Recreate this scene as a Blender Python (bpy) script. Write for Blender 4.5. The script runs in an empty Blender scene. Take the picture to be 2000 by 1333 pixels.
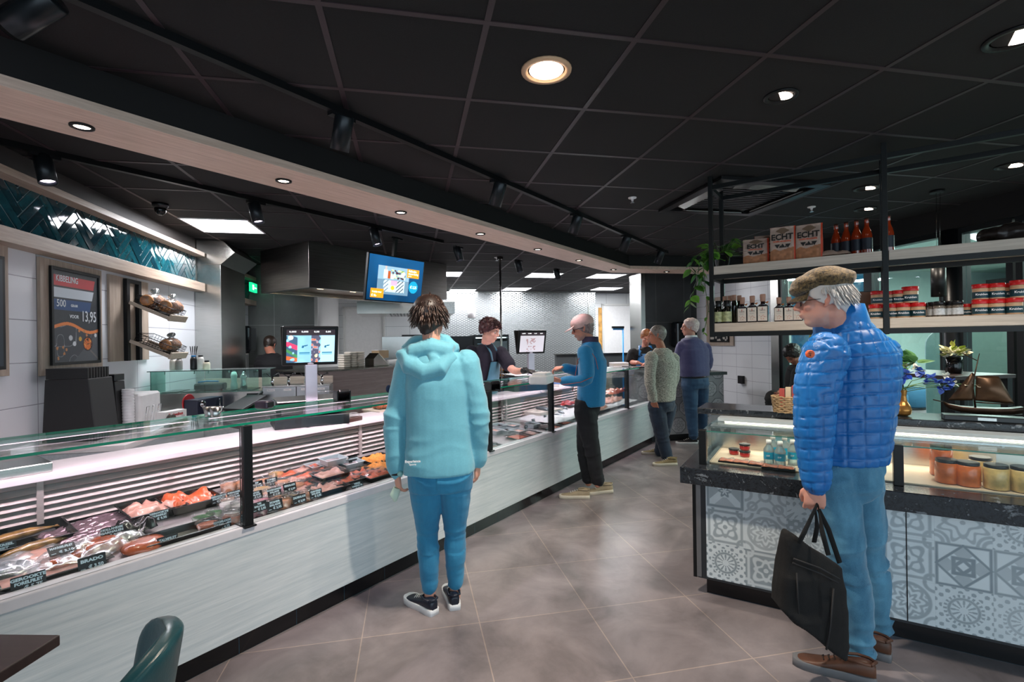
import bpy, bmesh, math, random
import numpy as np
from mathutils import Vector, Matrix, Euler, noise as mnoise
S = bpy.context.scene; COL = S.collection
PI = math.pi
rnd = random.Random(7)
# ---------------------------------------------------------------- camera
F = 970.0; HEAD = math.radians(35.1); ROLL = math.radians(-0.85); PITCH = math.radians(-0.05); CAMZ = 1.5
_fw = Vector((-math.sin(HEAD)*math.cos(PITCH), math.cos(HEAD)*math.cos(PITCH), -math.sin(PITCH)))
_r0 = Vector((math.cos(HEAD), math.sin(HEAD), 0)); _u0 = _r0.cross(_fw)
_r = _r0*math.cos(ROLL) + _u0*math.sin(ROLL); _u = _r.cross(_fw)
CAM = Vector((0, 0, CAMZ))
cd = bpy.data.cameras.new('camera'); cam = bpy.data.objects.new('camera', cd); COL.objects.link(cam)
cd.sensor_width = 36; cd.lens = 36*F/2000; cd.clip_start = 0.05; cd.clip_end = 200
cam.matrix_world = Matrix(((_r.x, _u.x, -_fw.x, 0), (_r.y, _u.y, -_fw.y, 0), (_r.z, _u.z, -_fw.z, CAMZ), (0, 0, 0, 1)))
S.camera = cam
# ---------------------------------------------------------------- exposure, world
S.view_settings.view_transform = 'Standard'; S.view_settings.look = 'None'
S.view_settings.exposure = 0.6; S.view_settings.gamma = 1.0; S.view_settings.use_curve_mapping = False
W = bpy.data.worlds.new('daylight'); S.world = W; W.use_nodes = True
wn = W.node_tree; wb = wn.nodes['Background']; wb.inputs[0].default_value = (0.72, 0.88, 1.0, 1); wb.inputs[1].default_value = 1.5
# ---------------------------------------------------------------- axes
G = math.radians(46.7); gY = Vector((-math.sin(G), math.cos(G), 0)); gX = Vector((math.cos(G), math.sin(G), 0))
def gw(a, b, z=0.0): return gX*a + gY*b + Vector((0, 0, z))
def ray(px, py): return _fw + _r*((px-1000)/F) - _u*((py-666.5)/F)
def at(px, py, **k):
    (a, v), = k.items(); d = ray(px, py)
    n = {'x': Vector((1,0,0)), 'y': Vector((0,1,0)), 'z': Vector((0,0,1)), 'gx': gX, 'gy': gY, 'w': _fw}[a]
    if a == 'w': return CAM + d*v
    return CAM + d*((v - CAM.dot(n))/d.dot(n))
# ---------------------------------------------------------------- lights
def area(name, loc, size, power, col=(1,1,1), rot=(0,0,0), sy=None):
    l = bpy.data.lights.new(name, 'AREA'); l.energy = power; l.color = col; l.size = size
    if sy: l.shape = 'RECTANGLE'; l.size_y = sy
    o = bpy.data.objects.new(name, l); COL.objects.link(o); o.location = loc; o.rotation_euler = rot; return o
def spot(name, loc, power, col=(1,1,1), angle=80, direction=(0,0,-1), blend=.6, r=.04):
    l = bpy.data.lights.new(name, 'SPOT'); l.energy = power; l.color = col; l.spot_size = math.radians(angle); l.spot_blend = blend; l.shadow_soft_size = r
    o = bpy.data.objects.new(name, l); COL.objects.link(o); o.location = loc
    o.rotation_euler = Vector(direction).to_track_quat('-Z', 'Y').to_euler(); return o
# ---------------------------------------------------------------- tagging
def tag(o, label=None, cat=None, group=None, kind=None):
    if label: o['label'] = label
    if cat: o['category'] = cat
    if group: o['group'] = group
    if kind: o['kind'] = kind
    return o
def thing(name, label, cat, loc=(0,0,0), rz=0.0, group=None, rot=None):
    o = bpy.data.objects.new(name, None); COL.objects.link(o); o.location = loc
    o.rotation_euler = rot if rot else (0, 0, rz); o.empty_display_size = .05
    return tag(o, label, cat, group)
def kids(o): return [c for c in COL.objects if c.parent == o]
def dup(o, parent=None, **k):
    c = o.copy(); COL.objects.link(c)
    if parent: c.parent = parent
    for ch in TREE.get(o.name, []):
        dup(ch, c)
    return c
TREE = {}
def copy_thing(o, loc, rz=None, label=None, group=None, rot=None, scale=None):
    c = _cp(o, None); c.location = loc
    if rz is not None: c.rotation_euler = (0, 0, rz)
    if rot is not None: c.rotation_euler = rot
    if scale is not None: c.scale = (scale,)*3 if not hasattr(scale, '__len__') else scale
    if label: c['label'] = label
    if group: c['group'] = group
    return c
def _cp(o, parent):
    c = o.copy(); COL.objects.link(c); c.parent = parent
    for ch in TREE.get(o.name, []): _add(c, _cp(ch, c))
    return c
def _add(p, c): TREE.setdefault(p.name, []).append(c)
# ---------------------------------------------------------------- mesh builder
class MB:
    def __init__(s, T=None): s.v = []; s.f = []; s.m = []; s.T = T or Matrix(); s.mi = 0; s.sm = []; s.smooth = False
    def add(s, vs, fs, smooth=None):
        b = len(s.v); s.v += [s.T @ Vector(p) for p in vs]
        s.f += [tuple(i+b for i in q) for q in fs]; s.m += [s.mi]*len(fs); s.sm += [s.smooth if smooth is None else smooth]*len(fs)
        return s
    def box(s, x0, x1, y0, y1, z0, z1):
        vs = [(x, y, z) for z in (z0, z1) for y in (y0, y1) for x in (x0, x1)]
        return s.add(vs, [(0,2,3,1), (4,5,7,6), (0,1,5,4), (2,6,7,3), (0,4,6,2), (1,3,7,5)])
    def cbox(s, c, sz): return s.box(c[0]-sz[0]/2, c[0]+sz[0]/2, c[1]-sz[1]/2, c[1]+sz[1]/2, c[2]-sz[2]/2, c[2]+sz[2]/2)
    def rbox(s, c, sz, r=.01, n=3):
        # box with rounded vertical edges and small top/bottom bevel
        hx, hy = sz[0]/2, sz[1]/2; r = min(r, hx*.99, hy*.99); e = min(r*.5, sz[2]*.3)
        def ring(ins, z):
            out = []
            for (sx, sy, a0) in ((1,1,0), (-1,1,90), (-1,-1,180), (1,-1,270)):
                for k in range(n+1):
                    a = math.radians(a0 + 90*k/n); rr = r-ins*0
                    out.append((c[0]+sx*(hx-r)+ (rr-ins)*math.cos(a), c[1]+sy*(hy-r)+(rr-ins)*math.sin(a), z))
            return out
        z0, z1 = c[2]-sz[2]/2, c[2]+sz[2]/2
        return s.loft([ring(e, z0), ring(0, z0+e), ring(0, z1-e), ring(e, z1)])
    def loft(s, rings, cap=True, smooth=None, close=True):
        n = len(rings[0]); vs = [p for r in rings for p in r]; fs = []
        for i in range(len(rings)-1):
            for j in range(n if close else n-1):
                k = (j+1) % n; fs.append((i*n+j, i*n+k, (i+1)*n+k, (i+1)*n+j))
        s.add(vs, fs, smooth)
        if cap:
            b = len(s.v)-len(vs)
            s.f.append(tuple(b+j for j in reversed(range(n)))); s.f.append(tuple(b+(len(rings)-1)*n+j for j in range(n)))
            s.m += [s.mi]*2; s.sm += [False]*2
        return s
    def lathe(s, prof, c=(0,0,0), n=20, cap=True, sx=1, sy=1, smooth=True):
        return s.loft([[(c[0]+r*sx*math.cos(2*PI*j/n), c[1]+r*sy*math.sin(2*PI*j/n), c[2]+z) for j in range(n)] for r, z in prof], cap, smooth)
    def tube(s, pts, rad, n=8, cap=True, smooth=True, flat=1.0, up=None):
        pts = [Vector(p) for p in pts]; m = len(pts)
        if not hasattr(rad, '__len__'): rad = [rad]*m
        rings = []; nrm = None
        for i, p in enumerate(pts):
            t = (pts[min(i+1, m-1)]-pts[max(i-1, 0)])
            t = t.normalized() if t.length > 1e-9 else Vector((0,0,1))
            if nrm is None:
                a = Vector(up) if up is not None else (Vector((0,0,1)) if abs(t.z) < .9 else Vector((1,0,0)))
                nrm = (a - t*a.dot(t)).normalized()
            else:
                nrm = (nrm - t*nrm.dot(t)); nrm = nrm.normalized() if nrm.length > 1e-6 else t.orthogonal().normalized()
            bn = t.cross(nrm)
            rings.append([p + nrm*(rad[i]*flat*math.cos(2*PI*j/n)) + bn*(rad[i]*math.sin(2*PI*j/n)) for j in range(n)])
        return s.loft(rings, cap, smooth)
    def ell(s, c, r, n=14, m=9, R=None):
        vs = []; fs = []; R = R or Matrix.Identity(3); c = Vector(c)
        for i in range(m+1):
            th = PI*i/m
            for j in range(n):
                a = 2*PI*j/n; vs.append(c + R @ Vector((r[0]*math.sin(th)*math.cos(a), r[1]*math.sin(th)*math.sin(a), r[2]*math.cos(th))))
        for i in range(m):
            for j in range(n):
                k = (j+1) % n; fs.append((i*n+j, (i+1)*n+j, (i+1)*n+k, i*n+k))
        return s.add(vs, fs, True)
    def poly(s, pts): return s.add(pts, [tuple(range(len(pts)))])
    def prism(s, pts, d):
        n = len(pts); d = Vector(d); a = [Vector(p) for p in pts]
        s.add(a+[p+d for p in a], [tuple(reversed(range(n))), tuple(range(n, 2*n))]+[(i, (i+1) % n, n+(i+1) % n, n+i) for i in range(n)]); return s
    def mesh(s, name):
        me = bpy.data.meshes.new(name); me.from_pydata([tuple(p) for p in s.v], [], s.f); me.validate()
        if len(me.polygons) == len(s.m):
            me.polygons.foreach_set('material_index', s.m); me.polygons.foreach_set('use_smooth', s.sm)
        bm = bmesh.new(); bm.from_mesh(me); bmesh.ops.remove_doubles(bm, verts=bm.verts, dist=1e-6); bmesh.ops.recalc_face_normals(bm, faces=bm.faces); bm.to_mesh(me); bm.free()
        return me
    def build(s, name, mats, parent=None, bevel=0, loc=None):
        return mk(name, s.mesh(name), mats, parent, bevel, loc)
def mk(name, me, mats, parent=None, bevel=0, loc=None):
    o = bpy.data.objects.new(name, me); COL.objects.link(o)
    for m in (mats if isinstance(mats, (list, tuple)) else [mats]): me.materials.append(m)
    if parent is not None: o.parent = parent; _add(parent, o)
    if loc is not None: o.location = loc
    if bevel:
        b = o.modifiers.new('bevel', 'BEVEL'); b.width = bevel; b.segments = 2; b.limit_method = 'ANGLE'; b.angle_limit = math.radians(40)
    return o
def B(name, mats, parent, *boxes, bevel=0):
    m = MB()
    for b in boxes: m.box(*b)
    return m.build(name, mats, parent, bevel)
# text as mesh
_tc = {}
def text_mesh(s, size, bold=0.0, spacing=1.0, align='CENTER', depth=0.0006):
    key = (s, size, bold, align)
    if key in _tc: return _tc[key]
    c = bpy.data.curves.new('t', 'FONT'); c.body = s; c.size = size; c.align_x = align; c.align_y = 'CENTER'; c.extrude = depth; c.offset = bold; c.resolution_u = 2
    c.space_character = spacing; c.space_line = .85
    o = bpy.data.objects.new('t', c); COL.objects.link(o)
    dg = bpy.context.evaluated_depsgraph_get(); me = bpy.data.meshes.new_from_object(o.evaluated_get(dg)); bpy.data.objects.remove(o); bpy.data.curves.remove(c)
    _tc[key] = me; return me
def text(s, size, m, parent, loc, rot, name='lettering', bold=0.0, align='CENTER', sx=1.0, spacing=1.0):
    me = text_mesh(s, size, bold, spacing, align).copy(); me.materials.clear(); o = bpy.data.objects.new(name, me); COL.objects.link(o); me.materials.append(m)
    if parent is not None: o.parent = parent; _add(parent, o)
    o.location = loc; o.rotation_euler = rot; o.scale = (sx, 1, 1); return o
# painted sheet: a fine grid whose own colour comes from a function of (u, v) in metres; lies in local XY
def sheet(name, w, h, res, func, m, parent=None, thick=0.0, xf=None):
    nx = max(2, int(w/res)+1); ny = max(2, int(h/res)+1)
    u, v = np.meshgrid(np.linspace(0, w, nx), np.linspace(0, h, ny)); u = u.ravel(); v = v.ravel()
    P = np.stack([u-w/2, v-h/2, np.zeros_like(u)], 1)
    if xf is not None: P = xf(P)
    idx = np.arange(nx*ny).reshape(ny, nx)
    q = np.stack([idx[:-1,:-1], idx[:-1,1:], idx[1:,1:], idx[1:,:-1]], -1).reshape(-1, 4)
    me = bpy.data.meshes.new(name); me.from_pydata(P.tolist(), [], q.tolist())
    c = np.ones((nx*ny, 4), np.float32); c[:, :3] = np.clip(func(u, v), 0, 1)
    a = me.color_attributes.new('paint', 'FLOAT_COLOR', 'POINT'); a.data.foreach_set('color', c.ravel())
    o = mk(name, me, m, parent)
    if thick:
        md = o.modifiers.new('t', 'SOLIDIFY'); md.thickness = thick; md.offset = -1
    return o
# ---------------------------------------------------------------- value noise (numpy)
def _h(i, j, k, s):
    n = (i*374761393 + j*668265263 + k*2147483647 + s*1274126177) & 0xffffffff
    n = ((n ^ (n >> 13))*1274126177) & 0xffffffff
    return ((n ^ (n >> 16)) & 0xffff)/65535.0
def vnoise(p, s=0):
    p = np.asarray(p, np.float64); f = np.floor(p).astype(np.int64); t = p-f; t = t*t*(3-2*t)
    r = 0
    for a in (0, 1):
        for b in (0, 1):
            for c in (0, 1):
                w = (t[:,0] if a else 1-t[:,0])*(t[:,1] if b else 1-t[:,1])*(t[:,2] if c else 1-t[:,2])
                r = r + w*_h(f[:,0]+a, f[:,1]+b, f[:,2]+c, s)
    return r*2-1
def n2(u, v, f, s=0): return vnoise(np.stack([u*f, v*f, np.zeros_like(u)+s*.37], 1), s)
# ---------------------------------------------------------------- materials
def srgb(c):
    if isinstance(c, str): c = [int(c[i:i+2], 16)/255 for i in (0, 2, 4)]
    return tuple((x/12.92 if x <= .04045 else ((x+.055)/1.055)**2.4) for x in c)
MT = {}
def new(name):
    m = bpy.data.materials.new(name); m.use_nodes = True; MT[name] = m; nt = m.node_tree
    return m, nt, nt.nodes, nt.links, nt.nodes['Principled BSDF']
def coords(nt, scale=(1,1,1), rz=0.0, kind='Object', rot=None):
    t = nt.nodes.new('ShaderNodeTexCoord') if kind == 'Object' else nt.nodes.new('ShaderNodeNewGeometry'); m = nt.nodes.new('ShaderNodeMapping')
    m.inputs['Scale'].default_value = scale; m.inputs['Rotation'].default_value = rot or (0, 0, rz)
    nt.links.new(t.outputs['Object' if kind == 'Object' else 'Position'], m.inputs['Vector']); return m.outputs[0]
def noisen(nt, vec, scale, detail=3, rough=.5, dist=0):
    n = nt.nodes.new('ShaderNodeTexNoise'); n.inputs['Scale'].default_value = scale; n.inputs['Detail'].default_value = detail; n.inputs['Roughness'].default_value = rough; n.inputs['Distortion'].default_value = dist
    nt.links.new(vec, n.inputs['Vector']); return n.outputs['Fac']
def ramp(nt, fac, stops):
    r = nt.nodes.new('ShaderNodeValToRGB'); e = r.color_ramp.elements
    while len(e) < len(stops): e.new(.5)
    for i, (p, c) in enumerate(stops): e[i].position = p; e[i].color = tuple(c)+(1,)
    nt.links.new(fac, r.inputs[0]); return r.outputs[0]
def bump(nt, h, bsdf, strength=.3, dist=.01):
    b = nt.nodes.new('ShaderNodeBump'); b.inputs['Strength'].default_value = strength; b.inputs['Distance'].default_value = dist
    nt.links.new(h, b.inputs['Height']); nt.links.new(b.outputs[0], bsdf.inputs['Normal'])
def M(name, col=None, rough=.5, metal=0.0, var=0.0, vs=20, bmp=0.0, bs=60, emit=0, spec=.5, ecol=None, aniso=None, sheen=0, coat=0):
    """plain procedural material: base colour broken up by noise, optional bump"""
    if name in MT: return MT[name]
    m, nt, N, L, b = new(name); c = srgb(col)
    b.inputs['Roughness'].default_value = rough; b.inputs['Metallic'].default_value = metal; b.inputs['Specular IOR Level'].default_value = spec
    v = coords(nt, aniso or (1,1,1))
    if var: L.new(ramp(nt, noisen(nt, v, vs, 4), [(.3, [x*(1-var) for x in c]), (.7, [min(1, x*(1+var)) for x in c])]), b.inputs['Base Color'])
    else: L.new(ramp(nt, noisen(nt, v, vs, 2), [(.3, [x*.97 for x in c]), (.7, [min(1, x*1.03) for x in c])]), b.inputs['Base Color'])
    if bmp: bump(nt, noisen(nt, v, bs, 4), b, bmp, .004)
    if emit: b.inputs['Emission Color'].default_value = (srgb(ecol) if ecol else c)+(1,); b.inputs['Emission Strength'].default_value = emit
    if sheen: b.inputs['Sheen Weight'].default_value = sheen
    if coat: b.inputs['Coat Weight'].default_value = coat; b.inputs['Coat Roughness'].default_value = .08
    return m
def MP(name, rough=.5, spec=.5, emit=0, bmp=0, bs=300, metal=0, sheen=0, sss=0):
    """material whose own colour is the mesh's paint attribute"""
    if name in MT: return MT[name]
    m, nt, N, L, b = new(name); a = N.new('ShaderNodeVertexColor'); a.layer_name = 'paint'
    L.new(a.outputs[0], b.inputs['Base Color']); b.inputs['Roughness'].default_value = rough; b.inputs['Specular IOR Level'].default_value = spec; b.inputs['Metallic'].default_value = metal
    if emit: L.new(a.outputs[0], b.inputs['Emission Color']); b.inputs['Emission Strength'].default_value = emit
    if bmp: bump(nt, noisen(nt, coords(nt), bs, 3), b, bmp, .002)
    if sheen: b.inputs['Sheen Weight'].default_value = sheen
    if sss: b.inputs['Subsurface Weight'].default_value = sss; b.inputs['Subsurface Radius'].default_value = (.01, .004, .002)
    return m
def glass(name, tint=(.93, .97, .96), refl=.5, rough=.0, body=0.0):
    if name in MT: return MT[name]
    m, nt, N, L, b = new(name); out = N['Material Output']
    t = N.new('ShaderNodeBsdfTransparent'); t.inputs[0].default_value = tint+(1,)
    g = N.new('ShaderNodeBsdfGlossy'); g.inputs['Roughness'].default_value = rough; g.inputs[0].default_value = (.9,.95,.95,1)
    fr = N.new('ShaderNodeFresnel'); fr.inputs[0].default_value = 1.5
    mu = N.new('ShaderNodeMath'); mu.operation = 'MULTIPLY'; mu.inputs[1].default_value = refl; L.new(fr.outputs[0], mu.inputs[0])
    mx = N.new('ShaderNodeMixShader'); L.new(mu.outputs[0], mx.inputs[0]); L.new(t.outputs[0], mx.inputs[1]); L.new(g.outputs[0], mx.inputs[2])
    last = mx
    if body:
        d = N.new('ShaderNodeBsdfDiffuse'); d.inputs[0].default_value = (.8,.85,.85,1); m2 = N.new('ShaderNodeMixShader'); m2.inputs[0].default_value = body
        L.new(mx.outputs[0], m2.inputs[1]); L.new(d.outputs[0], m2.inputs[2]); last = m2
    L.new(last.outputs[0], out.inputs[0]); N.remove(b); return m
def wood(name, c1, c2, rough=.45, axis='x', f=1.0, kind='Object', rz=0):
    if name in MT: return MT[name]
    m, nt, N, L, b = new(name); st = {'x': (1.2, 28, 28), 'y': (28, 1.2, 28), 'z': (28, 28, 1.2)}[axis]
    v = coords(nt, tuple(s*f for s in st), rz, kind); n = noisen(nt, v, 2.2, 6, .65, .4); n2_ = noisen(nt, v, 9, 3)
    mx = N.new('ShaderNodeMath'); mx.operation = 'ADD'; ml = N.new('ShaderNodeMath'); ml.operation = 'MULTIPLY'; ml.inputs[1].default_value = .35
    L.new(n2_, ml.inputs[0]); L.new(n, mx.inputs[0]); L.new(ml.outputs[0], mx.inputs[1])
    L.new(ramp(nt, mx.outputs[0], [(.42, srgb(c1)), (.9, srgb(c2))]), b.inputs['Base Color']); b.inputs['Roughness'].default_value = rough
    bump(nt, n, b, .08, .003); return m
def tiles(name, c, grout, w, h, off=.5, mortar=.004, rough=.25, var=.03, rz=0.0, plane='xz', bmp=.4, stain=None, shift=(0,0,0), mottled=0.0):
    """tiled surface; brick texture on world position"""
    m, nt, N, L, b = new(name)
    g = N.new('ShaderNodeNewGeometry'); mp = N.new('ShaderNodeMapping'); mp.inputs['Rotation'].default_value = (0, 0, rz); L.new(g.outputs['Position'], mp.inputs[0])
    mp2 = N.new('ShaderNodeMapping'); mp2.inputs['Location'].default_value = shift; L.new(mp.outputs[0], mp2.inputs[0]); vec = mp2.outputs[0]
    if plane != 'xy':
        sp = N.new('ShaderNodeSeparateXYZ'); cb = N.new('ShaderNodeCombineXYZ'); L.new(vec, sp.inputs[0]); L.new(sp.outputs['X' if plane[0] == 'x' else 'Y'], cb.inputs[0]); L.new(sp.outputs['Z'], cb.inputs[1]); vec = cb.outputs[0]
    bt = N.new('ShaderNodeTexBrick'); bt.offset = off; bt.inputs['Scale'].default_value = 1; bt.inputs['Brick Width'].default_value = w; bt.inputs['Row Height'].default_value = h
    bt.inputs['Mortar Size'].default_value = mortar; bt.inputs['Mortar Smooth'].default_value = .1; bt.inputs['Bias'].default_value = 0
    cc = srgb(c); bt.inputs['Color1'].default_value = tuple(x*(1-var) for x in cc)+(1,); bt.inputs['Color2'].default_value = tuple(min(1, x*(1+var)) for x in cc)+(1,); bt.inputs['Mortar'].default_value = srgb(grout)+(1,)
    L.new(vec, bt.inputs['Vector']); colr = bt.outputs['Color']
    if mottled:
        nz = noisen(nt, mp2.outputs[0], 2.6, 8, .62, .5); rp = ramp(nt, nz, [(.3, (1-mottled,)*3), (.7, (1+mottled*.7,)*3)])
        mx = N.new('ShaderNodeMix'); mx.data_type = 'RGBA'; mx.blend_type = 'MULTIPLY'; mx.inputs[0].default_value = 1; L.new(colr, mx.inputs[6]); L.new(rp, mx.inputs[7]); colr = mx.outputs[2]
    L.new(colr, b.inputs['Base Color']); b.inputs['Roughness'].default_value = rough
    iv = N.new('ShaderNodeMath'); iv.operation = 'SUBTRACT'; iv.inputs[0].default_value = 1; L.new(bt.outputs['Fac'], iv.inputs[1]); bump(nt, iv.outputs[0], b, bmp, .003)
    return m
# ================================================================ LIGHTS OF THE PLACE
DL = []      # ceiling downlights (px, py, radius, tilt)
# daylight through the shopfront behind the camera
area('shopfront_daylight', gw(1.2, -2.6, 1.5), 6.0, 380, (.80, .93, 1.0), (math.radians(90), 0, G+PI), 2.6).data.cycles.is_portal = False
# ================================================================ MATERIALS
BLK = M('black_metal', '101214', .38, .3); BLKP = M('black_plastic', '121316', .32, bmp=.05); DARKC = M('dark_ceiling_edge', '090809', .7)
STEEL = M('brushed_steel', 'b9b8b4', .24, 1.0, var=.08, vs=6, aniso=(1,1,40), bmp=.04, bs=40); STEELD = M('dark_steel', '77746f', .25, 1.0, var=.1, vs=5, aniso=(1,1,30))
CHROME = M('chrome', 'd5d5d8', .08, 1.0)
WHITE = M('white_plastic', 'e8e6e6', .35); WHITEP = M('white_paint', 'e4e4e2', .4); PAPER = M('white_paper', 'f2f0ee', .7)
WOODL = wood('light_wood_soffit', 'bda390', 'e3cdbc', .5, 'y'); WOODG = wood('pale_grey_wood', 'bcc6ca', 'dfe3e4', .35, 'y', .8)
WOODX = wood('light_wood_along_x', 'ab9c8c', 'd6c9ba', .5, 'x'); WOODS = wood('light_wood_upright', '988471', 'bfae9b', .5, 'z')
WOODD = wood('mauve_grey_wood', '776a68', '9a8c88', .5, 'y', .8)
GLS = glass('case_glass', (.95, .985, .975), .55); GLSG = M('green_glass_edge', '0f8f6b', .15, emit=0)
PANE = glass('window_glass', (.88, .96, .94), .35); GRN = glass('guard_glass', (.74, .93, .88), .8, body=.06)
FLR = tiles('floor_tile', '877f81', 'aa9b93', .604, .583, 0, .003, .34, .06, -G, 'xy', .25, shift=(-.342, -.306, 0), mottled=.45)
WTILE = tiles('white_wall_tile_left', 'd9dbe0', '9a9aa2', .60, .27, 0, .003, .15, .01, -G, 'yz', .5, shift=(0, -.16, -.06))
WTILB = tiles('white_wall_tile_back', 'dfe2e2', 'a4a8aa', .55, .27, 0, .004, .2, .01, -G, 'xz', .4)
WTILR = tiles('white_wall_tile_right', 'dcdfe3', 'a6a8b2', .36, .20, 0, .003, .18, .01, -G, 'yz', .4, shift=(0, -.07, -.05))
GTIL = tiles('grey_wall_tile', '6f7370', 'a5a8a4', .60, .60, 0, .003, .3, .05, -G, 'xz', .4, mottled=.22, shift=(.2, -.28, 0))
GTILD = tiles('dark_grey_wall_tile', '434647', '6c6e6d', .55, .9, 0, .004, .3, .05, -G, 'xz', .4, mottled=.22, shift=(.1, -.42, 0))
KICK = tiles('black_kick_tile', '0e0f12', '1c3440', .3, .3, 0, .002, .12, .1, 0, 'yz', .3)
def _ceil():
    m, nt, N, L, b = new('ceiling_board'); v = coords(nt, kind='Position'); n = noisen(nt, v, 160, 4, .7); n3 = noisen(nt, v, 1.2, 2)
    L.new(ramp(nt, n, [(.3, srgb('110f10')), (.75, srgb('191718'))]), b.inputs['Base Color']); b.inputs['Roughness'].default_value = .85; bump(nt, n, b, .3, .003); return m
CEI = _ceil(); TBAR = M('ceiling_t_bar', '33252a', .45)
# ================================================================ SETTING
RG = Matrix.Rotation(G, 4, 'Z')
def grid_obj(name, mb, mats, parent=None, bevel=0, kind='structure', **k):
    o = mb.build(name, mats, parent, bevel); o.rotation_euler = (0, 0, G)
    if kind and parent is None: tag(o, kind=kind)
    if k: tag(o, **k)
    return o
GL, GR, GB, GF = -2.36, 5.0, 12.0, -2.8      # room: left, right, back, shopfront side
grid_obj('floor', MB().box(GL-.2, 16, GF-3, GB+.2, -.1, 0), FLR)
grid_obj('ceiling', MB().box(GL-.2, GR+.1, GF, GB+.2, 2.7, 2.8).box(GR+.1, 6.0, 8.6, GB+.2, 2.7, 2.8), CEI)
tb = MB(); 
for k in range(-6, 10):
    a = .3+.6*k
    if GL < a < GR: tb.box(a-.012, a+.012, GF, GB, 2.697, 2.703)
for k in range(-9, 20):
    b_ = 1.84+.6*k
    if GF < b_ < GB: tb.box(GL, GR, b_-.012, b_+.012, 2.6965, 2.703)
grid_obj('trim_1', tb, TBAR)
grid_obj('wall_left', MB().box(GL-.2, GL, GF, 8.05, 0, 2.7), WTILE)
grid_obj('wall_grey_tiled', MB().box(GL-.2, -1.43, 8.05, 8.35, 0, 2.7), GTIL)
grid_obj('wall_back', MB().box(-1.6, 6.0, GB, GB+.2, 0, 2.7), WTILB)
grid_obj('wall_kitchen_side', MB().box(-1.75, -1.6, 8.35, GB+.2, 0, 2.7), WHITEP)
# dark cove above the herringbone band
COVE = M('cove_paint', '3b3735', .6)
grid_obj('trim_2', MB().box(GL, GL+.02, GF, 6.15, 2.52, 2.7).box(GL, GL+.02, 7.0, 8.05, 2.50, 2.7), COVE)
# wooden shelves framing the band
wg_ = wood('shelf_wood', '8f7c6c', 'b8a594', .45, 'y')
grid_obj('trim_3', MB().box(GL, GL+.12, GF, 6.14, 2.50, 2.545).box(GL, GL+.12, GF, 6.14, 2.11, 2.20), wg_, bevel=.002)
grid_obj('trim_4', MB().box(GL, GL+.12, 7.03, 8.04, 2.46, 2.51).box(GL, GL+.12, 7.03, 8.04, 2.09, 2.16), wg_, bevel=.002)
# herringbone tiles, laid one by one
def herring(name, y0, y1, z0, z1, seed):
    r = random.Random(seed); L_, w = .27, .062; bm = bmesh.new(); cols = []; lay = bm.loops.layers.float_color.new('paint')
    for i in range(-90, 90):
        for j in range(-14, 14):
            for k in (0, 1):
                # herringbone in unit strips, then turned 45 degrees
                n = int(round(L_/w)); bx = i*w + j*n*w; by = i*w - j*n*w
                if k == 0: x0, x1, yy0, yy1 = bx, bx+n*w, by, by+w
                else: x0, x1, yy0, yy1 = bx, bx+w, by+w, by+w+n*w
                g = .0046; pts = [(x0+g, yy0+g), (x1-g, yy0+g), (x1-g, yy1-g), (x0+g, yy1-g)]
                c45 = math.sqrt(.5); P = [((p[0]-p[1])*c45, (p[0]+p[1])*c45) for p in pts]
                P = [(p[0]+ (y0+y1)/2, p[1]+(z0+z1)/2) for p in P]
                if max(p[0] for p in P) < y0 or min(p[0] for p in P) > y1 or max(p[1] for p in P) < z0 or min(p[1] for p in P) > z1: continue
                t = r.random(); d = r.uniform(.0, .004); tl = [r.uniform(-.0015, .0015) for _ in range(4)]
                col = (0.003+.006*t, .022+.055*t, .035+.06*t, 1)
                f = bm.faces.new([bm.verts.new((GL+.018+d+tl[q], P[q][0], P[q][1])) for q in range(4)])
                for l in f.loops: l[lay] = col
    for co, no in (((0, y0, 0), (0, -1, 0)), ((0, y1, 0), (0, 1, 0)), ((0, 0, z0), (0, 0, -1)), ((0, 0, z1), (0, 0, 1))):
        bmesh.ops.bisect_plane(bm, geom=bm.verts[:]+bm.edges[:]+bm.faces[:], plane_co=co, plane_no=no, clear_outer=True)
    me = bpy.data.meshes.new(name); bm.to_mesh(me); bm.free()
    o = mk(name, me, GLAZE); o.rotation_euler = (0, 0, G); tag(o, kind='structure')
    md = o.modifiers.new('t', 'SOLIDIFY'); md.thickness = .008; md.offset = 0
    return o
def _glaze():
    m, nt, N, L, b = new('glazed_tile'); a = N.new('ShaderNodeVertexColor'); a.layer_name = 'paint'; v = coords(nt)
    n = noisen(nt, v, 14, 4, .6, 1); mx = N.new('ShaderNodeMix'); mx.data_type = 'RGBA'; mx.blend_type = 'MULTIPLY'; mx.inputs[0].default_value = 1
    L.new(a.outputs[0], mx.inputs[6]); L.new(ramp(nt, n, [(.3, (.6,.6,.6)), (.7, (1.35,1.35,1.35))]), mx.inputs[7]); L.new(mx.outputs[2], b.inputs['Base Color'])
    b.inputs['Roughness'].default_value = .05; b.inputs['Specular IOR Level'].default_value = .7; bump(nt, noisen(nt, v, 7, 1), b, .12, .008); return m
GLAZE = _glaze()
grid_obj('trim_5', MB().box(GL, GL+.0165, GF, 6.14, 2.20, 2.50).box(GL, GL+.0165, 7.03, 8.04, 2.16, 2.46), M('tile_grout', 'b4bfc0', .7))
herring('trim_6', -1.0, 6.14, 2.20, 2.50, 3); herring('trim_7', 7.03, 8.04, 2.16, 2.46, 4)
# dark grey column by the end of the counter
grid_obj('wall_column', MB().box(4.09, GR, 8.15, 8.6, 0, 2.7), GTILD)
grid_obj('trim_8', MB().box(4.01, 4.09, 8.14, 8.6, 0, 2.7).box(4.99, 5.0, 7.98, 8.149, 0, 2.7), STEEL)
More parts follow.
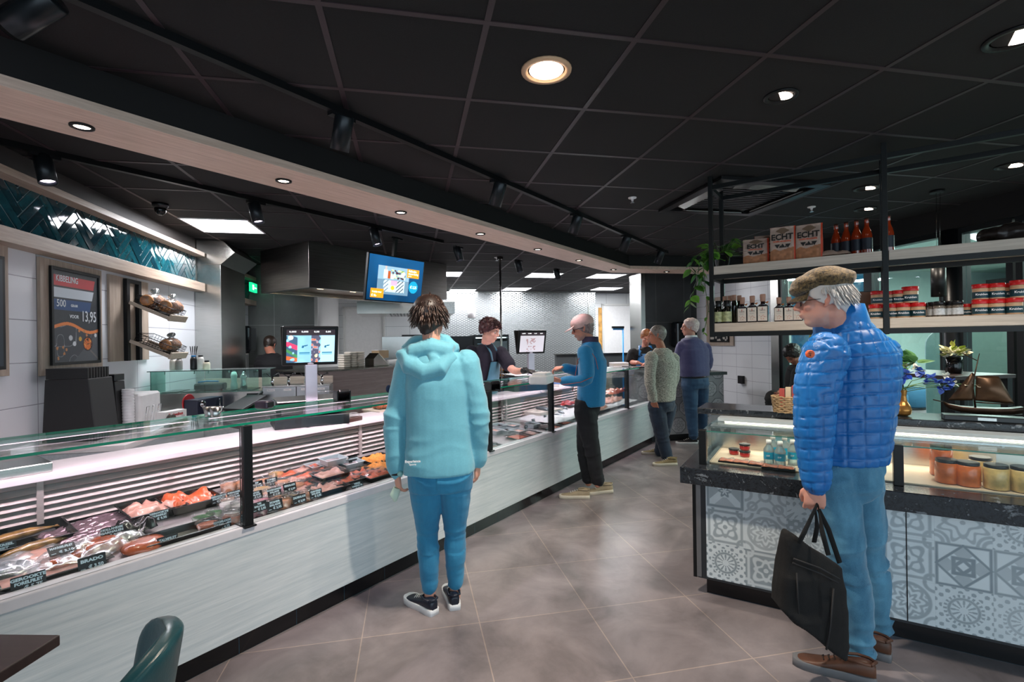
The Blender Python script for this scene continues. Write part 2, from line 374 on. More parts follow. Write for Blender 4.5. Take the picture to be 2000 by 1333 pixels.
# right wall: white tiles, then the glazed front
grid_obj('wall_right', MB().box(GR, GR+.15, 6.12, 8.6, 0, 2.7).box(5.9, 6.0, 8.6, 12.2, 0, 2.7), WTILR)
grid_obj('trim_9', MB().box(GR-.02, GR+.15, 5.97, 6.12, 0, 2.7), STEEL)
FRM = M('window_frame_paint', '14181b', .35, .2)
# bulkhead over the windows and sill
grid_obj('trim_10', MB().box(GR-.03, GR+.15, GF, 5.97, 2.49, 2.7), DARKC)
def window(n, y0, y1, fr=.05):
    w = MB().box(GR, GR+.1, y0, y0+fr, .0, 2.49).box(GR, GR+.1, y1-fr, y1, .0, 2.49).box(GR, GR+.1, y0+fr, y1-fr, 2.44, 2.49).box(GR, GR+.1, y0+fr, y1-fr, 0, .07)
    o = grid_obj('window_%d' % n, w, FRM)
    p = MB().box(GR+.04, GR+.05, y0+fr, y1-fr, .07, 2.44).build('pane', PANE, o)
for i, (a, b_) in enumerate([(4.62, 5.97), (3.81, 4.62), (3.26, 3.70), (2.2, 3.24), (.9, 2.2), (-.5, .9)]): window(i+1, a, b_)
grid_obj('trim_11', MB().lathe([(.075, 0), (.075, 2.49)], (GR+.02, 3.755, 0), 20), FRM)
# perforated steel screen in front of the back wall
def _mesh_mat():
    m, nt, N, L, b = new('expanded_steel'); v = coords(nt, (1,1,1)); sp = N.new('ShaderNodeSeparateXYZ'); L.new(v, sp.inputs[0])
    def mth(op, a, c=None):
        n = N.new('ShaderNodeMath'); n.operation = op
        for i, q in enumerate((a, c)):
            if q is None: continue
            if isinstance(q, (int, float)): n.inputs[i].default_value = q
            else: L.new(q, n.inputs[i])
        return n.outputs[0]
    sx, sz = mth('MULTIPLY', sp.outputs['X'], 2*PI/.10), mth('MULTIPLY', sp.outputs['Z'], 2*PI/.055)
    k = mth('MULTIPLY', mth('COSINE', mth('MULTIPLY', mth('ADD', sx, sz), .5)), mth('COSINE', mth('MULTIPLY', mth('SUBTRACT', sx, sz), .5)))
    hole = mth('GREATER_THAN', mth('ABSOLUTE', k), .50)
    t = N.new('ShaderNodeBsdfTransparent'); mx = N.new('ShaderNodeMixShader'); L.new(hole, mx.inputs[0]); L.new(b.outputs[0], mx.inputs[1]); L.new(t.outputs[0], mx.inputs[2]); L.new(mx.outputs[0], N['Material Output'].inputs[0])
    b.inputs['Base Color'].default_value = srgb('a9adad')+(1,); b.inputs['Metallic'].default_value = .8; b.inputs['Roughness'].default_value = .3; return m
EXP = _mesh_mat()
sc = thing('mesh_screen', 'wide silver expanded-metal screen standing in front of the kitchen back wall', 'screen', gw(2.6, 11.6, 0), G)
MB().box(-2.0, 1.72, 0, .006, .1, 2.66).build('mesh_panel', EXP, sc); MB().box(1.72, 1.9, 0, .006, .1, 2.66).build('mesh_panel', EXP, sc)
MB().box(-2.02, 1.9, -.02, .02, 2.66, 2.7).box(-2.02, 1.9, -.02, .02, 0, .1).box(1.70, 1.73, -.02, .02, .1, 2.66).box(-2.04, -2.0, -.02, .02, .1, 2.66).build('frame', STEEL, sc)
# doors on the back wall
def door(n, x0, x1, z1, ins=False):
    d = grid_obj('door_%d' % n, MB().box(x0, x1, GB-.04, GB, 0, z1), WHITEP, bevel=.003)
    MB().box(x0-.05, x0, GB-.06, GB, 0, z1+.05).box(x1, x1+.05, GB-.06, GB, 0, z1+.05).box(x0-.05, x1+.05, GB-.06, GB, z1, z1+.05).build('door_frame', M('door_frame_paint', 'cfd0cc', .4), d)
    MB().box(x1-.12, x1-.02, GB-.09, GB-.04, 1.05, 1.07).build('door_handle', STEEL, d)
    return d
door(1, -1.45, -.62, 2.30)
d2 = door(2, 4.86, 5.74, 2.38)
MB().box(4.72, 4.84, GB-.03, GB-.02, 1.2, 2.33).build('door_glazing', M('store_room_glow', 'b98c4a', .6, var=.5, vs=9, emit=.15), d2)
# ---- suspended bulkhead ("beam") over the counter: wood soffit with dark upstand
def ixy(x, gy): return Vector((x, (gy + x*math.sin(G))/math.cos(G), 0))
def beam(xn, xf, g1, g2, gend): return [Vector((xn, -2.2, 0)), ixy(xn, g1), gw(gend, g1), gw(gend, g2), ixy(xf, g2), Vector((xf, -2.2, 0))]
def prism_z(pts, z0, z1): return MB().prism([(p.x, p.y, z0) for p in pts], (0, 0, z1-z0))
o = prism_z(beam(-2.655, -3.03, 6.53, 6.93, 4.99), 2.50, 2.545).build('trim_12', WOODL, bevel=.002); tag(o, kind='structure')
o = prism_z(beam(-2.675, -3.01, 6.55, 6.91, 4.99), 2.545, 2.70).build('trim_13', DARKC); tag(o, kind='structure')
# ---- LED panels in the kitchen ceiling
LED = M('led_panel_diffuser', 'f2f4ff', .5, emit=9.0, ecol='f4f2ff'); LEDW = M('warm_lamp_lens', 'ffe9cf', .5, emit=9, ecol='ffe6cc')
pos = ['left one above the poster wall', 'beside the steel hood', 'in the row nearest the counter, middle', 'in the row nearest the counter, right', 'against the mesh screen, left', 'against the mesh screen, middle', 'near the white back door']
for i, (a, b_) in enumerate([(-2.1+.3, 5.44), (.6, 8.74), (2.4+.0, 8.74), (3.6, 8.74), (1.2, 11.5), (2.4, 11.1), (4.5, 10.9)]):
    t = thing('ceiling_led_panel', 'square white ceiling light panel, %s' % pos[i], 'ceiling light', gw(a, b_, 2.7), G, 'square light panels in the kitchen ceiling')
    MB().box(-.285, .285, -.285, .285, -.006, -.002).build('diffuser', LED, t); area('panel_light', gw(a, b_, 2.68), .55, 24, (.97, .98, 1))
    MB().box(-.3, .3, -.3, -.285, -.009, 0).box(-.3, .3, .285, .3, -.009, 0).box(-.3, -.285, -.285, .285, -.009, 0).box(.285, .3, -.285, .285, -.009, 0).build('frame', WHITE, t)
# ---- recessed downlights
def downlight(loc, r, label, grp, tilt=None, strong=9.0, power=18):
    power *= 1.8
    t = thing('downlight', label, 'ceiling light', loc, 0, grp)
    MB().lathe([(r*1.32, 0), (r*1.3, -.008), (r*1.02, -.010), (r*.98, .0), (r*.9, .0), (r*1.32, 0)], n=28, cap=False).build('trim_ring', BLK if strong < 20 else M('cream_ring', 'd8b08c', .4), t)
    m = MB()
    R = Matrix.Rotation(math.radians(tilt or 0), 4, 'Y'); m.T = R
    m.lathe([(0.001, -.001), (r*.72, -.001), (r*.88, -.003 if not tilt else -.001)], n=24, cap=False).build('lens', M('lens_%d' % int(strong), 'ffe9cf', .5, emit=strong, ecol='ffead6'), t)
    spot('downlight_beam', Vector(loc)-Vector((0,0,.03)), power, (1, .86, .72), 110)
    return t
for i, (px, py) in enumerate([(168,240), (567,348), (798,411), (953,454), (1063,485), (1143,507), (1204,526)]):
    p = at(px, py, z=2.5); p.x = -2.86
    downlight((p.x, p.y, 2.5), .035, 'small round downlight in the wooden soffit over the counter, %s from the left' % ['first', 'second', 'third', 'fourth', 'fifth', 'sixth', 'seventh'][i], 'downlights in the wooden soffit', power=7)
p = at(1302, 537, gy=6.73); p.z = 2.5; downlight(p, .035, 'small round downlight in the short turned end of the wooden soffit', 'downlights in the wooden soffit', power=7)
for i, (px, py, r, s, w) in enumerate([(1067,137,.085,25,60), (1525,187,.06,9,30), (1980,73,.075,9,30), (1692,367,.07,9,20), (1690,408,.07,9,20), (1975,323,.07,9,20)]):
    p = at(px, py, z=2.7)
    downlight(p, r, ['large bright round downlight in the black ceiling near the centre top', 'round downlight in the black ceiling right of the brightest one', 'round downlight in the black ceiling by the top right corner', 'round downlight seen just left of the shelf post, upper one', 'round downlight seen just left of the shelf post, lower one', 'round downlight above the right end of the hanging shelf'][i], 'downlights in the black ceiling', 12 if i and True else None, s, w)
# ---- tracks and spotlights
def track(name, label, x, y0, y1): 
    t = thing(name, label, 'lighting track', (x, y0, 2.7)); B('rail', BLK, t, (-.018, .018, 0, y1-y0, -.035, 0))
    for q in (0, y1-y0): B('end_cap', BLKP, t, (-.02, .02, q-.01, q+.01, -.037, -.001))
    return t
track('lighting_track', 'black ceiling track carrying the spotlights on the customer side of the wooden soffit', -2.15, -.3, 6.75)
track('lighting_track', 'black ceiling track carrying the spotlights over the preparation area', -4.0, -.5, 4.3)
LENSP = M('spot_lens', 'ead9ee', .4, emit=10, ecol='f0dcf4')
def spotlight(px, py, x, label, grp, aim, power, z=2.60, horiz=False):
    power *= 1.7; p = at(px, py, x=x); p.z = 2.7
    t = thing('track_spotlight', label, 'spotlight', p, 0, grp)
    B('adapter', BLKP, t, (-.02, .02, -.07, .07, -.055, -.035))
    MB().tube([(0,0,-.05), (0,0,-.10)], .008, 8).build('stem', BLK, t)
    d = Vector(aim).normalized(); c = Vector((0, 0, -.125)); R = d.to_track_quat('-Z', 'Y').to_matrix().to_4x4()
    m = MB(Matrix.Translation(c) @ R); m.lathe([(.0, .085), (.044, .085), (.047, .08), (.047, -.085), (.041, -.085), (.039, -.06)], n=24, cap=False).build('housing', M('spot_body', '23282c', .3, .5), t)
    m = MB(Matrix.Translation(c) @ R); m.lathe([(.001, -.062), (.038, -.064), (.0385, -.06)], n=24, cap=False).build('lens', LENSP, t)
    spot('spotlight_beam', p+c+d*.11, power, (1, .84, .93), 62, d, .8)
o_ = ['nearest the camera, in the top left corner', 'second, above the steel column', 'third, above the teal jacket', 'fourth along', 'fifth along', 'farthest, where the soffit turns']
for i, (px, py) in enumerate([(62,12), (668,250), (972,370), (1124,432), (1221,474), (1288,501)]):
    spotlight(px, py, -2.15, 'black cylinder spotlight on the customer side track, %s' % o_[i], 'spotlights on the customer side track', (-.45, .1, -1) if i else (-.7, -.5, -.5), 26)
o_ = ['leftmost, in front of the dark tiles', 'second from the left', 'third, above the steel hood', 'fourth, right of the hanging screen', 'fifth from the left', 'rightmost, before the light panels']
for i, (px, py) in enumerate([(88,310), (500,400), (733,450), (895,485), (1013,511), (1088,526)]):
    spotlight(px, py, -4.0, 'black cylinder spotlight on the preparation side track, %s' % o_[i], 'spotlights on the preparation side track', (.25, .1, -1), 20)
# ---- small ceiling items
for i, (px, py, lb) in enumerate([(1235,386,'left of the air conditioning cassette'), (1585,404,'right of the air conditioning cassette'), (970,503,'in front of the light panels over the kitchen')]):
    t = thing('sprinkler_head', 'small white ceiling sprinkler %s' % lb, 'sprinkler', at(px, py, z=2.7), 0, 'ceiling sprinklers')
    MB().lathe([(.035, 0), (.033, -.008), (.012, -.012), (.008, -.03)], n=14).build('rosette', WHITE, t); MB().lathe([(.003, -.028), (.018, -.045), (.018, -.048)], n=10).build('deflector', CHROME, t)
t = thing('dome_camera', 'black dome security camera on the ceiling above the dark green tiles', 'camera', at(313, 398, z=2.7))
MB().lathe([(.06, 0), (.06, -.02), (.045, -.04)], n=20).build('mount', BLKP, t); MB().ell((0,0,-.05), (.045,.045,.05)).build('dome', M('dome_glass', '050506', .05), t)
p = at(1440, 384, z=2.7); p.z = 2.698; t = thing('air_conditioning_cassette', 'square black ceiling air conditioning cassette beside the hanging shelf', 'air conditioner', p, G)
m = MB()
for (x0, x1, y0, y1) in ((-.475,.475,-.475,-.40), (-.475,.475,.40,.475), (-.475,-.40,-.4,.4), (.40,.475,-.4,.4)): m.box(x0, x1, y0, y1, -.03, 0)
m.build('surround', M('cassette_black', '1b1a1b', .3), t, .004)
B('grille', M('grille_dark', '0c0c0d', .4), t, *[(-.30, .30, -.30+.05*k, -.27+.05*k, -.025, -.01) for k in range(13)])
for a in range(4):
    m = MB(Matrix.Rotation(a*PI/2, 4, 'Z') @ Matrix.Translation((0, .36, -.03)) @ Matrix.Rotation(.35, 4, 'X')); m.box(-.28, .28, -.035, .035, -.004, .004).build('louvre', M('louvre_grey', '8d8a88', .25, .4), t)
# ================================================================ MAIN DISPLAY COUNTER  (runs along y, customers at +x)
Y0, Y1, YR0, YR1 = -.40, 7.02, .2, 5.85
ct = thing('display_counter', 'long refrigerated fish counter with pale wood front and low glass, running down the shop', 'counter', (-2.9, 0, 0))
def LB(name, mats, parent, *bx, bevel=0):   # boxes in world x, local to counter (x offset +2.9)
    return B(name, mats, parent, *[(b[0]+2.9, b[1]+2.9)+tuple(b[2:]) for b in bx], bevel=bevel)
LB('kickplate', KICK, ct, (-2.98, -2.49, Y0, Y1, 0, .10))
LB('front_panel', WOODG, ct, (-2.49, -2.462, Y0, Y1, .10, .575), bevel=.002)
LB('side_panel', WOODG, ct, (-2.62, -2.49, Y1-.02, Y1, .1, .575))
LB('ledge', M('ledge_laminate', 'd9d6da', .3), ct, (-2.535, -2.455, Y0, Y1, .575, .618), bevel=.004)
DECK = M('deck_steel', 'b6aeb0', .35, .55, var=.05, vs=9)
m = MB(); m.prism([(-2.535+2.9, YR0-.2, .602), (-3.13+2.9, YR0-.2, .655), (-3.13+2.9, YR0-.2, .58), (-2.535+2.9, YR0-.2, .56)], (0, 6.35, 0)); m.build('display_deck', DECK, ct)
# louvred back: rows of tilted steel slats with uprights
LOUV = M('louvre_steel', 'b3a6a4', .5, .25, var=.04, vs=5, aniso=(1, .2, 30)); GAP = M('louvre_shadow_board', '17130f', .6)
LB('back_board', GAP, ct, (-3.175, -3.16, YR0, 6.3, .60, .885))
for k in range(7):
    z = .672+.0325*k; m = MB(); m.prism([(-3.152+2.9, YR0, z+.020), (-3.128+2.9, YR0, z-.005), (-3.124+2.9, YR0, z-.002), (-3.146+2.9, YR0, z+.023)], (0, 6.1, 0)); m.build('louvre_slat', LOUV, ct)
for y in (.62, 1.55, 2.42, 3.35, 4.32, 5.2, 6.1): LB('louvre_upright', LOUV, ct, (-3.15, -3.118, y-.012, y+.012, .655, .885))
LB('service_ledge', M('service_worktop', 'ddd3d8', .28), ct, (-3.45, -3.095, YR0, YR1, .885, .915), bevel=.003)
LB('service_cupboard', WOODD, ct, (-3.43, -3.18, YR0, YR1, 0, .884))
# dividing wall in the middle of the case seen beyond the second post
LB('case_divider', STEEL, ct, (-3.13, -2.54, 4.26, 4.275, .62, .66), (-3.13, -3.10, 4.2, 4.23, .64, .885))
# glass: posts, front panes, top shelf
posts = [-.36, 1.24, 3.18, 4.17, 6.08, 6.95]
for y in posts:
    m = MB(); m.box(.40-.0, .445, y-.022, y+.022, .612, 1.108); m.box(-.12, .44, y-.01, y+.01, 1.085, 1.108); m.box(.36, .46, y-.03, y+.03, .612, .622)
    m.build('post', BLK, ct, .003)
for a, b_ in zip(posts[:-1], posts[1:]):
    LB('front_pane', GLS, ct, (-2.482, -2.476, a+.024, b_-.024, .618, 1.10))
m = MB(); 
for a, b_ in ((Y0+.02, 4.17), (4.18, 6.50)):
    LB('glass_shelf', GLS, ct, (-2.995, -2.468, a, b_, 1.110, 1.122))
    LB('glass_edge', GLSG, ct, (-2.4685, -2.4665, a, b_, 1.1105, 1.1215), (-2.9965, -2.9955, a, b_, 1.1105, 1.1215))
# LED strip under the shelf (pinkish meat light), a lit profile along the back of the case
LEDP = M('case_led_strip', 'ffd9ea', .5, emit=3, ecol='ffd2e6')
LB('lamp_profile', STEEL, ct, (-3.02, -2.99, 0, 6.5, 1.094, 1.109)); 
for a, b_ in ((.05, 1.2), (1.3, 3.1), (3.2, 4.1), (4.2, 6.4)):
    LB('lamp_strip', LEDP, ct, (-3.012, -2.998, a, b_, 1.089, 1.0945))
    area('case_lamp', (-3.0, (a+b_)/2, 1.085), .02, 2.6*(b_-a), (1, .80, .90), (0, math.radians(14), 0), b_-a)
# ================================================================ TILED END COUNTER with moulded pattern (gy = 6.67)
def pat(u, v, sz, seed, sharp=.05):
    """encaustic tile ornament: darkness 0..1 for points u, v on tiles of size sz"""
    ci = np.floor(u/sz).astype(int); cj = np.floor(v/sz).astype(int); x = (u/sz-ci)*2-1; y = (v/sz-cj)*2-1
    kind = (_h(ci, cj, ci*0, seed)*8).astype(int) % 8; r = np.hypot(x, y); th = np.arctan2(y, x); ax, ay = np.abs(x), np.abs(y); mx = np.maximum(ax, ay); dm = ax+ay
    def band(d, c, w): return np.clip(1-(np.abs(d-c)-w)/sharp, 0, 1)
    P = []
    P.append(np.maximum.reduce([band(r, .82, .05), band(r, .62*(1+.16*np.cos(8*th)), .05), band(r, .3*(1+.3*np.cos(8*th)), .06), band(np.hypot(ax-1, ay-1), .38, .05), .8*(np.cos(16*th) > .2)*(r > .68)*(r < .76)]))
    P.append(np.maximum.reduce([band(dm, .95, .05), band(mx, .34, .06), band(dm, .3, .08), .55*(dm < .9)*(mx > .42)*(np.abs(ax-ay) > .22), band(mx, .93, .03)]))
    P.append(np.maximum.reduce([band(np.abs(ax-ay), .0, .05)*(r > .3), band(r, .25, .05), band(np.hypot(ax-.62, ay-.62), .2, .05), band(np.hypot(ax-1, ay), .34, .05), band(np.hypot(ax, ay-1), .34, .05)]))
    P.append(np.maximum.reduce([((np.cos(12*th) > .25)*(r > .16)*(r < .46)).astype(float), ((np.cos(24*th) > 0)*(r > .6)*(r < .72)).astype(float), band(r, .53, .03), ((np.sin(14*x)*np.sin(14*y) > .35)*(r > .78)).astype(float)]))
    P.append(np.maximum.reduce([band(mx, .84, .04), band(r*(1+.25*np.cos(4*th)), .55, .06), band(r*(1-.28*np.cos(4*th)), .36, .05), (r < .12).astype(float), band(np.hypot(ax-.9, ay-.9), .28, .05)]))
    P.append(np.maximum.reduce([(np.sin(9*x+3*np.sin(5*y))*np.sin(9*y+3*np.sin(5*x)) > .3)*1.0, band(r, .28, .05)]))
    P.append(np.maximum.reduce([((ax-ay > .25)*(mx > .35)*(mx < .8)*.7), ((ay-ax > .25)*(mx > .35)*(mx < .8)*.5), band(mx, .88, .05), band(r, .22*(1+.35*np.cos(6*th)), .05)]))
    P.append(np.maximum.reduce([band(r*(1+.2*np.cos(8*th)), .72, .05), band(r*(1-.3*np.cos(4*th)), .45, .05), band(np.hypot(ax-1, ay-1), .5, .04), band(np.hypot(ax-1, ay-1), .3, .05), (r < .1)*1.0]))
    k = np.zeros_like(u)
    for i, p in enumerate(P): k = np.where(kind == i, p, k)
    tone = .55+.45*_h(ci, cj, ci*0, seed+9); g = .04*(np.maximum(ax, ay) > .985)
    flip = _h(ci, cj, ci*0, seed+4) > .84
    k = np.where(flip, 1-k*.8, k)*tone
    return k, g
def patcol(light, dark, sz, seed):
    L_, D_ = np.array(srgb(light)), np.array(srgb(dark))
    def f(u, v):
        k, g = pat(u, v, sz, seed); k = np.clip(k*.75+g*3+.10*(n2(u, v, 30, 2)*.5+.5), 0, 1)[:, None]
        return L_*(1-k)+D_*k
    return f
def patcol_hex(light, dark, sz):
    L_, D_ = np.array(srgb(light)), np.array(srgb(dark))
    def f(u, v):
        x = (u/sz+.5*(np.floor(v/sz) % 2)) % 1*2-1; y = (v/sz) % 1*2-1; ax, ay = np.abs(x), np.abs(y); r = np.hypot(x, y); th = np.arctan2(y, x)
        o = np.maximum(np.maximum(ax, ay), (ax+ay)*.72); k = (np.abs(o-.86) < .06)*1.0+.5*(o > .93)+(np.abs(r-.5-.1*np.cos(8*th)) < .05)*.7+(np.abs(r-.22) < .05)*.6
        k = np.clip(k*.7+.25*(n2(u, v, 4, 5)*.5+.5), 0, 1)[:, None]; return L_*(1-k)+D_*k
    return f
TILEP = MP('printed_tile', .2)
STONE = M('dark_stone_top', '3c4542', .3, var=.3, vs=40)
ec = thing('tiled_end_counter', 'serving counter faced with grey ornamental tiles at the far end of the shop', 'counter', gw(3.6, 6.9, 0), G)
sheet('patterned_front', 1.4, .86, .006, patcol_hex('cbc8cc', '6b6d70', .26), TILEP, ec, xf=lambda P: np.stack([P[:,0]+.3, P[:,0]*0-.235, P[:,1]+.53], 1)).rotation_euler = (0, 0, 0)
B('body', M('counter_carcass', '85868a', .5), ec, (-.4, 1.0, -.225, .05, .10, .95)); B('kickplate', BLKP, ec, (-.38, .98, -.20, .04, 0, .1))
B('worktop', STONE, ec, (-.10, 1.04, -.27, .08, .955, 1.0), bevel=.003)
B('raised_shelf', STEEL, ec, (-1.3, .1, -.18, .08, 1.06, 1.10), bevel=.003)
B('splash_band', M('tile_band', '8b8c8e', .3, var=.3, vs=30), ec, (-1.2, .0, -.20, -.16, .955, 1.059))
# hung side of the counter next to the wall : dark base with grey tiles behind the steel shelf
t = thing('tiled_pony_wall', 'low dark grey tiled wall behind the far end of the counter', 'wall', gw(4.3, 9.4, 0), G); B('wall_body', GTILD, t, (-1.5, 1.5, -.06, .06, 0, 1.22)); B('capping', STEELD, t, (-1.52, 1.52, -.08, .08, 1.22, 1.24))
# ================================================================ ISLAND with granite top
def _gran():
    m, nt, N, L, b = new('dark_granite'); v = coords(nt); n = noisen(nt, v, 9, 8, .62, 2.2); n3 = noisen(nt, v, 60, 4, .6, .6)
    a = N.new('ShaderNodeMath'); a.operation = 'MULTIPLY_ADD'; a.inputs[1].default_value = .35; L.new(n3, a.inputs[0]); L.new(n, a.inputs[2])
    L.new(ramp(nt, a.outputs[0], [(.50, srgb('0d0f12')), (.66, srgb('2b3036')), (.76, srgb('15181c')), (.84, srgb('6f767c'))]), b.inputs['Base Color']); b.inputs['Roughness'].default_value = .16; return m
GRAN = _gran()
IA = math.radians(4.0)
isl = thing('island_display_counter', 'island counter with dark granite top, ornamental tile front and low glass case on the right', 'counter', (-.80, 3.0, 0), IA)
IL = 2.5
sheet('patterned_front', IL-.04, .55, .0022, patcol('e2ecef', '6c7e88', .205, 21), TILEP, isl, xf=lambda P: np.stack([P[:,0]+IL/2+.03, P[:,0]*0-.003, P[:,1]+.39], 1))
B('carcass', M('island_side', '2b2f33', .4), isl, (.0, IL, 0, .9, .10, .665), bevel=.002)
B('corner_trim', M('anodised_trim', '8f9396', .3, .8), isl, (-.004, .022, -.006, .004, .11, .665)); B('corner_post', BLK, isl, (-.025, -.004, .0, .03, .10, .68))
B('panel_joint', BLK, isl, (.968, .972, -.005, 0, .115, .665))
B('kickplate', KICK, isl, (.04, IL, .05, .85, 0, .10))
B('granite_top', GRAN, isl, (-.07, IL, -.11, 1.0, .672, .765), bevel=.004)
# sunken well look: lighter deck plate on the stone inside the glass
INN = M('inner_liner', 'cbb9a4', .4); SH = M('shelf_liner', 'd8b391', .4)
B('case_deck', INN, isl, (.07, IL, .06, .50, .766, .772)); B('liner_edge', STEEL, isl, (.045, .07, .02, .5, .766, .785), (.07, IL, .50, .512, .766, .93))
B('rear_wall', STEEL, isl, (.0, IL, .512, .53, .766, .985)); 
B('rear_granite', GRAN, isl, (-.09, IL, .53, .86, .985, 1.025), bevel=.004); B('rear_cabinet', M('rear_cabinet_steel', 'a7aaad', .3, .7), isl, (-.02, IL, .55, .84, .766, .985))
B('lamp_canopy', M('canopy_white', 'a9b4ba', .4), isl, (.06, IL, .40, .53, .965, .984))
ILED = M('island_led', 'fff1df', .5, emit=2.5, ecol='fff0dd'); B('lamp_strip', ILED, isl, (.1, IL, .41, .425, .957, .964))
l = area('island_case_lamp', (-.8+1.25*math.cos(IA)-.42*math.sin(IA), 3.0+1.25*math.sin(IA)+.42*math.cos(IA), .955), 2.3, 3.2, (1, .9, .76), (0, 0, IA), .03)
m = MB()
for k in range(5): m.box(.04, IL, .40-.034*k-.004, .40-.034*k, .948+.001*k, .956+.001*k)
for x in (.28, .60, .98, 1.38, 1.75, 2.1): m.box(x-.004, x+.004, .25, .41, .946, .954)
m.build('air_grille', M('grille_wire', 'd5dadd', .2, .8), isl)
for x in (-.025+.06, .945): B('post', BLK, isl, (x-.02, x+.02, .0, .045, .766, .965), bevel=.002)
for (a, b_) in ((.06, .925), (.97, 1.9), (1.93, IL)): B('front_pane', GLS, isl, (a, b_, .018, .024, .767, .955))
B('side_pane', GLS, isl, (.030, .036, .045, .50, .767, .955)); B('top_pane', GLS, isl, (.03, IL, .02, .40, .956, .962)); B('glass_edge', M('pane_edge_green', '37776a', .2), isl, (.03, IL, .0175, .0195, .956, .962))
# inner plinth white box on the right
B('frosted_panel', M('frosted_acrylic', 'dfe8ec', .35), isl, (1.34, IL, .19, .195, .80, .925))
isl_T = Matrix.Translation((-.80, 3.0, 0)) @ Matrix.Rotation(IA, 4, 'Z')
def ip(x, y, z): return isl_T @ Vector((x, y, z))
# ================================================================ HANGING SHELF over the island
FY0, FY1 = 3.85, 4.2; SX0 = -.915; SX1 = 1.75
sh = thing('hanging_shelf_rack', 'black steel frame rack with two pale wood shelves hung from the ceiling over the island', 'shelf', (0, FY0, 2.7))
def zz(z): return z-2.7
fr = M('rack_frame', '15191a', .42, .3); d = .03
for x in (SX0, .115, 1.2): 
    for y, nm in ((0, 'front_post'), (FY1-FY0, 'rear_post')): B(nm, fr, sh, (x, x+d, y-.0, y+d, zz(1.51), 0), bevel=.002)
for z, nm in ((1.515, 'lower_rail'), (1.935, 'upper_rail'), (2.60, 'ceiling_rail')):
    for y in (0, FY1-FY0):
        xs = [SX0, .115, 1.2, SX1]
        B(nm, fr, sh, *[(xs[i]+d, xs[i+1], y, y+d, zz(z), zz(z)+d*1.05) for i in range(3)])
    for x in (SX0, .115, 1.2): B('cross_rail', fr, sh, (x+.001, x+d-.001, d, FY1-FY0, zz(z), zz(z)+d))
SHW = wood('shelf_board', 'b5a797', 'd8ccbd', .5, 'x')
for z in (1.548, 1.968):
    for (a, b_) in ((SX0+d+.002, .113), (.147, 1.198), (1.232, SX1)): B('shelf_board', SHW, sh, (a, b_, .004, FY1-FY0+d-.004, zz(z), zz(z)+.062), bevel=.002)
ZL, ZU = 1.610, 2.030
# ================================================================ MALL beyond the glazing
MALL = M('mall_ceiling', '9fb5ad', .6); 
grid_obj('trim_14', MB().box(GR+.2, 16, GF-3, GB, 3.0, 3.1), MALL)
grid_obj('wall_mall', MB().box(15.9, 16, GF-3, GB, 0, 3.0), M('mall_wall', '7e8f8a', .6)); grid_obj('wall_mall_end', MB().box(GR+.2, 16, 9.5, 9.6, 0, 3.0), M('mall_wall_end', '9db0ab', .6))
# ================================================================ PEOPLE
V = Vector
def J(px, py, w): return at(px, py, w=w)
def remesh(mb, voxel, smooth=2, name='m'):
    me = bpy.data.meshes.new(name); me.from_pydata([tuple(p) for p in mb.v], [], mb.f)
    bm = bmesh.new(); bm.from_mesh(me); bmesh.ops.recalc_face_normals(bm, faces=bm.faces); bm.to_mesh(me); bm.free()
    o = bpy.data.objects.new('tmp', me); COL.objects.link(o)
    r = o.modifiers.new('r', 'REMESH'); r.mode = 'VOXEL'; r.voxel_size = voxel; r.use_smooth_shade = True
    if smooth: s = o.modifiers.new('s', 'SMOOTH'); s.factor = .5; s.iterations = smooth
    dg = bpy.context.evaluated_depsgraph_get(); out = bpy.data.meshes.new_from_object(o.evaluated_get(dg)); bpy.data.objects.remove(o); bpy.data.meshes.remove(me)
    out.polygons.foreach_set('use_smooth', [True]*len(out.polygons)); out.name = name; return out
def getv(me): a = np.empty(len(me.vertices)*3); me.vertices.foreach_get('co', a); return a.reshape(-1, 3)
def getn(me): a = np.empty(len(me.vertices)*3); me.vertices.foreach_get('normal', a); return a.reshape(-1, 3)
def setv(me, P): me.vertices.foreach_set('co', P.ravel()); me.update()
def paint(me, C):
    c = np.ones((len(me.vertices), 4), np.float32); c[:, :3] = np.clip(C, 0, 1); a = me.color_attributes.new('paint', 'FLOAT_COLOR', 'POINT'); a.data.foreach_set('color', c.ravel())
def seg(P, a, b):
    a = np.array(a); b = np.array(b); d = b-a; L2 = d@d; t = np.clip(((P-a)@d)/L2, 0, 1); q = P-(a+t[:, None]*d); return np.linalg.norm(q, axis=1), t
def wrinkle(me, bones, amp=.006, f=16, seed=0, stretch=3.2):
    """folds: noise squeezed along each bone so that creases run around the limb, stronger at the joints"""
    P = getv(me); N = getn(me); best = np.full(len(P), 9.); disp = np.zeros(len(P))
    for i, (a, b, rad, k) in enumerate(bones):
        d, t = seg(P, a, b); d = d/rad; ax = np.array((V(b)-V(a)).normalized()); Q = P*f*.45 + np.outer(P@ax, ax)*f*(stretch-1)*.45 
        Q = Q + .55*np.stack([vnoise(P*f*.5, seed+5), vnoise(P*f*.5, seed+6), vnoise(P*f*.5, seed+7)], 1)
        n = vnoise(Q+i*7.3, seed+i); n = 1-2.2*np.abs(n); n2_ = vnoise(Q*2.1+3, seed+i+20)
        j = k*(.45+.55*np.minimum(1, (2*np.abs(t-.5))**2)); m = d < best; disp = np.where(m, (n*.75+n2_*.3)*j, disp); best = np.minimum(best, d)
    setv(me, P+N*(disp*amp)[:, None]); return me
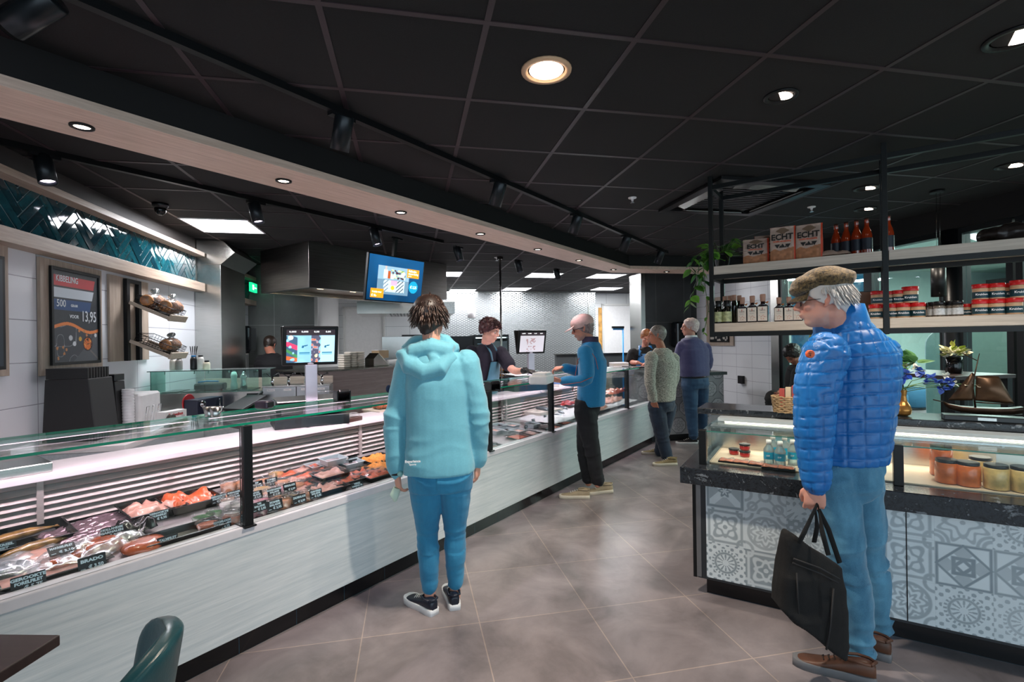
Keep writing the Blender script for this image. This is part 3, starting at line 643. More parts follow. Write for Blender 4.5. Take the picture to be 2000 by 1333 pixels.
def ring(c, side, fwd, a, b, n=20, sq=2.3, back=1.0):
    out = []
    for j in range(n):
        t = 2*PI*j/n; x, y = math.cos(t), math.sin(t); e = 2/sq
        x = math.copysign(abs(x)**e, x); y = math.copysign(abs(y)**e, y); out.append(V(c)+side*(a*x)+fwd*(b*y*(back if y < 0 else 1)))
    return out
def torso(mb, secs, n=22, sq=2.3): mb.loft([ring(c, s, f, a, b, n, sq, bk) for c, s, f, a, b, bk in secs], True, True)
def limb(mb, pts, rad, n=14):
    pts = [V(p) for p in pts]; P = []; R = []
    for i in range(len(pts)-1):
        for k in range(4): t = k/4; P.append(pts[i].lerp(pts[i+1], t)); R.append(rad[i]*(1-t)+rad[i+1]*t)
    P.append(pts[-1]); R.append(rad[-1])
    for _ in range(2): P = [P[0]]+[(P[i-1]+P[i]*2+P[i+1])/4 for i in range(1, len(P)-1)]+[P[-1]]
    mb.tube(P, R, n); mb.ell(P[0], (R[0]*.97,)*3, 12, 8); mb.ell(P[-1], (R[-1]*.97,)*3, 12, 8)
def head_frame(c, face, up=(0,0,1)):
    f = V(face).normalized(); u = V(up); u = (u-f*u.dot(f)).normalized(); s = f.cross(u)
    R = Matrix((s, f, u)).transposed(); return R, Matrix.Translation(c) @ R.to_4x4()
def head(mb, c, R, sc=1.0, old=False, ears=True):
    def E(p, r, RR=None):
        mb.ell(V(c)+R @ (V(p)*sc), [q*sc for q in r], 16, 10, R @ RR if RR else R)
    E((0, -.018, .038), (.074, .096, .086)); E((0, .022, -.030), (.060, .068, .082)); E((0, .05, -.078), (.034, .034, .030)); E((0, .012, -.07), (.052, .052, .04))
    E((0, .062, .035), (.052, .03, .035)); mb.tube([V(c)+R @ (V(p)*sc) for p in ((-.040,.072,.030), (-.018,.086,.029), (0,.087,.027), (.018,.086,.029), (.040,.072,.030))], [.009*sc,.011*sc,.010*sc,.011*sc,.009*sc], 8)
    mb.tube([V(c)+R @ (V(p)*sc) for p in ((0,.082,.028), (0,.094,.010), (0,.108,-.012), (0,.106,-.022))], [.008*sc,.0085*sc,.012*sc,.009*sc], 8)
    E((.010,.096,-.019), (.008,.011,.008)); E((-.010,.096,-.019), (.008,.011,.008))
    E((0,.082,-.040), (.022,.012,.012)); E((0,.090,-.0455), (.021,.010,.0052)); E((0,.087,-.0565), (.018,.010,.0058)); 
    for s in (-1, 1):
        E((s*.036,.055,-.012), (.024,.028,.024)); E((s*.046,.018,-.045), (.014,.035,.035))
        if ears:
            mb.tube([V(c)+R @ (V(p)*sc) for p in ((s*.070,.004,-.026), (s*.077,-.004,-.022), (s*.083,-.018,.004), (s*.082,-.016,.024), (s*.075,-.002,.026), (s*.072,.004,.012))], [.006*sc,.007*sc,.0065*sc,.007*sc,.006*sc,.004*sc], 8)
            E((s*.074,-.008,.0), (.007,.013,.022))
def face_paint(me, c, R, skin, beard=None, sc=1.0, lipc='b5625a', browc='4a3426', hairline=None):
    P = getv(me); Q = (P-np.array(c)) @ np.array(R)/sc      # local
    x, y, z = Q.T; C = np.tile(np.array(srgb(skin)), (len(P), 1)); k = vnoise(P*45, 3)[:, None]*.06+1; C = C*k
    front = y > .03
    def mixin(mask, col, a): 
        nonlocal C
        w = (np.clip(mask, 0, 1)*a)[:, None]; C = C*(1-w)+np.array(srgb(col))*w
    inh = (np.abs(x) < .12)*(np.abs(z) < .14)*(y > -.15)
    mixin((1-(((np.abs(x)-.034)/.022)**2+((z+.022)/.022)**2))*front*inh*1.2, 'd98a78', .35)      # cheeks
    mixin((1-((x/.014)**2+((z+.016)/.012)**2))*(y > .09)*inh, 'c9806e', .5)
    mixin((1-((x/.021)**2+((z+.051)/.0075)**2))*3*(y > .075)*inh, lipc, .8)
    mixin((1-(((np.abs(x)-.028)/.018)**2+((z-.031-.003*np.cos((np.abs(x)-.028)*90))/.0055)**2))*3*(y > .06)*inh, browc, .9)
    mixin((1-(((np.abs(x)-.028)/.016)**2+((z-.012)/.009)**2))*2*(y > .055)*inh, '8a5a4c', .45)
    mixin((np.abs(x) > .069)*inh*(np.abs(z) < .035)*1.0, 'cf7e6c', .35)
    if beard: mixin((1-((x/.062)**4+((z+.078)/.045)**4))*2*(y > -.01)*inh*(.6+.4*vnoise(P*300, 8)), beard, .6)
    paint(me, C)
def hand(mb, w, d, palm, side, curl=.5, sc=1.0, spread=.12, thumb_in=.5):
    """w wrist, d direction of the fingers, palm = direction the palm faces, side=+1/-1 picks the thumb side"""
    d = V(d).normalized(); n = V(palm); n = (n-d*n.dot(d)).normalized(); s = d.cross(n)*side; w = V(w)
    mb.loft([ring(w+d*(t*sc), s, n, a*sc, b*sc, 12, 2.6) for t, a, b in ((-.03,.027,.021), (0,.027,.019), (.02,.032,.017), (.055,.041,.0155), (.085,.042,.014), (.096,.038,.011))], True, True)
    for i, (o, L_, r) in enumerate(((.032,.072,.0088), (.011,.080,.0092), (-.011,.074,.0088), (-.031,.058,.0078))):
        p = w+d*(.086*sc)+s*(o*sc); a = curl*(.75+.12*i); dd = (d+s*(spread*(1.5-i)*.5)).normalized(); pts = [p-dd*.015*sc, p]; ang = 0
        for q, f in enumerate((.46, .30, .24)):
            ang += a*(.9 if q else .7); v = dd*math.cos(ang)+n*math.sin(ang); p = p+v*(L_*f*sc); pts.append(p)
        mb.tube(pts, [r*sc*1.05, r*sc, r*sc*.95, r*sc*.88, r*sc*.72], 9); mb.ell(pts[-1], (r*sc*.72,)*3, 8, 6)
    p = w+d*(.022*sc)+s*(.024*sc); v = (d*.72+s*.62+n*.35*thumb_in).normalized(); v2 = (d*.9+s*.12+n*.55*thumb_in).normalized(); v3 = (d*.9-s*.25*curl+n*.5*thumb_in).normalized()
    q = [p-v*.01*sc, p+v*.034*sc, p+v*.034*sc+v2*.03*sc, p+v*.034*sc+v2*.03*sc+v3*.024*sc]
    mb.tube(q, [.014*sc, .0125*sc, .0105*sc, .0082*sc], 9); mb.ell(q[-1], (.0082*sc,)*3, 8, 6)
def eyes(parent, c, R, sc=1.0, iris='3b2a1c', lid=None, base=V((0,0,0)), down=.0):
    for s in (-1, 1):
        m = MB(); p = V(c)+R @ (V((s*.029, .069, .012))*sc)-base; m.mi = 0; m.ell(p, (.0125*sc,)*3, 12, 8, R); m.mi = 1; m.ell(p+R @ V((0,.0088,-.002-down))*sc, (.0055*sc, .0042*sc, .0055*sc), 10, 6, R)
        m.build('eye', [M('eye_white', 'ddd5d0', .2), M('iris_'+iris, iris, .15)], parent)
def shoe(parent, heel, toe, base, up_mat, sole_mat, L=.29, h=.075, name='shoe', sole_h=.028, lace=None, tilt=0, collar=.05, w=1.0):
    """heel, toe: points on the floor"""
    d = (V(toe)-V(heel)); d = d.normalized(); s = V((d.y, -d.x, 0)).normalized() if abs(d.z) < .9 else V((1,0,0)); u = s.cross(d).normalized()
    if u.z < 0: u = -u
    O = V(heel)-base
    def P(t, x, z): return O+d*(t*L)+s*(x*w)+u*z
    prof = [(0.0,.022), (.03,.029), (.15,.034), (.35,.033), (.55,.039), (.72,.044), (.86,.041), (.95,.030), (1.0,.014)]
    m = MB(); rings = []
    for t, x in prof: rings.append((t, x))
    out = [P(t, x+.004, 0) for t, x in rings]+[P(t, -x*.95-.004, 0) for t, x in reversed(rings)]
    k = len(out); m.loft([[p+u*.0 for p in out], [p+u*sole_h*.9 for p in out], [p+u*sole_h for p in [O+d*(L*.5)+(q-(O+d*(L*.5)))*.97 for q in out]]], True, True)
    sole = m
    m = MB(); secs = []
    for t, x, z in ((.005,.018,h*.9), (.04,.027,h+.008), (.14,.031,h+.014), (.28,.032,h+.004), (.40,.033,h*.93), (.55,.038,h*.74), (.70,.042,h*.58), (.84,.040,h*.50), (.94,.029,h*.42), (.99,.013,h*.30)):
        r = []
        for j in range(14):
            a = 2*PI*j/14; cx, cz = math.cos(a), math.sin(a); r.append(P(t, x*math.copysign(abs(cx)**.8, cx), sole_h*.6+(z-sole_h*.6)*(.5+.5*math.copysign(abs(cz)**.75, cz))))
        secs.append(r)
    m.loft(secs, True, True)
    sh_ = m.build(name, up_mat, parent); sole.build('sole', sole_mat, sh_)
    m = MB(); m.tube([P(.07, -.03, h+.006), P(.0, 0, h+.01), P(.07, .03, h+.006), P(.2, .034, h+.008), P(.36, .02, h+.006), P(.36, -.02, h+.006), P(.2, -.034, h+.008), P(.07, -.03, h+.006)], .007, 6); m.build('collar', up_mat, sh_)
    if lace:
        m = MB()
        for q in range(4): t = .40+.07*q; z = h*(.95-.28*(q/3))+.006; m.tube([P(t, -.02, z-.004), P(t+.02, 0, z+.003), P(t, .02, z-.004)], .0028, 5)
        m.build('laces', lace, sh_)
    return sh_
SKIN = MP('skin', .5, .4, sss=.12, bmp=.05)
def shift(me, base): setv(me, getv(me)-np.array(base)); return me
def finish(me, name, mat_, parent, base): shift(me, base); return mk(name, me, mat_, parent)
def knit(name, c1, c2, scale=90, rough=.85, b=.4, an=(1,1,1), sheen=.3):
    if name in MT: return MT[name]
    m, nt, N, L, bs = new(name); v = coords(nt, an); n = noisen(nt, v, scale, 4, .7)
    L.new(ramp(nt, n, [(.35, srgb(c1)), (.68, srgb(c2))]), bs.inputs['Base Color']); bs.inputs['Roughness'].default_value = rough; bs.inputs['Sheen Weight'].default_value = sheen; bump(nt, n, bs, b, .003); return m
def denim(name, c1, c2):
    if name in MT: return MT[name]
    m, nt, N, L, bs = new(name); v = coords(nt, (1,1,1)); n = noisen(nt, v, 260, 3, .7); big = noisen(nt, coords(nt, (1,1,.45)), 7, 4, .6)
    a = N.new('ShaderNodeMath'); a.operation = 'MULTIPLY_ADD'; a.inputs[1].default_value = .35; L.new(n, a.inputs[0]); L.new(big, a.inputs[2])
    L.new(ramp(nt, a.outputs[0], [(.42, srgb(c1)), (.9, srgb(c2))]), bs.inputs['Base Color']); bs.inputs['Roughness'].default_value = .8; bs.inputs['Sheen Weight'].default_value = .2; bump(nt, n, bs, .25, .002); return m
def strands(name, mat_, parent, base, c, R, sc, roots, flow, L_, r0, seed, cols=None, wav=.0, nseg=5):
    """locks of hair: tapered tubes that leave the scalp and follow the flow"""
    rr = random.Random(seed); m = MB(); cl = []
    for (a, e) in roots:
        dirn = V((math.cos(e)*math.sin(a), math.cos(e)*math.cos(a), math.sin(e))); p = V((0, -.016, .040))+V((dirn.x*.078, dirn.y*.100, dirn.z*.090))
        pts = [p-dirn*.006]; f = V(flow(dirn)); f = f.normalized(); l = L_*rr.uniform(.7, 1.25)
        ph = rr.uniform(0, 6.28); side = dirn.cross(f); side = side.normalized() if side.length > .01 else V((1,0,0))
        q = p.copy()
        for k in range(nseg):
            t = (k+1)/nseg; dk = V((q.x/.078, (q.y+.016)/.100, (q.z-.04)/.090)).normalized(); ff = f-dk*min(0, f.dot(dk)); step = (ff+dk*(.30*(1-t)+.02)+side*(wav*math.sin(ph+5*t))).normalized()*(l/nseg); q = q+step; pts.append(q.copy())
        rad = [r0*.9]+[r0*rr.uniform(.85, 1.1)*(1-.75*((k+1)/nseg)**2) for k in range(nseg)]
        n0 = len(m.v); m.tube([V(c)+R @ (x*sc)-base for x in pts], [x*sc for x in rad], 6, flat=.55, up=R @ dirn); cl += [rr.random()]*(len(m.v)-n0)
    me = m.mesh(name); 
    P = getv(me); 
    if cols is not None:
        k = vnoise(P*np.array([140,140,30]), seed)*.5+.5; k2 = vnoise(P*22+3, seed+2)*.5+.5; t = np.clip(k*.6+k2*.6-.1, 0, 1)[:, None]; t = t**1.6
        paint(me, np.array(srgb(cols[0]))*(1-t)+np.array(srgb(cols[1]))*t)
    return mk(name, me, mat_, parent)
HAIR = MP('hair', .45, .5)
def scalp_cap(mb, c, R, sc, th=.012, front=.045, zlow=-.03, back=-.09):
    """solid base of the hair: part of an ellipsoid around the skull"""
    n, m_ = 28, 18; vs = []; fs = []
    for i in range(m_+1):
        for j in range(n):
            a = 2*PI*j/n; dx, dy = math.sin(a), math.cos(a)
            lim = zlow if dy < .2 else (zlow*(1-(dy-.2)/.8)+front*((dy-.2)/.8)+.02*(1-abs(dx)))
            if dy < -.2: lim = zlow+(back-zlow)*((-dy-.2)/.8)
            zt = .126; z = zt+(lim-zt)*i/m_; k = max(0, 1-((z-.038)/.092)**2)**.5 if z > .038 else max(.62, (1-((z-.038)/.16)**2))
            vs.append((dx*(.077+th)*k, -.016+dy*(.099+th)*k, z+th*(1-i/m_)))
    vs = [V(c)+R @ (V(p)*sc) for p in vs]
    for i in range(m_):
        for j in range(n): fs.append((i*n+j, i*n+(j+1) % n, (i+1)*n+(j+1) % n, (i+1)*n+j))
    fs.append(tuple(range(n))); mb.add(vs, fs, True); b = len(mb.v)-len(vs); mb.f.append(tuple(b+m_*n+j for j in range(n))); mb.m.append(mb.mi); mb.sm.append(True)
def body(name, label, base, prims, voxel, headc, R, skin, sc=1.0, **kw):
    mb = MB(); prims(mb); me = remesh(mb, voxel, 2, 'body'); face_paint(me, headc, R, skin, sc=sc, **kw); shift(me, base)
    o = mk(name, me, SKIN); o.location = base; tag(o, label, 'person'); return o
def garment(name, prims, voxel, mat_, parent, base, bones=None, amp=.006, f=16, seed=1, smooth=4, post=None):
    mb = MB(); prims(mb); me = remesh(mb, voxel, smooth, name)
    if bones: wrinkle(me, bones, amp, f, seed)
    if post: post(me)
    return finish(me, name, mat_, parent, base)
# ---------------------------------------------------------------- woman in the teal jacket, seen from behind
def woman():
    w = 2.78; fl = V((-.70, .71, 0)); vd = V((_fw.x, _fw.y, 0)).normalized()
    fwd = (at(840, 700, w=w)-CAM); fwd.z = 0; fwd.normalize(); side = V((fwd.y, -fwd.x, 0))      # she faces away; side = her right
    base = V((-1.93, 2.03, 0))
    heelL, heelR = at(850, 1203, z=0), at(889, 1194, z=0)
    def C(px, py, dw=0): return at(px, py, w=w+dw)
    aL, aR = C(840,1160,.02), C(889,1150,.08); kL, kR = C(836,1045,.04), C(889,1042,.06); hL, hR = C(833,925,0), C(886,925,0)
    pel, wst, chst, neck, hd = C(860,905), C(859,830), C(857,740), C(846,680,.01), C(841,624,.02)
    sL, sR = C(793,706,.0), C(917,705,.0); eL, eR = C(768,820,-.01), C(936,812,-.0); wL, wR = C(775,922,-.0), C(933,902,.05)
    face = (fwd+side*.42).normalized(); R, Tm = head_frame(hd, face, (0,0,1)); sc = .98
    def bp(m):
        head(m, hd, R, sc); limb(m, [hd-V((0,0,.06))-fwd*.02, neck-V((0,0,.02))], [.05,.055]); torso(m, [(pel, side, fwd, .14, .095, 1.), (wst, side, fwd, .125, .085, 1), (chst, side, fwd, .15, .10, 1), (neck-V((0,0,.05)), side, fwd, .11, .07, 1)])
        for s_, e_, w_, sd in ((sL, eL, wL, 1), (sR, eR, wR, -1)): limb(m, [s_.lerp(chst, .25), s_.lerp(chst,.08), e_, w_], [.05,.048,.037,.026])
        hand(m, wL, V((.0,.0,-1))+side*.10, side*.8+fwd*.3, -1, .75, .92); hand(m, wR, V((0,0,-1))-side*.05, -side*.8+fwd*.3, 1, .6, .92)
        for h_, k_, a_ in ((hL,kL,aL), (hR,kR,aR)): limb(m, [h_, k_, a_, a_-V((0,0,.05))], [.075,.048,.034,.03])
    o = body('person', 'person in a hooded teal jacket and blue jeans standing at the counter, seen from behind', base, bp, .0055, hd, R, 'd9a08a', sc)
    TEAL = M('softshell_teal', '6ab3c6', .75, var=.05, vs=120, bmp=.12, bs=500, sheen=.3)
    hem = C(859,921)
    def jp(m):
        up = V((0,0,1))
        torso(m, [(hem, side, fwd, .195, .135, 1.05), (C(859,900), side, fwd, .192, .135, 1.05), (C(858,860), side, fwd, .182, .13, 1.), (C(857,800), side, fwd, .178, .128, 1.), (C(856,750), side, fwd, .182, .13, 1.), (C(855,712), side, fwd, .175, .12, 1.), (C(853,694), side, fwd, .135, .10, 1.), (C(850,682), side, fwd, .085, .08, 1)], 26, 2.25)
        limb(m, [sL+side*.02-up*.01, eL, wL+up*.005], [.071, .062, .049], 16); limb(m, [sR-side*.02-up*.01, eR, wR+up*.005], [.071, .062, .047], 16)
    bones = [(hem, chst, .2, .7), (sL, eL, .07, 1.1), (eL, wL, .06, 1.2), (sR, eR, .07, 1.1), (eR, wR, .06, 1.2)]
    jk = garment('jacket', jp, .0075, TEAL, o, base, bones, .011, 9, 3)
    # hood lying on the shoulders
    def hp(m):
        c = C(838, 690, -.055); 
        a = [C(788,688,-.02), C(800,712,-.07), C(830,728,-.10), C(862,720,-.10), (C(888,692,-.05))]
        m.tube(a, [.038,.052,.056,.052,.034], 14); m.tube([C(790,686,.0), C(812,668,.02), C(842,662,.03), C(872,665,.02), C(892,688,.0)], [.034,.034,.034,.034,.03], 12)
        m.tube([C(800,690,-.05), C(842,682,-.05), C(885,690,-.05)], [.045,.062,.045], 12); m.tube([C(842,668,-.03), C(846,700,-.09), C(842,735,-.115)], [.03,.035,.02], 10)
    garment('hood', hp, .0075, TEAL, jk, base, [(C(790,690), C(890,690), .06, 1.2)], .009, 12, 9, 3)
    # seams / hem band, chest print at the lower back left, sleeve badge
    text('Experience', .018, M('print_white', 'f4f4f4', .5), jk, C(806,902,-.158)-base, (PI/2, .0, math.atan2(side.y, side.x)), 'print', .0008)
    text('Sports', .014, MT['print_white'], jk, C(806,908,-.160)-base, (PI/2, 0, math.atan2(side.y, side.x)), 'print', .0004)
    m = MB(); m.ell(C(759,760,0)-base, (.006, .02, .022)); m.build('sleeve_badge', M('badge_navy', '27304d', .6), jk)
    JN = denim('bright_blue_denim', '176c96', '2f8fb8')
    def tp(m):
        torso(m, [(C(861,905), side, fwd, .178, .12, 1.1), (C(861,930), side, fwd, .185, .122, 1.12), (C(861,955), side, fwd, .175, .105, 1.1)], 24)
        for h_, k_, a_, q in ((hL,kL,aL,-1), (hR,kR,aR,1)): limb(m, [h_+side*.004*q+V((0,0,-.01)), h_.lerp(k_, .45)+side*.004*q, k_, k_.lerp(a_, .3)-fwd*.018, a_.lerp(k_, .12)], [.100,.085,.058,.060,.045], 18)
    garment('jeans', tp, .0065, JN, o, base, [(hL,kL,.09,1), (kL,aL,.055,1.2), (hR,kR,.09,1), (kR,aR,.055,1.2)], .0065, 16, 12, 3)
    dL = (fwd*.8-side*.62).normalized(); dR = (fwd-side*.12).normalized()
    NV = M('navy_leather', '151c2c', .35, var=.2); SO = M('white_rubber', 'e6e8ea', .45)
    shoe(o, heelL-V((0,0,0)), heelL+dL, base, NV, SO, .265, .075, 'sneaker', .035, M('lace_white', 'e9e6e0', .8)); shoe(o, heelR, heelR+dR, base, NV, SO, .265, .075, 'sneaker', .035, MT['lace_white'])
    # hair: short, layered, brown with lighter streaks
    mb = MB(); scalp_cap(mb, hd, R, sc, .016, .05, -.045, -.095); me = remesh(mb, .006, 2); P = getv(me); paint(me, np.tile(np.array(srgb('2a1d19')), (len(P), 1))); hr = finish(me, 'hair', HAIR, o, base)
    rr = random.Random(4); roots = []
    for i in range(620):
        a = rr.uniform(-PI, PI); e = rr.uniform(-.5, 1.55)
        if abs(a) < .75 and e < .45: continue
        roots.append((a, e))
    strands('hair_locks', HAIR, hr, base, hd, R, sc, roots, lambda d: V((d.x*.5+.12*(d.z > .8), d.y*.5-.3*(d.z > .8)-.1, -.9+.5*d.z)), .058, .0066, 5, ('180f0d', '66483a'), .18)
    # things in her left hand: a small pale bag end and dark phone
    b = MB(); b.tube([wL+V((0,0,-.09)), wL+V((0,0,-.13))-side*.015, wL+V((0,0,-.165))-side*.01], [.02,.026,.008], 10); x = b.build('paper_napkin', M('pale_green_paper', 'cfe8d6', .8)); tag(x, 'crumpled pale green paper held in the left hand of the person in the teal jacket', 'paper')
    b = MB(); b.tube([wL+V((0,0,-.004))+V((.034*math.cos(a),.034*math.sin(a),0))-base for a in [2*PI*k/18 for k in range(19)]], .011, 6, flat=.4, up=(1,0,0)); wt = b.build('wristwatch', BLKP, o); b = MB(); b.ell(wL+V((0,0,-.004))+side*.02-fwd*.032-base, (.017,.017,.017)); b.build('watch_face', M('watch_face', '8fc0bb', .2), wt)
woman()
# ---------------------------------------------------------------- big man in the quilted blue jacket, flat cap, black bag
def capman():
    w = 2.30; up = V((0,0,1)); toe, heel = at(1556,1296,z=0), at(1712,1338,z=0)
    fwd = (-_r*.88+_fw*.48); fwd.z = 0; fwd.normalize(); side = V((fwd.y, -fwd.x, 0))     # side = his right (away from us)
    base = V((-.02, 2.78, 0))
    def C(px, py, dw=0): return at(px, py, w=w+dw)
    hd = C(1606, 590, -.02); R, Tm = head_frame(hd, (fwd*1.0-side*.06-up*.14), up); sc = 1.02
    neck = C(1634, 640, .02); chst = C(1662, 715, .05); wst = C(1655, 820, .04); pel = C(1650, 900, .04)
    sL, eL, wL = C(1603, 690, -.12), C(1590, 835, -.15), C(1594, 950, -.17)
    sR, eR, wR = C(1720, 690, .20), C(1700, 830, .25), C(1640, 905, .26)
    hL, kL, aL = C(1617, 925, -.03), C(1655, 1095, -.02), C(1678, 1270, -.0); hR, kR, aR = C(1672, 925, .12), C(1695, 1080, .18), C(1716, 1228, .22)
    def bp(m):
        head(m, hd, R, sc, True); limb(m, [hd-up*.05-fwd*.03, neck], [.058,.062]); torso(m, [(pel, side, fwd, .15, .11, 1.), (wst, side, fwd, .15, .11, 1), (chst, side, fwd, .17, .12, 1), (neck-up*.05, side, fwd, .07, .06, 1)])
        limb(m, [sL, eL, wL], [.05,.042,.032]); limb(m, [sR, eR, wR], [.05,.042,.032])
        hand(m, wL+up*.01, -up+fwd*.08, side, -1, 1.15, 1.02, thumb_in=1.0); hand(m, wR, (fwd-side*.3-up*.2), -side, 1, .8)
        for h_, k_, a_ in ((hL,kL,aL), (hR,kR,aR)): limb(m, [h_, k_, a_, a_-up*.04], [.08,.055,.042,.038])
    o = body('person', 'person in a quilted blue jacket and brown flat cap holding a black bag', base, bp, .0055, hd, R, 'd79a86', sc, beard='c9a79a', browc='b9aca2')
    eyes(o, hd, R, sc, '4a5a66', base=base)
    # jacket with real quilting
    BLU = M('quilted_nylon_blue', '0a66ae', .42, var=.05, vs=60, bmp=.3, bs=38, spec=.5)
    hem = C(1641, 893, .04)
    def jp(m):
        torso(m, [(hem, side, fwd, .205, .185, 1.0), (C(1644,860,.04), side, fwd, .208, .19, 1.), (C(1650,800,.04), side, fwd, .21, .198, 1.), (C(1658,740,.05), side, fwd, .215, .198, 1.), (C(1663,690,.05), side, fwd, .21, .182, 1.), (C(1655,655,.05), side, fwd, .165, .14, 1.), (C(1645,625,.03), side, fwd, .10, .095, 1)], 28, 2.2)
        limb(m, [sL+fwd*-.02, C(1592,760,-.15), eL, wL+up*.02], [.093,.086,.075,.055], 18); limb(m, [sR, eR, wR+up*.02], [.088,.072,.055], 16)
    def quilt(me):
        P = getv(me); N = getn(me); disp = np.zeros(len(P)); s_, f_ = np.array(side), np.array(fwd); ctr = np.array(chst)
        dA, tA = seg(P, sL, eL); dB, tB = seg(P, eL, wL); dC, tC = seg(P, sR, eR); dD, tD = seg(P, eR, wR)
        armL = np.minimum(dA, dB) < .098; armR = np.minimum(dC, dD) < .09
        rel = P-ctr; ang = np.arctan2(rel@s_, rel@f_); 
        la = P[:,2]
        # torso: horizontal rows every 5.5 cm that sag into a V at the spine, uprights every 5.5 cm around
        row = P[:,2]/.056+.35*np.cos(ang)-.25*np.abs(np.sin(ang*1.0)); col = ang*.215/.060
        rowa = (P[:,2]+.12*(P@f_))/.046; anga = np.arctan2((P-np.array(eL))@s_, (P-np.array(eL))@f_); cola = anga*.08/.052
        row = np.where(armL|armR, rowa, row); col = np.where(armL|armR, cola, col)
        wob = .06*vnoise(P*9, 3); a = np.abs(((row+wob) % 1)-.5)*2; b_ = np.abs(((col+wob) % 1)-.5)*2
        gr = np.maximum(np.clip((a-.86)/.14, 0, 1), np.clip((b_-.90)/.10, 0, 1)*.8)
        puff = (1-a**4)*(1-b_**6)*.0030-.0050*gr**1.3; puff = puff+.0022*vnoise(P*np.array([55,55,38]), 6)+.0025*vnoise(P*18, 9)
        setv(me, P+N*puff[:, None])
    jk = garment('jacket', jp, .0055, BLU, o, base, [(hem, chst, .25, .6), (sL, eL, .09, 1), (eL, wL, .07, 1.2)], .005, 10, 21, 3, quilt)
    # stand-up collar
    rings = []; cc = [(C(1646,648,.03), .118, .118), (C(1641,622,.03), .102, .112), (C(1634,596,.03), .092, .108)]
    m = MB(); out = [ring(c, side, fwd, a, b, 26) for c, a, b in cc]; inn = [ring(c+up*.002, side, fwd, a-.014, b-.014, 26) for c, a, b in reversed(cc)]
    for r_ in out+inn:
        for i_, p in enumerate(r_): r_[i_] = p-up*.030*max(0, (p-cc[0][0]).dot(fwd)/.1)
    m.loft(out+inn, False, True); me = m.mesh('collar'); finish(me, 'collar', BLU, jk, base)
    m = MB(Matrix.Translation(C(1583,692,-.232)-base) @ (-_fw).to_track_quat('Z','Y').to_matrix().to_4x4()); m.lathe([(.0165,-.01), (.0165,.003), (.014,.005)], n=22); bd = m.build('badge', M('badge_orange', 'd8551f', .5), jk)
    m = MB(Matrix.Translation(C(1583,692,-.240)-base) @ (-_fw).to_track_quat('Z','Y').to_matrix().to_4x4()); m.tube([(-.004,-.006,0),(0,-.008,0),(.004,-.006,0)], .001, 5); m.tube([(0,.008,0),(0,-.008,0)], .001, 5); m.tube([(-.006,.002,0),(.006,.002,0)], .0012, 5); m.build('badge_emblem', BLKP, bd)
    m = MB(); m.tube([C(1566,745,-.02)-base, C(1560,790,-.03)-base, C(1572,845,-.05)-base], [.004,.010,.004], 8); m.build('pocket_opening', M('pocket_shadow_navy', '0c2038', .8), jk)
    JN = denim('washed_blue_denim', '1f5878', '5d9ab8')
    def tp(m):
        torso(m, [(C(1648,875,.04), side, fwd, .165, .135, 1.05), (C(1648,905,.04), side, fwd, .17, .14, 1.1), (C(1647,945,.04), side, fwd, .165, .13, 1.15), (C(1648,965,.04), side, fwd, .14, .10, 1.1)], 24)
        for h_, k_, a_ in ((hL,kL,aL), (hR,kR,aR)): limb(m, [h_-up*.01, h_.lerp(k_,.5)-fwd*.01, k_, k_.lerp(a_,.4)-fwd*.012, a_-up*.005], [.106,.092,.072,.068,.058], 18)
    jn = garment('jeans', tp, .0065, JN, o, base, [(hL,kL,.1,1.1), (kL,aL,.065,1.3), (hR,kR,.1,1.1), (kR,aR,.065,1.3)], .012, 12, 31, 3)
    # back pocket with stitching
    pc = [C(1637,908,-.115), C(1690,902,-.10), C(1695,950,-.10), C(1664,975,-.12), C(1630,965,-.115)]
    m = MB(); m.tube([p-base for p in pc]+[pc[0]-base], .0022, 5); m.build('pocket_stitching', M('stitch_thread', '8fb8cc', .8), jn)
    BR = M('brown_leather_shoe', '5d3a28', .5, var=.3, vs=14, bmp=.1); SO = M('grey_rubber_sole', '6f7073', .7)
    shoe(o, heel-fwd*.0, toe, base, BR, SO, .315, .085, 'shoe', .036, M('lace_brown', '2d2019', .8)); h2 = at(1742,1292,z=0); shoe(o, h2, h2+fwd*1+side*.25, base, BR, SO, .30, .085, 'shoe', .036, MT['lace_brown'])
    # white hair at the back and sides
    mb = MB(); scalp_cap(mb, hd, R, sc, .008, .06, -.02, -.07); me = remesh(mb, .006, 2); paint(me, np.tile(np.array(srgb('cfc9c4')), (len(me.vertices), 1))); hr = finish(me, 'hair', HAIR, o, base)
    rr = random.Random(9); roots = []
    for i in range(300):
        a = rr.uniform(1.35, 2*PI-1.35); a = a if a < PI else a-2*PI; e = rr.uniform(-.45, .35)
        if abs(a) < 1.75 and e < .05: continue
        roots.append((a, e))
    strands('hair_locks', HAIR, hr, base, hd, R, sc, roots, lambda d: V((d.x*.35, d.y*.35-.1, -1)), .050, .0066, 6, ('b9b2ac', 'efece8'), .12)
    # spectacles
    m = MB()
    for s in (-1, 1):
        c = hd+R @ (V((s*.034,.090,.010))*sc)-base; m.tube([c+R @ V((.023*math.cos(t), -.004*abs(math.cos(t)), .017*math.sin(t))) for t in [2*PI*k/16 for k in range(17)]], .0014, 6)
        m.tube([c+R @ V((s*.022, -.004, .006)), hd+R @ V((s*.078,.02,.012))-base, hd+R @ V((s*.082,-.02,.006))-base], .0015, 6)
    m.tube([hd+R @ V((-.012,.096,.014))-base, hd+R @ V((.012,.096,.014))-base], .0014, 6); m.build('spectacles', M('spectacle_metal', '2a2c30', .25, .8), o)
    # flat cap
    TW = knit('tweed_brown', '17120c', '7d6742', 95, .95, .8)
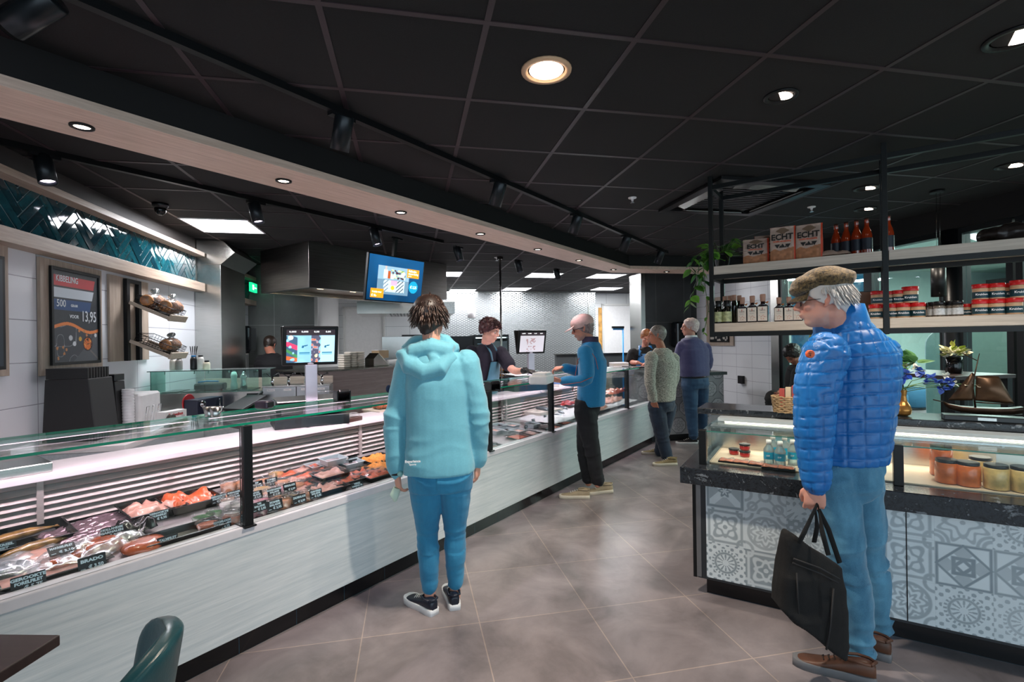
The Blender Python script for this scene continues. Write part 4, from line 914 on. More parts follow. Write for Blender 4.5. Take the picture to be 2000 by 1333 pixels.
    def cp(m):
        for k, (y, z, a, b, h) in enumerate(((-.035,.090,.094,.108,.056), (.025,.088,.087,.088,.048), (-.02,.112,.084,.088,.044), (.06,.070,.077,.062,.032))): m.ell(hd+R @ (V((0,y,z))*sc), (a*sc,b*sc,h*sc), 22, 12, R)
    cpo = garment('flat_cap', cp, .006, TW, o, base, [(hd-fwd*.1+up*.08, hd+fwd*.1+up*.08, .12, 1)], .004, 14, 40, 5)
    m = MB(); pts = []
    top = [ring(hd+R @ (V((0,.055,.053))*sc), R @ V((1,0,0)), R @ V((0,1,-.25)), .078, .078, 22), ]
    br = MB(); br.loft([[hd+R @ (V(p)*sc)-base for p in q] for q in ([(x, .055+.078*math.sqrt(max(0,1-(x/.075)**2)), .040-.16*(.078*math.sqrt(max(0,1-(x/.075)**2)))-.3*x*x/.075) for x in np.linspace(-.074,.074,19)], [(x*.96, .05, .058) for x in np.linspace(-.074,.074,19)])], False, True, False)
    bo = br.build('peak', TW, cpo); md = bo.modifiers.new('t','SOLIDIFY'); md.thickness = .008
    # bag
    CV = M('black_canvas', '070708', .9, var=.25, vs=50, bmp=.35, bs=300)
    g = wL-up*.10; tp_ = [C(1546,1052,-.20), C(1640,1110,-.16)]; 
    bag = thing('shopping_bag', 'black canvas shopping bag carried in the hand of the person in the quilted jacket', 'bag', (g.x, g.y, .02)); bb = V((g.x, g.y, .02))
    F0 = [C(1545,1045,-.24), C(1655,1120,-.20), C(1676,1292,-.20), C(1624,1306,-.22), C(1524,1190,-.26)]
    dep = (-side*.0+_fw*1.0); dep.z = 0; dep.normalize()
    def bgp(m):
        fr = []
        for t, th in ((0,.03), (.25,.055), (.6,.075), (1,.08)):
            a = F0[0].lerp(F0[4], t); b_ = F0[1].lerp(F0[2].lerp(F0[3], .35*t), t); c = (a+b_)/2+dep*.05; hw = (b_-a)/2; s2 = hw.normalized(); fr.append(ring(c, s2, dep, hw.length, th, 24, 4))
        m.loft(fr, True, True); 
    def dent(me):
        P = getv(me); N = getn(me); top = F0[0].z; 
    b = garment('bag_body', bgp, .007, CV, bag, bb, [(F0[0], F0[4], .1, 1), (F0[1], F0[2], .1, 1)], .012, 9, 50, 2)
    m = MB(); q = lambda px, py, dw: C(px,py,dw)-bb
    m.tube([q(1560,1062,-.25), q(1572,1038,-.24), g+up*.03-bb-dep*.01, q(1606,1040,-.24), q(1618,1085,-.255)], [.011]*5, 8, flat=.3, up=tuple(dep)); m.build('handle', CV, bag)
    m = MB(); m.tube([q(1590,1060,-.13), q(1596,1030,-.14), g+up*.03-bb+dep*.012, q(1618,1035,-.14), q(1640,1100,-.13)], [.011]*5, 8, flat=.3, up=tuple(dep)); m.build('handle', CV, bag)
    m = MB(); m.tube([q(1550,1092,-.262), q(1600,1110,-.270), q(1640,1132,-.235)], [.004]*3, 6); m.tube([q(1548,1100,-.262), q(1600,1120,-.268), q(1638,1140,-.235)], [.004]*3, 6); m.tube([q(1628,1150,-.24), q(1622,1220,-.262), q(1614,1270,-.275)], .004, 6); m.tube([q(1556,1120,-.265), q(1560,1200,-.285)], .003, 6); m.build('pocket_seams', M('canvas_seam', '1d1d1f', .8), bag)
capman()
# ---------------------------------------------------------------- the other people
def figure(label, w, fwd, j, skin, top_mat, leg_mat, base, face=None, sc=.95, trad=(.20,.14), arm=(.068,.058,.046), leg=(.085,.062,.05), voxel=.009, sleeves=1.0, hair=None, beard=None, browc='6a5648', bare=False, amp=.008, hands=None, shoes=None, hem_drop=.0, topname='sweater', legname='trousers', eye=None, headup=(0,0,1), eyec='3b2a1c', neckr=.055, lean=0, f=13):
    up = V((0,0,1)); fwd = V(fwd); fwd.z = 0; fwd.normalize(); side = V((fwd.y, -fwd.x, 0)); q = {}
    for k, v in j.items(): q[k] = at(v[0], v[1], w=w+(v[2] if len(v) > 2 else 0))
    hd = q['head']; R, _ = head_frame(hd, face if face is not None else fwd, headup); neck = q['neck']; ch = q['chest']; pe = q['pelvis']; wa = pe.lerp(ch, .45)
    def bp(m):
        head(m, hd, R, sc); limb(m, [hd-R @ V((0,.02,.06)), neck.lerp(ch, .12)], [neckr*.92, neckr]); torso(m, [(pe, side, fwd, .14, .10, 1.), (wa, side, fwd, .13, .09, 1), (ch, side, fwd, .15, .105, 1), (neck.lerp(ch, .1), side, fwd, .09, .06, 1)])
        for s in 'LR':
            limb(m, [q['s'+s].lerp(ch, .12), q['e'+s], q['w'+s]], [.047,.041,.030]); 
            hd_, pl, cu = (hands or {}).get(s, ((q['w'+s]-q['e'+s]), side*(1 if s == 'L' else -1), .6)); hand(m, q['w'+s], hd_, pl, -1 if s == 'L' else 1, cu, .98)
            if 'h'+s in q: limb(m, [q['h'+s], q['k'+s], q['a'+s], q['a'+s]-up*.04], [.075,.05,.038,.035])
    o = body('person', label, base, bp, min(voxel, .0065), hd, R, skin, sc, beard=beard, browc=browc)
    if eye: eyes(o, hd, R, sc, eyec, base=base, down=.003)
    a, b = trad; sh = (q['sL']+q['sR'])/2
    def tp(m):
        secs = [(pe-up*hem_drop, side, fwd, a*.95, b, 1), (pe.lerp(ch, .25), side, fwd, a*.98, b*1.04, 1), (wa, side, fwd, a*.95, b*1.02, 1), (pe.lerp(ch, .75), side, fwd, a*.99, b*1.02, 1), (ch, side, fwd, a*1.0, b, 1), (ch.lerp(sh, .6), side, fwd, a*.98, b*.88, 1), (neck.lerp(ch, .22), side, fwd, a*.62, b*.72, 1), (neck.lerp(ch, .02), side, fwd, neckr*1.35, neckr*1.35, 1)]
        torso(m, secs, 24, 2.2)
        for s in 'LR':
            S_, E_, W_ = q['s'+s], q['e'+s], q['w'+s]
            if sleeves >= 1: limb(m, [S_, E_, W_.lerp(E_, .06)], arm, 15)
            else: limb(m, [S_, S_.lerp(E_, sleeves)], [arm[0], arm[0]*1.02], 15)
    bones = [(pe, ch, .2, .8)]+[x for s in 'LR' for x in ((q['s'+s], q['e'+s], .07, 1.), (q['e'+s], q['w'+s], .06, 1.2))]
    tg = garment(topname, tp, voxel, top_mat, o, base, bones, amp, f, int(w*10))
    lg = None
    if 'hL' in q and leg_mat:
        def lp(m):
            h = (q['hL']+q['hR'])/2; torso(m, [(h+up*.10, side, fwd, a*.84, b*.85, 1.05), (h+up*.02, side, fwd, a*.86, b*.88, 1.1), (h-up*.05, side, fwd, a*.80, b*.75, 1.1)], 22)
            for s in 'LR': limb(m, [q['h'+s], q['h'+s].lerp(q['k'+s], .5), q['k'+s], q['k'+s].lerp(q['a'+s], .5), q['a'+s]], [leg[0], leg[0]*.9, leg[1], (leg[1]+leg[2])/2, leg[2]], 16)
        lg = garment(legname, lp, voxel, leg_mat, o, base, [x for s in 'LR' for x in ((q['h'+s], q['k'+s], .09, 1.1), (q['k'+s], q['a'+s], .06, 1.3))], amp, 13, int(w*10)+5)
    if shoes:
        for (h, d, um, sm, L_) in shoes: shoe(o, h, h+d, base, um, sm, L_, .08, 'shoe', .034, MT.get('lace_white'))
    if hair:
        mb = MB(); scalp_cap(mb, hd, R, sc, hair.get('th', .01), hair.get('front', .055), hair.get('low', -.03), hair.get('back', -.075)); me = remesh(mb, .007, 2); P = getv(me); N = getn(me); setv(me, P+N*(vnoise(P*hair.get('f', 60), 3)*hair.get('amp', .003))[:, None])
        k = (vnoise(P*80, 4)*.5+.5)[:, None]; paint(me, np.array(srgb(hair['c'][0]))*(1-k)+np.array(srgb(hair['c'][1]))*k); hr = finish(me, 'hair', HAIR, o, base)
    else: hr = None
    return dict(o=o, q=q, R=R, hd=hd, side=side, fwd=fwd, top=tg, legs=lg, hair=hr, up=up)
def glasses(P, base, sc, c='1c1c20', r=.0016):
    R, hd = P['R'], P['hd']; m = MB()
    for s in (-1, 1):
        c_ = hd+R @ (V((s*.034,.090,.010))*sc)-base; m.tube([c_+R @ V((.023*math.cos(t), -.004*abs(math.cos(t)), .017*math.sin(t))) for t in [2*PI*k/14 for k in range(15)]], r, 5)
        m.tube([c_+R @ V((s*.022, -.004, .006)), hd+R @ V((s*.08,.02,.012))-base, hd+R @ V((s*.083,-.02,.006))-base], r, 5)
    m.tube([hd+R @ V((-.012,.096,.014))-base, hd+R @ V((.012,.096,.014))-base], r, 5); m.build('spectacles', M('spectacle_'+c, c, .3), P['o'])
LEFT = -_r*1.0; AWAY = V((_fw.x, _fw.y, 0)).normalized(); LEFT = V((LEFT.x, LEFT.y, 0)).normalized()
# --- man in the bright blue fleece with the pink cap, taking a parcel over the counter
b0 = at(1150, 965, z=0)
FL_ = M('blue_fleece', '1481b4', .8, var=.05, vs=80, bmp=.2, bs=300, sheen=.3)
P = figure('person in a bright blue fleece and pale pink cap taking a parcel over the counter', 4.85, LEFT+AWAY*.15,
  dict(head=(1138,643), neck=(1153,667), chest=(1158,705), pelvis=(1154,790), sL=(1143,690,-.19), eL=(1150,745,-.26), wL=(1098,745,-.16), sR=(1160,690,.18), eR=(1135,728,.24), wR=(1102,718,.12),
       hL=(1142,800,-.08), kL=(1155,872,-.12), aL=(1167,938,-.10), hR=(1150,800,.08), kR=(1140,872,.05), aR=(1149,936,.10)), 'cf8f78', FL_, M('black_trousers', '16171d', .8, var=.1, bmp=.2, bs=90), b0, face=LEFT*1.0+AWAY*.08-V((0,0,.30)), sc=1.0, trad=(.18,.135), arm=(.075,.062,.046), leg=(.105,.078,.062), hair=dict(c=('6a5450','a99390'), low=-.04, front=.06, back=-.09, amp=.006, th=.008), beard='8d7a72', topname='fleece', hem_drop=.01, f=10,
  hands={'L': (LEFT+V((0,0,.12)), V((0,0,1))-AWAY*-.3, .8), 'R': (LEFT-V((0,0,.05)), -V((0,0,1)), .9)}, shoes=[(at(1152,974,z=0), (LEFT*-1.0-AWAY*.1)*-1, M('sand_shoe', 'a7987e', .8, var=.1), M('cream_sole', 'ded6c4', .6), .29)] )
o = P['o']
m0 = at(1196,962,z=0); 
shoe(o, m0, m0+LEFT*1.0-AWAY*.25, b0, M('sand_shoe', 'a7987e'), MT['cream_sole'], .29, .08, 'shoe', .034, MT['lace_white'])
m = MB(); q = P['q']; S_ = .0035; RD = M('red_piping', 'b4583f', .7)
sd, fw_ = P['side'], P['fwd']
def onb(px, py, dw): return at(px, py, w=4.85+dw)-b0
m.tube([onb(1150,681,-.215), onb(1163,700,-.255), onb(1168,722,-.225)], .003, 5); m.tube([onb(1143,684,-.21), onb(1128,705,-.235), onb(1122,745,-.2), onb(1118,765,-.18)], .003, 5)
m.tube([onb(1157,737,-.335), onb(1135,747,-.315), onb(1115,750,-.26), onb(1098,752,-.22)], .003, 5); m.build('red_seam', RD, P['top'])
m = MB(); cap_c = q['head']
def cp(m):
    R, hd = P['R'], P['hd']; m.ell(hd+R @ V((0,-.012,.060)), (.094,.118,.086), 22, 12, R)
CAPM = M('pale_pink_cotton', 'd9b3ab', .8, bmp=.15, bs=400); cpo = garment('cap', cp, .007, CAPM, o, b0, None)
br = MB(); R = P['R']; hd = P['hd']; br.loft([[hd+R @ V(p)-b0 for p in qq] for qq in ([(x, .095+.085*math.sqrt(max(0,1-(x/.07)**2)), .045-.02*(1-(x/.07)**2)-x*x*3) for x in np.linspace(-.069,.069,17)], [(x, .075, .056) for x in np.linspace(-.069,.069,17)])], False, True, False)
bo = br.build('peak', CAPM, cpo); md = bo.modifiers.new('t','SOLIDIFY'); md.thickness = .005
glasses(P, b0, 1.0, r=.0028)
m = MB(); m.loft([[p-b0 for p in ring(q['neck']-V((0,0,.03)), sd, fw_, .078,.085,18)], [p-b0 for p in ring(q['neck']+V((0,0,.045)), sd, fw_, .070,.078,18)], [p-b0 for p in ring(q['neck']+V((0,0,.045)), sd, fw_, .064,.07,18)]], False, True); m.build('collar', M('plum_lining', '3d3550', .8), P['top'])
# --- man in the grey marl sweater
b1 = at(1295, 905, z=0); GM = knit('grey_marl_knit', '55564f', 'd6d2c2', 55, .9, .6, (1,1,2.6)); DN = denim('dark_indigo_denim', '121c2e', '26384f')
SHO = M('tan_shoe', '8a7a58', .7, var=.2)
P = figure('person in a grey marl sweater and dark jeans standing by the counter, seen from behind', 6.25, LEFT*.75+AWAY*.65,
  dict(head=(1283,656), neck=(1292,680,.02), chest=(1297,708), pelvis=(1292,778), sL=(1272,698,-.12), eL=(1268,745,-.20), wL=(1277,782,-.17), sR=(1315,700,.16), eR=(1318,740,.18), wR=(1305,772,.22),
       hL=(1282,795,-.06), kL=(1292,850,-.08), aL=(1303,893,-.10), hR=(1304,795,.08), kR=(1295,845,.07), aR=(1289,882,.12)), 'b9785f', GM, DN, b1, face=LEFT*.95+AWAY*.25, sc=1.0, trad=(.205,.155), arm=(.078,.066,.05), leg=(.11,.085,.066), hair=dict(c=('6b625c','a49d96'), low=-.03, front=.06, back=-.08, amp=.002, th=.005), hem_drop=.03,
  shoes=[(at(1322,909,z=0), LEFT*1.0-AWAY*.05, SHO, M('cream_sole', 'ded6c4'), .29), (at(1297,888,z=0), LEFT*.9+AWAY*.1, SHO, MT['cream_sole'], .29)])
glasses(P, b1, 1.0)
# --- man in the purple sweater
b2 = at(1352, 862, z=0)
P = figure('person in a purple sweater and blue jeans at the far tiled counter, seen from behind', 7.05, LEFT*.45+AWAY*.9,
  dict(head=(1347,641), neck=(1350,658), chest=(1354,684), pelvis=(1356,735), sL=(1333,678,-.05), eL=(1324,705,.02), wL=(1327,690,.22), sR=(1377,680,.05), eR=(1384,710,.05), wR=(1375,728,.2),
       hL=(1347,752,-.04), kL=(1350,805,-.03), aL=(1354,850,-.03), hR=(1368,752,.05), kR=(1370,800,.10), aR=(1373,843,.18)), 'd39a86', knit('purple_knit', '3a3a62', '54537f', 200, .85, .25), denim('mid_blue_denim', '1d3b5c', '35597c'), b2, face=LEFT*.95+AWAY*.3, sc=1.05, trad=(.235,.17), arm=(.085,.072,.055), leg=(.115,.085,.066), hair=dict(c=('b9a09c','e6d3d0'), low=-.03, front=.075, back=-.07, amp=.005, th=.012), hem_drop=.0,
  shoes=[(at(1362,868,z=0), LEFT*1.0+AWAY*.1, M('black_trainer', '14141a', .6), M('white_rubber', 'e6e8ea'), .30), (at(1385,864,z=0), LEFT*.9+AWAY*.1, M('black_trainer', '14141a'), MT['white_rubber'], .30)])
glasses(P, b2, 1.05)
m = MB(); m.loft([[p-b2 for p in ring(P['q']['neck']-V((0,0,.02)), P['side'], P['fwd'], .085,.085,16)], [p-b2 for p in ring(P['q']['neck']+V((0,0,.02)), P['side'], P['fwd'], .074,.075,16)]], False, True); m.build('shirt_collar', M('white_shirt', 'e8e6ea', .8), P['top'])
# --- young server with curly hair and denim apron
fs = V((1, .25, 0)); b3 = at(945, 760, w=5.6); b3 = V((b3.x, b3.y, 0))
DT = M('dark_navy_tshirt', '1b1a2a', .85, var=.1, bmp=.15, bs=200); 
FR = -LEFT*.85-AWAY*.45
P = figure('curly-haired person in a dark T-shirt and denim apron serving behind the counter', 5.2, FR,
  dict(head=(957,648,.08), neck=(949,672,.2), chest=(950,705,.30), pelvis=(938,790,.48), sL=(978,690,.32), eL=(1003,727,.12), wL=(1026,724,-.05), sR=(922,688,.20), eR=(914,735,.22), wR=(925,775,.2),
       hL=(945,800,.52), kL=(943,850,.52), aL=(943,905,.5), hR=(930,800,.44), kR=(928,850,.44), aR=(928,905,.44)), 'e0ab98', DT, M('black_trousers', '16171d'), b3, face=-LEFT*.92-AWAY*.42-V((0,0,.34)), sc=1.02, trad=(.175,.115), arm=(.075,.06,.045), sleeves=.62, voxel=.0075, hair=dict(c=('1d0f12','5a2e33'), low=-.02, front=.085, back=-.06, amp=.012, th=.018, f=42), eye=True, topname='t_shirt', browc='3a2420', hands={'L': (-LEFT*.9-AWAY*.2+V((0,0,-.12)), -V((0,0,1)), .35), 'R': (V((0,0,-1)), FR, .4)})
rr = random.Random(2); roots = [(rr.uniform(-PI, PI), rr.uniform(.1, 1.5)) for _ in range(150)]+[(rr.uniform(-.7,.7), rr.uniform(.55,1.2)) for _ in range(50)]
strands('hair_curls', HAIR, P['hair'], b3, P['hd'], P['R'], 1.02, roots, lambda d: V((d.x*.7, d.y*.7+.15, .05)), .05, .0085, 7, ('1d0f12', '6b3539'), 1.6, 6)
q = P['q']; sd = P['side']; fw_ = P['fwd']; AP = denim('apron_denim', '2a5f74', '447f93')
m = MB()
def apron(m, rows):
    rings = []
    for z, hw, fo, bend in rows:
        c = q['pelvis'].lerp(q['chest'], z); rings.append([c+sd*(hw*t)+fw_*(fo-bend*t*t)-b3 for t in np.linspace(-1, 1, 11)])
    m.loft(rings, False, True, False)
apron(m, [(-.75,.21,.15,.05), (-.2,.20,.15,.06), (.3,.17,.155,.05), (.62,.13,.15,.03), (.98,.105,.135,.015)]); ao = m.build('apron', AP, P['top']); md = ao.modifiers.new('t','SOLIDIFY'); md.thickness = .004
m = MB()
for s in (-1, 1):
    c = q['chest']+sd*(s*.095)+fw_*.135; t = q['neck']+sd*(s*.065)+fw_*.03-V((0,0,.0)); m.tube([c-b3, (c+t)/2+fw_*.025-b3, t+V((0,0,.005))-b3, q['neck']+sd*(s*.05)-fw_*.07-b3], .016, 6, flat=.25, up=tuple(fw_))
m.build('apron_strap', AP, ao)
# black glove on the outstretched hand
m = MB(); hand(m, q['wL'], (-LEFT*.9-AWAY*.2+V((0,0,-.12))), -V((0,0,1)), -1, .35, 1.16); gd = (q['wL']-q['eL']).normalized(); m.tube([q['wL']-gd*.04, q['wL']+gd*.02], [.038,.034], 12)
me = remesh(m, .005, 2, 'glove'); finish(me, 'glove', M('black_nitrile', '101012', .35), o if False else P['o'], b3)
# --- counter man with reddish hair and blue apron
b4 = at(1258, 660, w=7.9); b4 = V((b4.x, b4.y, 0)); FR = -AWAY-LEFT*.0
P = figure('person with ginger hair and a bright blue apron working behind the far counter', 7.85, FR,
  dict(head=(1262,660,.0), neck=(1260,678,.05), chest=(1257,698,.06), pelvis=(1255,755,.1), sL=(1273,690,.02), eL=(1283,712,-.1), wL=(1268,708,-.3), sR=(1236,690,.02), eR=(1231,708,.0), wR=(1246,709,-.26)), 'cf8f7a', M('black_tshirt', '101014', .85), None, b4, face=-AWAY-V((0,0,.55))+LEFT*.1, sc=1.0, trad=(.20,.13), arm=(.08,.065,.05), sleeves=.7, hair=dict(c=('6b3f22','a9693c'), low=-.01, front=.06, back=-.07, amp=.003, th=.01), eye=True, topname='t_shirt', browc='8a5a3c', hands={'L': (LEFT-V((0,0,.3)), -V((0,0,1)), .6), 'R': (-LEFT-V((0,0,.3)), -V((0,0,1)), .6)})
q = P['q']; sd, fw_ = P['side'], P['fwd']; m = MB(); rings = []
for z, hw, fo, bend in [(-.6,.20,.16,.05), (.2,.19,.16,.06), (.7,.15,.155,.04), (1.12,.10,.14,.02)]:
    c = q['pelvis'].lerp(q['chest'], z); rings.append([c+sd*(hw*t)+fw_*(fo-bend*t*t)-b4 for t in np.linspace(-1, 1, 11)])
m.loft(rings, False, True, False); BA = M('bright_blue_apron', '1672b8', .4, var=.25, vs=22); ao = m.build('apron', BA, P['top']); md = ao.modifiers.new('t','SOLIDIFY'); md.thickness = .004
m = MB()
for s in (-1, 1): c = q['chest'].lerp(q['neck'], .15)+sd*(s*.095)+fw_*.135; t = q['neck']+sd*(s*.08)-V((0,0,-.01)); m.tube([c-b4, (c+t)/2+fw_*.03-b4, t-b4, q['neck']-fw_*.07-b4], .03, 6, flat=.2, up=tuple(fw_))
m.build('apron_strap', BA, ao)
# --- person in the kitchen, back turned
b5 = at(530, 700, w=6.6); b5 = V((b5.x, b5.y, 0))
P = figure('person in a black T-shirt bending over in the kitchen, back turned', 6.6, AWAY-LEFT*-.2,
  dict(head=(527,674,.14), neck=(530,690,.05), chest=(533,712), pelvis=(535,790), sL=(511,704,.0), eL=(506,735,.0), wL=(508,760,.25), sR=(556,706,.0), eR=(562,735,.05), wR=(552,760,.28)), 'b97a64', M('black_tshirt', '101014'), None, b5, face=AWAY-V((0,0,.6)), sc=.9, trad=(.215,.14), arm=(.08,.065,.05), sleeves=.8, hair=dict(c=('1a1310','3a2b22'), low=-.04, front=.06, back=-.09, amp=.003, th=.01), topname='t_shirt')
# --- seated person by the window beyond the shelf
b6 = at(1540, 760, w=6.3); b6 = V((b6.x, b6.y, 0)); DK = M('black_coat', '0e0f12', .8, var=.1)
P = figure('seated person in dark clothes by the window, bent over, partly hidden behind the quilted jacket', 6.3, LEFT*.8-AWAY*.35,
  dict(head=(1549,694,-.05), neck=(1556,712), chest=(1563,740), pelvis=(1562,795), sL=(1558,728,-.18), eL=(1550,765,-.26), wL=(1532,770,-.35), sR=(1566,728,.16), eR=(1556,765,.12), wR=(1540,768,-.1),
       hL=(1556,800,-.1), kL=(1507,772,-.3), aL=(1512,835,-.3), hR=(1560,800,.1), kR=(1520,780,.0), aR=(1525,840,.0)), 'a86f5a', DK, DK, b6, face=LEFT*.8-AWAY*.3-V((0,0,.9)), sc=1.0, trad=(.19,.14), leg=(.10,.085,.06), hair=dict(c=('120e0d','2c2320'), low=-.04, front=.06, back=-.09, amp=.006, th=.018), topname='coat', hem_drop=.0)
# ================================================================ FOOD AND PRICE CARDS in the long counter
CARDM = M('price_card_black', '12161c', .45); INKM = M('card_chalk_white', 'cfe0ea', .6); CLR = glass('clear_plastic', (.95,.95,.96), .45, .08, body=.03); FILM = glass('cling_film', (.92,.90,.92), .40, .25, body=.10)
BTRAY = M('black_food_tray', '0d0e10', .22, coat=.4); FOIL = M('white_foil_tray', 'bcc9cf', .3, .3); LIDM = M('foil_lid', 'c7b6bb', .25, .6, bmp=.4, bs=60)
SALM = M('salmon_flesh', 'dd6238', .3, var=.22, vs=28, bmp=.3, bs=60, coat=.5); SMOK = M('smoked_salmon_piece', 'b5532a', .25, var=.4, vs=30, bmp=.5, bs=45, coat=.7); EEL = M('pale_pink_fillet', 'd39c8e', .35, var=.2, vs=30, bmp=.3, bs=60, coat=.3)
MACK = M('smoked_mackerel_skin', '8d6a3c', .25, var=.6, vs=24, bmp=.3, coat=.6); GREEN = M('chopped_herb', '2f7a33', .6, var=.5, vs=90, bmp=1, bs=140); SHRI = M('shrimp_mix', 'd9764a', .35, var=.4, vs=60, bmp=1, bs=90, coat=.3)
SALO = M('orange_salad', 'e0966a', .5, var=.3, vs=90, bmp=.8, bs=120); SALW = M('white_salad', 'dcd6d0', .5, var=.15, vs=90, bmp=.6, bs=110); SALP = M('pink_salad', 'd77f92', .5, var=.3, vs=90, bmp=.8, bs=120); SALY = M('yellow_salad', 'dcae68', .5, var=.25, vs=90, bmp=.8, bs=120); CRUM = M('orange_crumb', 'dd8a35', .7, var=.3, vs=100, bmp=1, bs=150); MEAT = M('red_tuna', 'a8292b', .35, var=.25, vs=30, bmp=.3, coat=.3); ICE = M('crushed_ice', 'dcdde2', .35, bmp=1, bs=120)
def dz(x): return .602+(-2.535-x)*.0891      # height of the sloping deck
def D(px, py, h=0.0):
    p = at(px, py, z=.63+h)
    p = at(px, py, z=dz(max(-3.06, min(-2.60, p.x)))+h); p.x = max(-3.06, min(-2.60, p.x)); p.z = dz(p.x)+h; return p
def card(px, py, lines, price, label, wd=.105, tilt=.25, hgt=None, flat=False):
    wd *= .78; p = at(px, py, z=.675); x = max(-3.05, min(-2.552, p.x)); p = at(px, py, x=x)
    t = thing('price_card', label, 'price card', p, 0, 'price cards in the long counter', rot=(PI/2-tilt if not flat else .5, 0, PI/2))
    h = wd*.62; MB().rbox((0,0,0), (wd, h, .0016), .004).build('card', CARDM, t)
    n = len(lines); s = wd*.155 if n > 1 else wd*.19
    for i, l in enumerate(lines):
        k = min(1.25, (wd*.86)/max(.001, len(l)*s*.56)); text(l, s, INKM, t, (0, h*(.30-.26*i) if n > 1 else h*.2, .0012), (0,0,0), bold=.0008, sx=k)
    text(price, wd*.20, INKM, t, (wd*.13, -h*.27, .0012), (0,0,0), bold=.0007); B('unit_line', INKM, t, (-wd*.42, -wd*.25, -h*.36, -h*.31, .001, .0014))
    zf = dz(x); l = p.z-zf-h*.4
    if l > .004: B('clip_foot', CLR, t, (-.012, .012, -h/2-l*.95, -h/2, -.001, 0))
    return t
for a in [
 (56,1138,['GEROOKTE','FORELFILET'],'€ 5,75','black price card reading GEROOKTE FORELFILET 5,75 at the lower left edge',.125), (180,1099,['BRADO'],'€ 3,50','black price card reading BRADO 3,50 in front of the bagged orange fish',.115),
 (328,1058,['ZALMFILET'],'€ 5,00','black price card reading ZALMFILET 5,00 by the empty black tray'), (219,1040,['HOLLANDSE','GARNALEN'],'€ 9,95','black price card reading HOLLANDSE GARNALEN 9,95'),
 (311,1008,['GEROOKTE','PALINGFILET'],'€ 9,95','black price card reading GEROOKTE PALINGFILET 9,95 on the pale fillet tray',.10), (435,1025,['KNOFLOOK','GARNALEN'],'€ 4,75','blue-black price card reading KNOFLOOK GARNALEN 4,75 by the first glass post',.10),
 (4,1074,['MAKREEL','HEET'],'€ 2,10','black price card cut off by the left edge, next to the smoked mackerel',.11), (427,975,['GEROOKTE','ZALMFILET'],'€ 4,95','black price card behind the green tub reading GEROOKTE ZALMFILET',.095), (457,967,['SURINAAMSE','SALADE'],'€ 2,99','black price card reading SURINAAMSE SALADE 2,99',.092),
 (530,942,['TONIJN','SALADE'],'€ 2,95','black price card reading TONIJN SALADE at the back right of the first glass post',.10), (536,962,['KOMKOMMER','SALADE'],'€ 3,99','black price card reading KOMKOMMER SALADE 3,99',.10), (566,952,['EIERSALADE'],'€ 2,99','black price card reading EIERSALADE 2,99',.10), (537,987,['ZOMER','SALADE'],'€ 2,95','black price card reading ZOMER SALADE 2,95, lowest right of the first post',.11),
 (585,975,['ZALMSALADE'],'€ 2,99','black price card reading ZALMSALADE 2,99 nearest the front glass',.10), (617,965,['CRAB KERRIE','SALADE'],'€ 3,95','black price card reading CRAB KERRIE SALADE 3,95',.10), (502,948,['KIP','SALADE'],'€ 2,99','black price card half hidden by the first glass post, upper',.09), (500,968,['ROOK','SALADE'],'€ 3,95','black price card half hidden by the first glass post, middle',.09), (507,990,['VIS','SALADE'],'€ 3,95','black price card half hidden by the first glass post, lowest',.10),
 (690,899,['GARNALEN'],'€ 4,95','black price card on the white foil trays',.10), (698,950,['VERSE','HARING XL'],'€ 12,95','black price card in front of the stacked black trays beside the teal jacket',.11),
 (967,872,['ZALM','MOOT'],'€ 3,95','black price card low beside the second glass post',.10), (1028,835,['KRAB'],'€ 3,95','small black price card on the white tubs, left one',.075), (1042,822,['TONG'],'€ 2,95','small black price card on the white tubs, right one',.075), (1069,840,['MOSSEL','MIX'],'€ 4,95','black price card at the foot of the third glass post',.085), (1065,814,['KREEFT'],'€ 9,95','small black price card with a red tip behind the third glass post',.07)]:
    card(*a)
t = card(121,1073,['MAKREELFILET'],'€ 3,10','black price card lying nearly flat reading MAKREELFILET',.11, flat=True)
def heap(w, l, h, m, seed, n=16, amp=.5):
    """lumpy heap of food filling w x l"""
    mb = MB(); nx = ny = n; vs = []; fs = []
    X, Y = np.meshgrid(np.linspace(-w/2, w/2, nx+1), np.linspace(-l/2, l/2, ny+1)); P = np.stack([X.ravel()*40, Y.ravel()*40, X.ravel()*0+seed], 1)
    Z = h*(.75+amp*vnoise(P, seed))*np.minimum(1, 6*(1-np.maximum(np.abs(X.ravel())/(w/2), np.abs(Y.ravel())/(l/2)))+.3)
    mb.add([(a, b, c) for a, b, c in zip(X.ravel(), Y.ravel(), Z)], [(j*(nx+1)+i, j*(nx+1)+i+1, (j+1)*(nx+1)+i+1, (j+1)*(nx+1)+i) for j in range(ny) for i in range(nx)], True); return mb
def tray_thing(name, label, cat, p, w, l, h, mt, content=None, cname='food', lid=False, rz=0., group=None, seed=1, ch=.6, taper=.85):
    t = thing(name, label, cat, p, rz, group, rot=(0, math.radians(5.1), rz)); m = MB(); e = .004
    def rr(s, z, o=0): return [(sx*(w/2*s+o), sy*(l/2*s+o), z) for sx, sy in ((1,1),(-1,1),(-1,-1),(1,-1))]
    m.loft([rr(taper, 0), rr(1, h), rr(1, h, .008), rr(1, h-.002, .008), rr(1, h-.002), rr(taper*.98, e)], False).poly(rr(taper, 0)); m.poly(rr(taper*.98, e)); m.build('tray', mt, t, .0015)
    if content is not None:
        c = heap(w*.88, l*.88, h*ch, content, seed); o = c.build(cname, content, t); o.location = (0, 0, h*.25)
    if lid: 
        m = MB(); m.loft([rr(1.0, h+.001, .009), rr(1.0, h+.006, .006), rr(.86, h+.016)], False).poly(rr(.86, h+.016)); m.build('clear_lid', CLR, t)
    return t
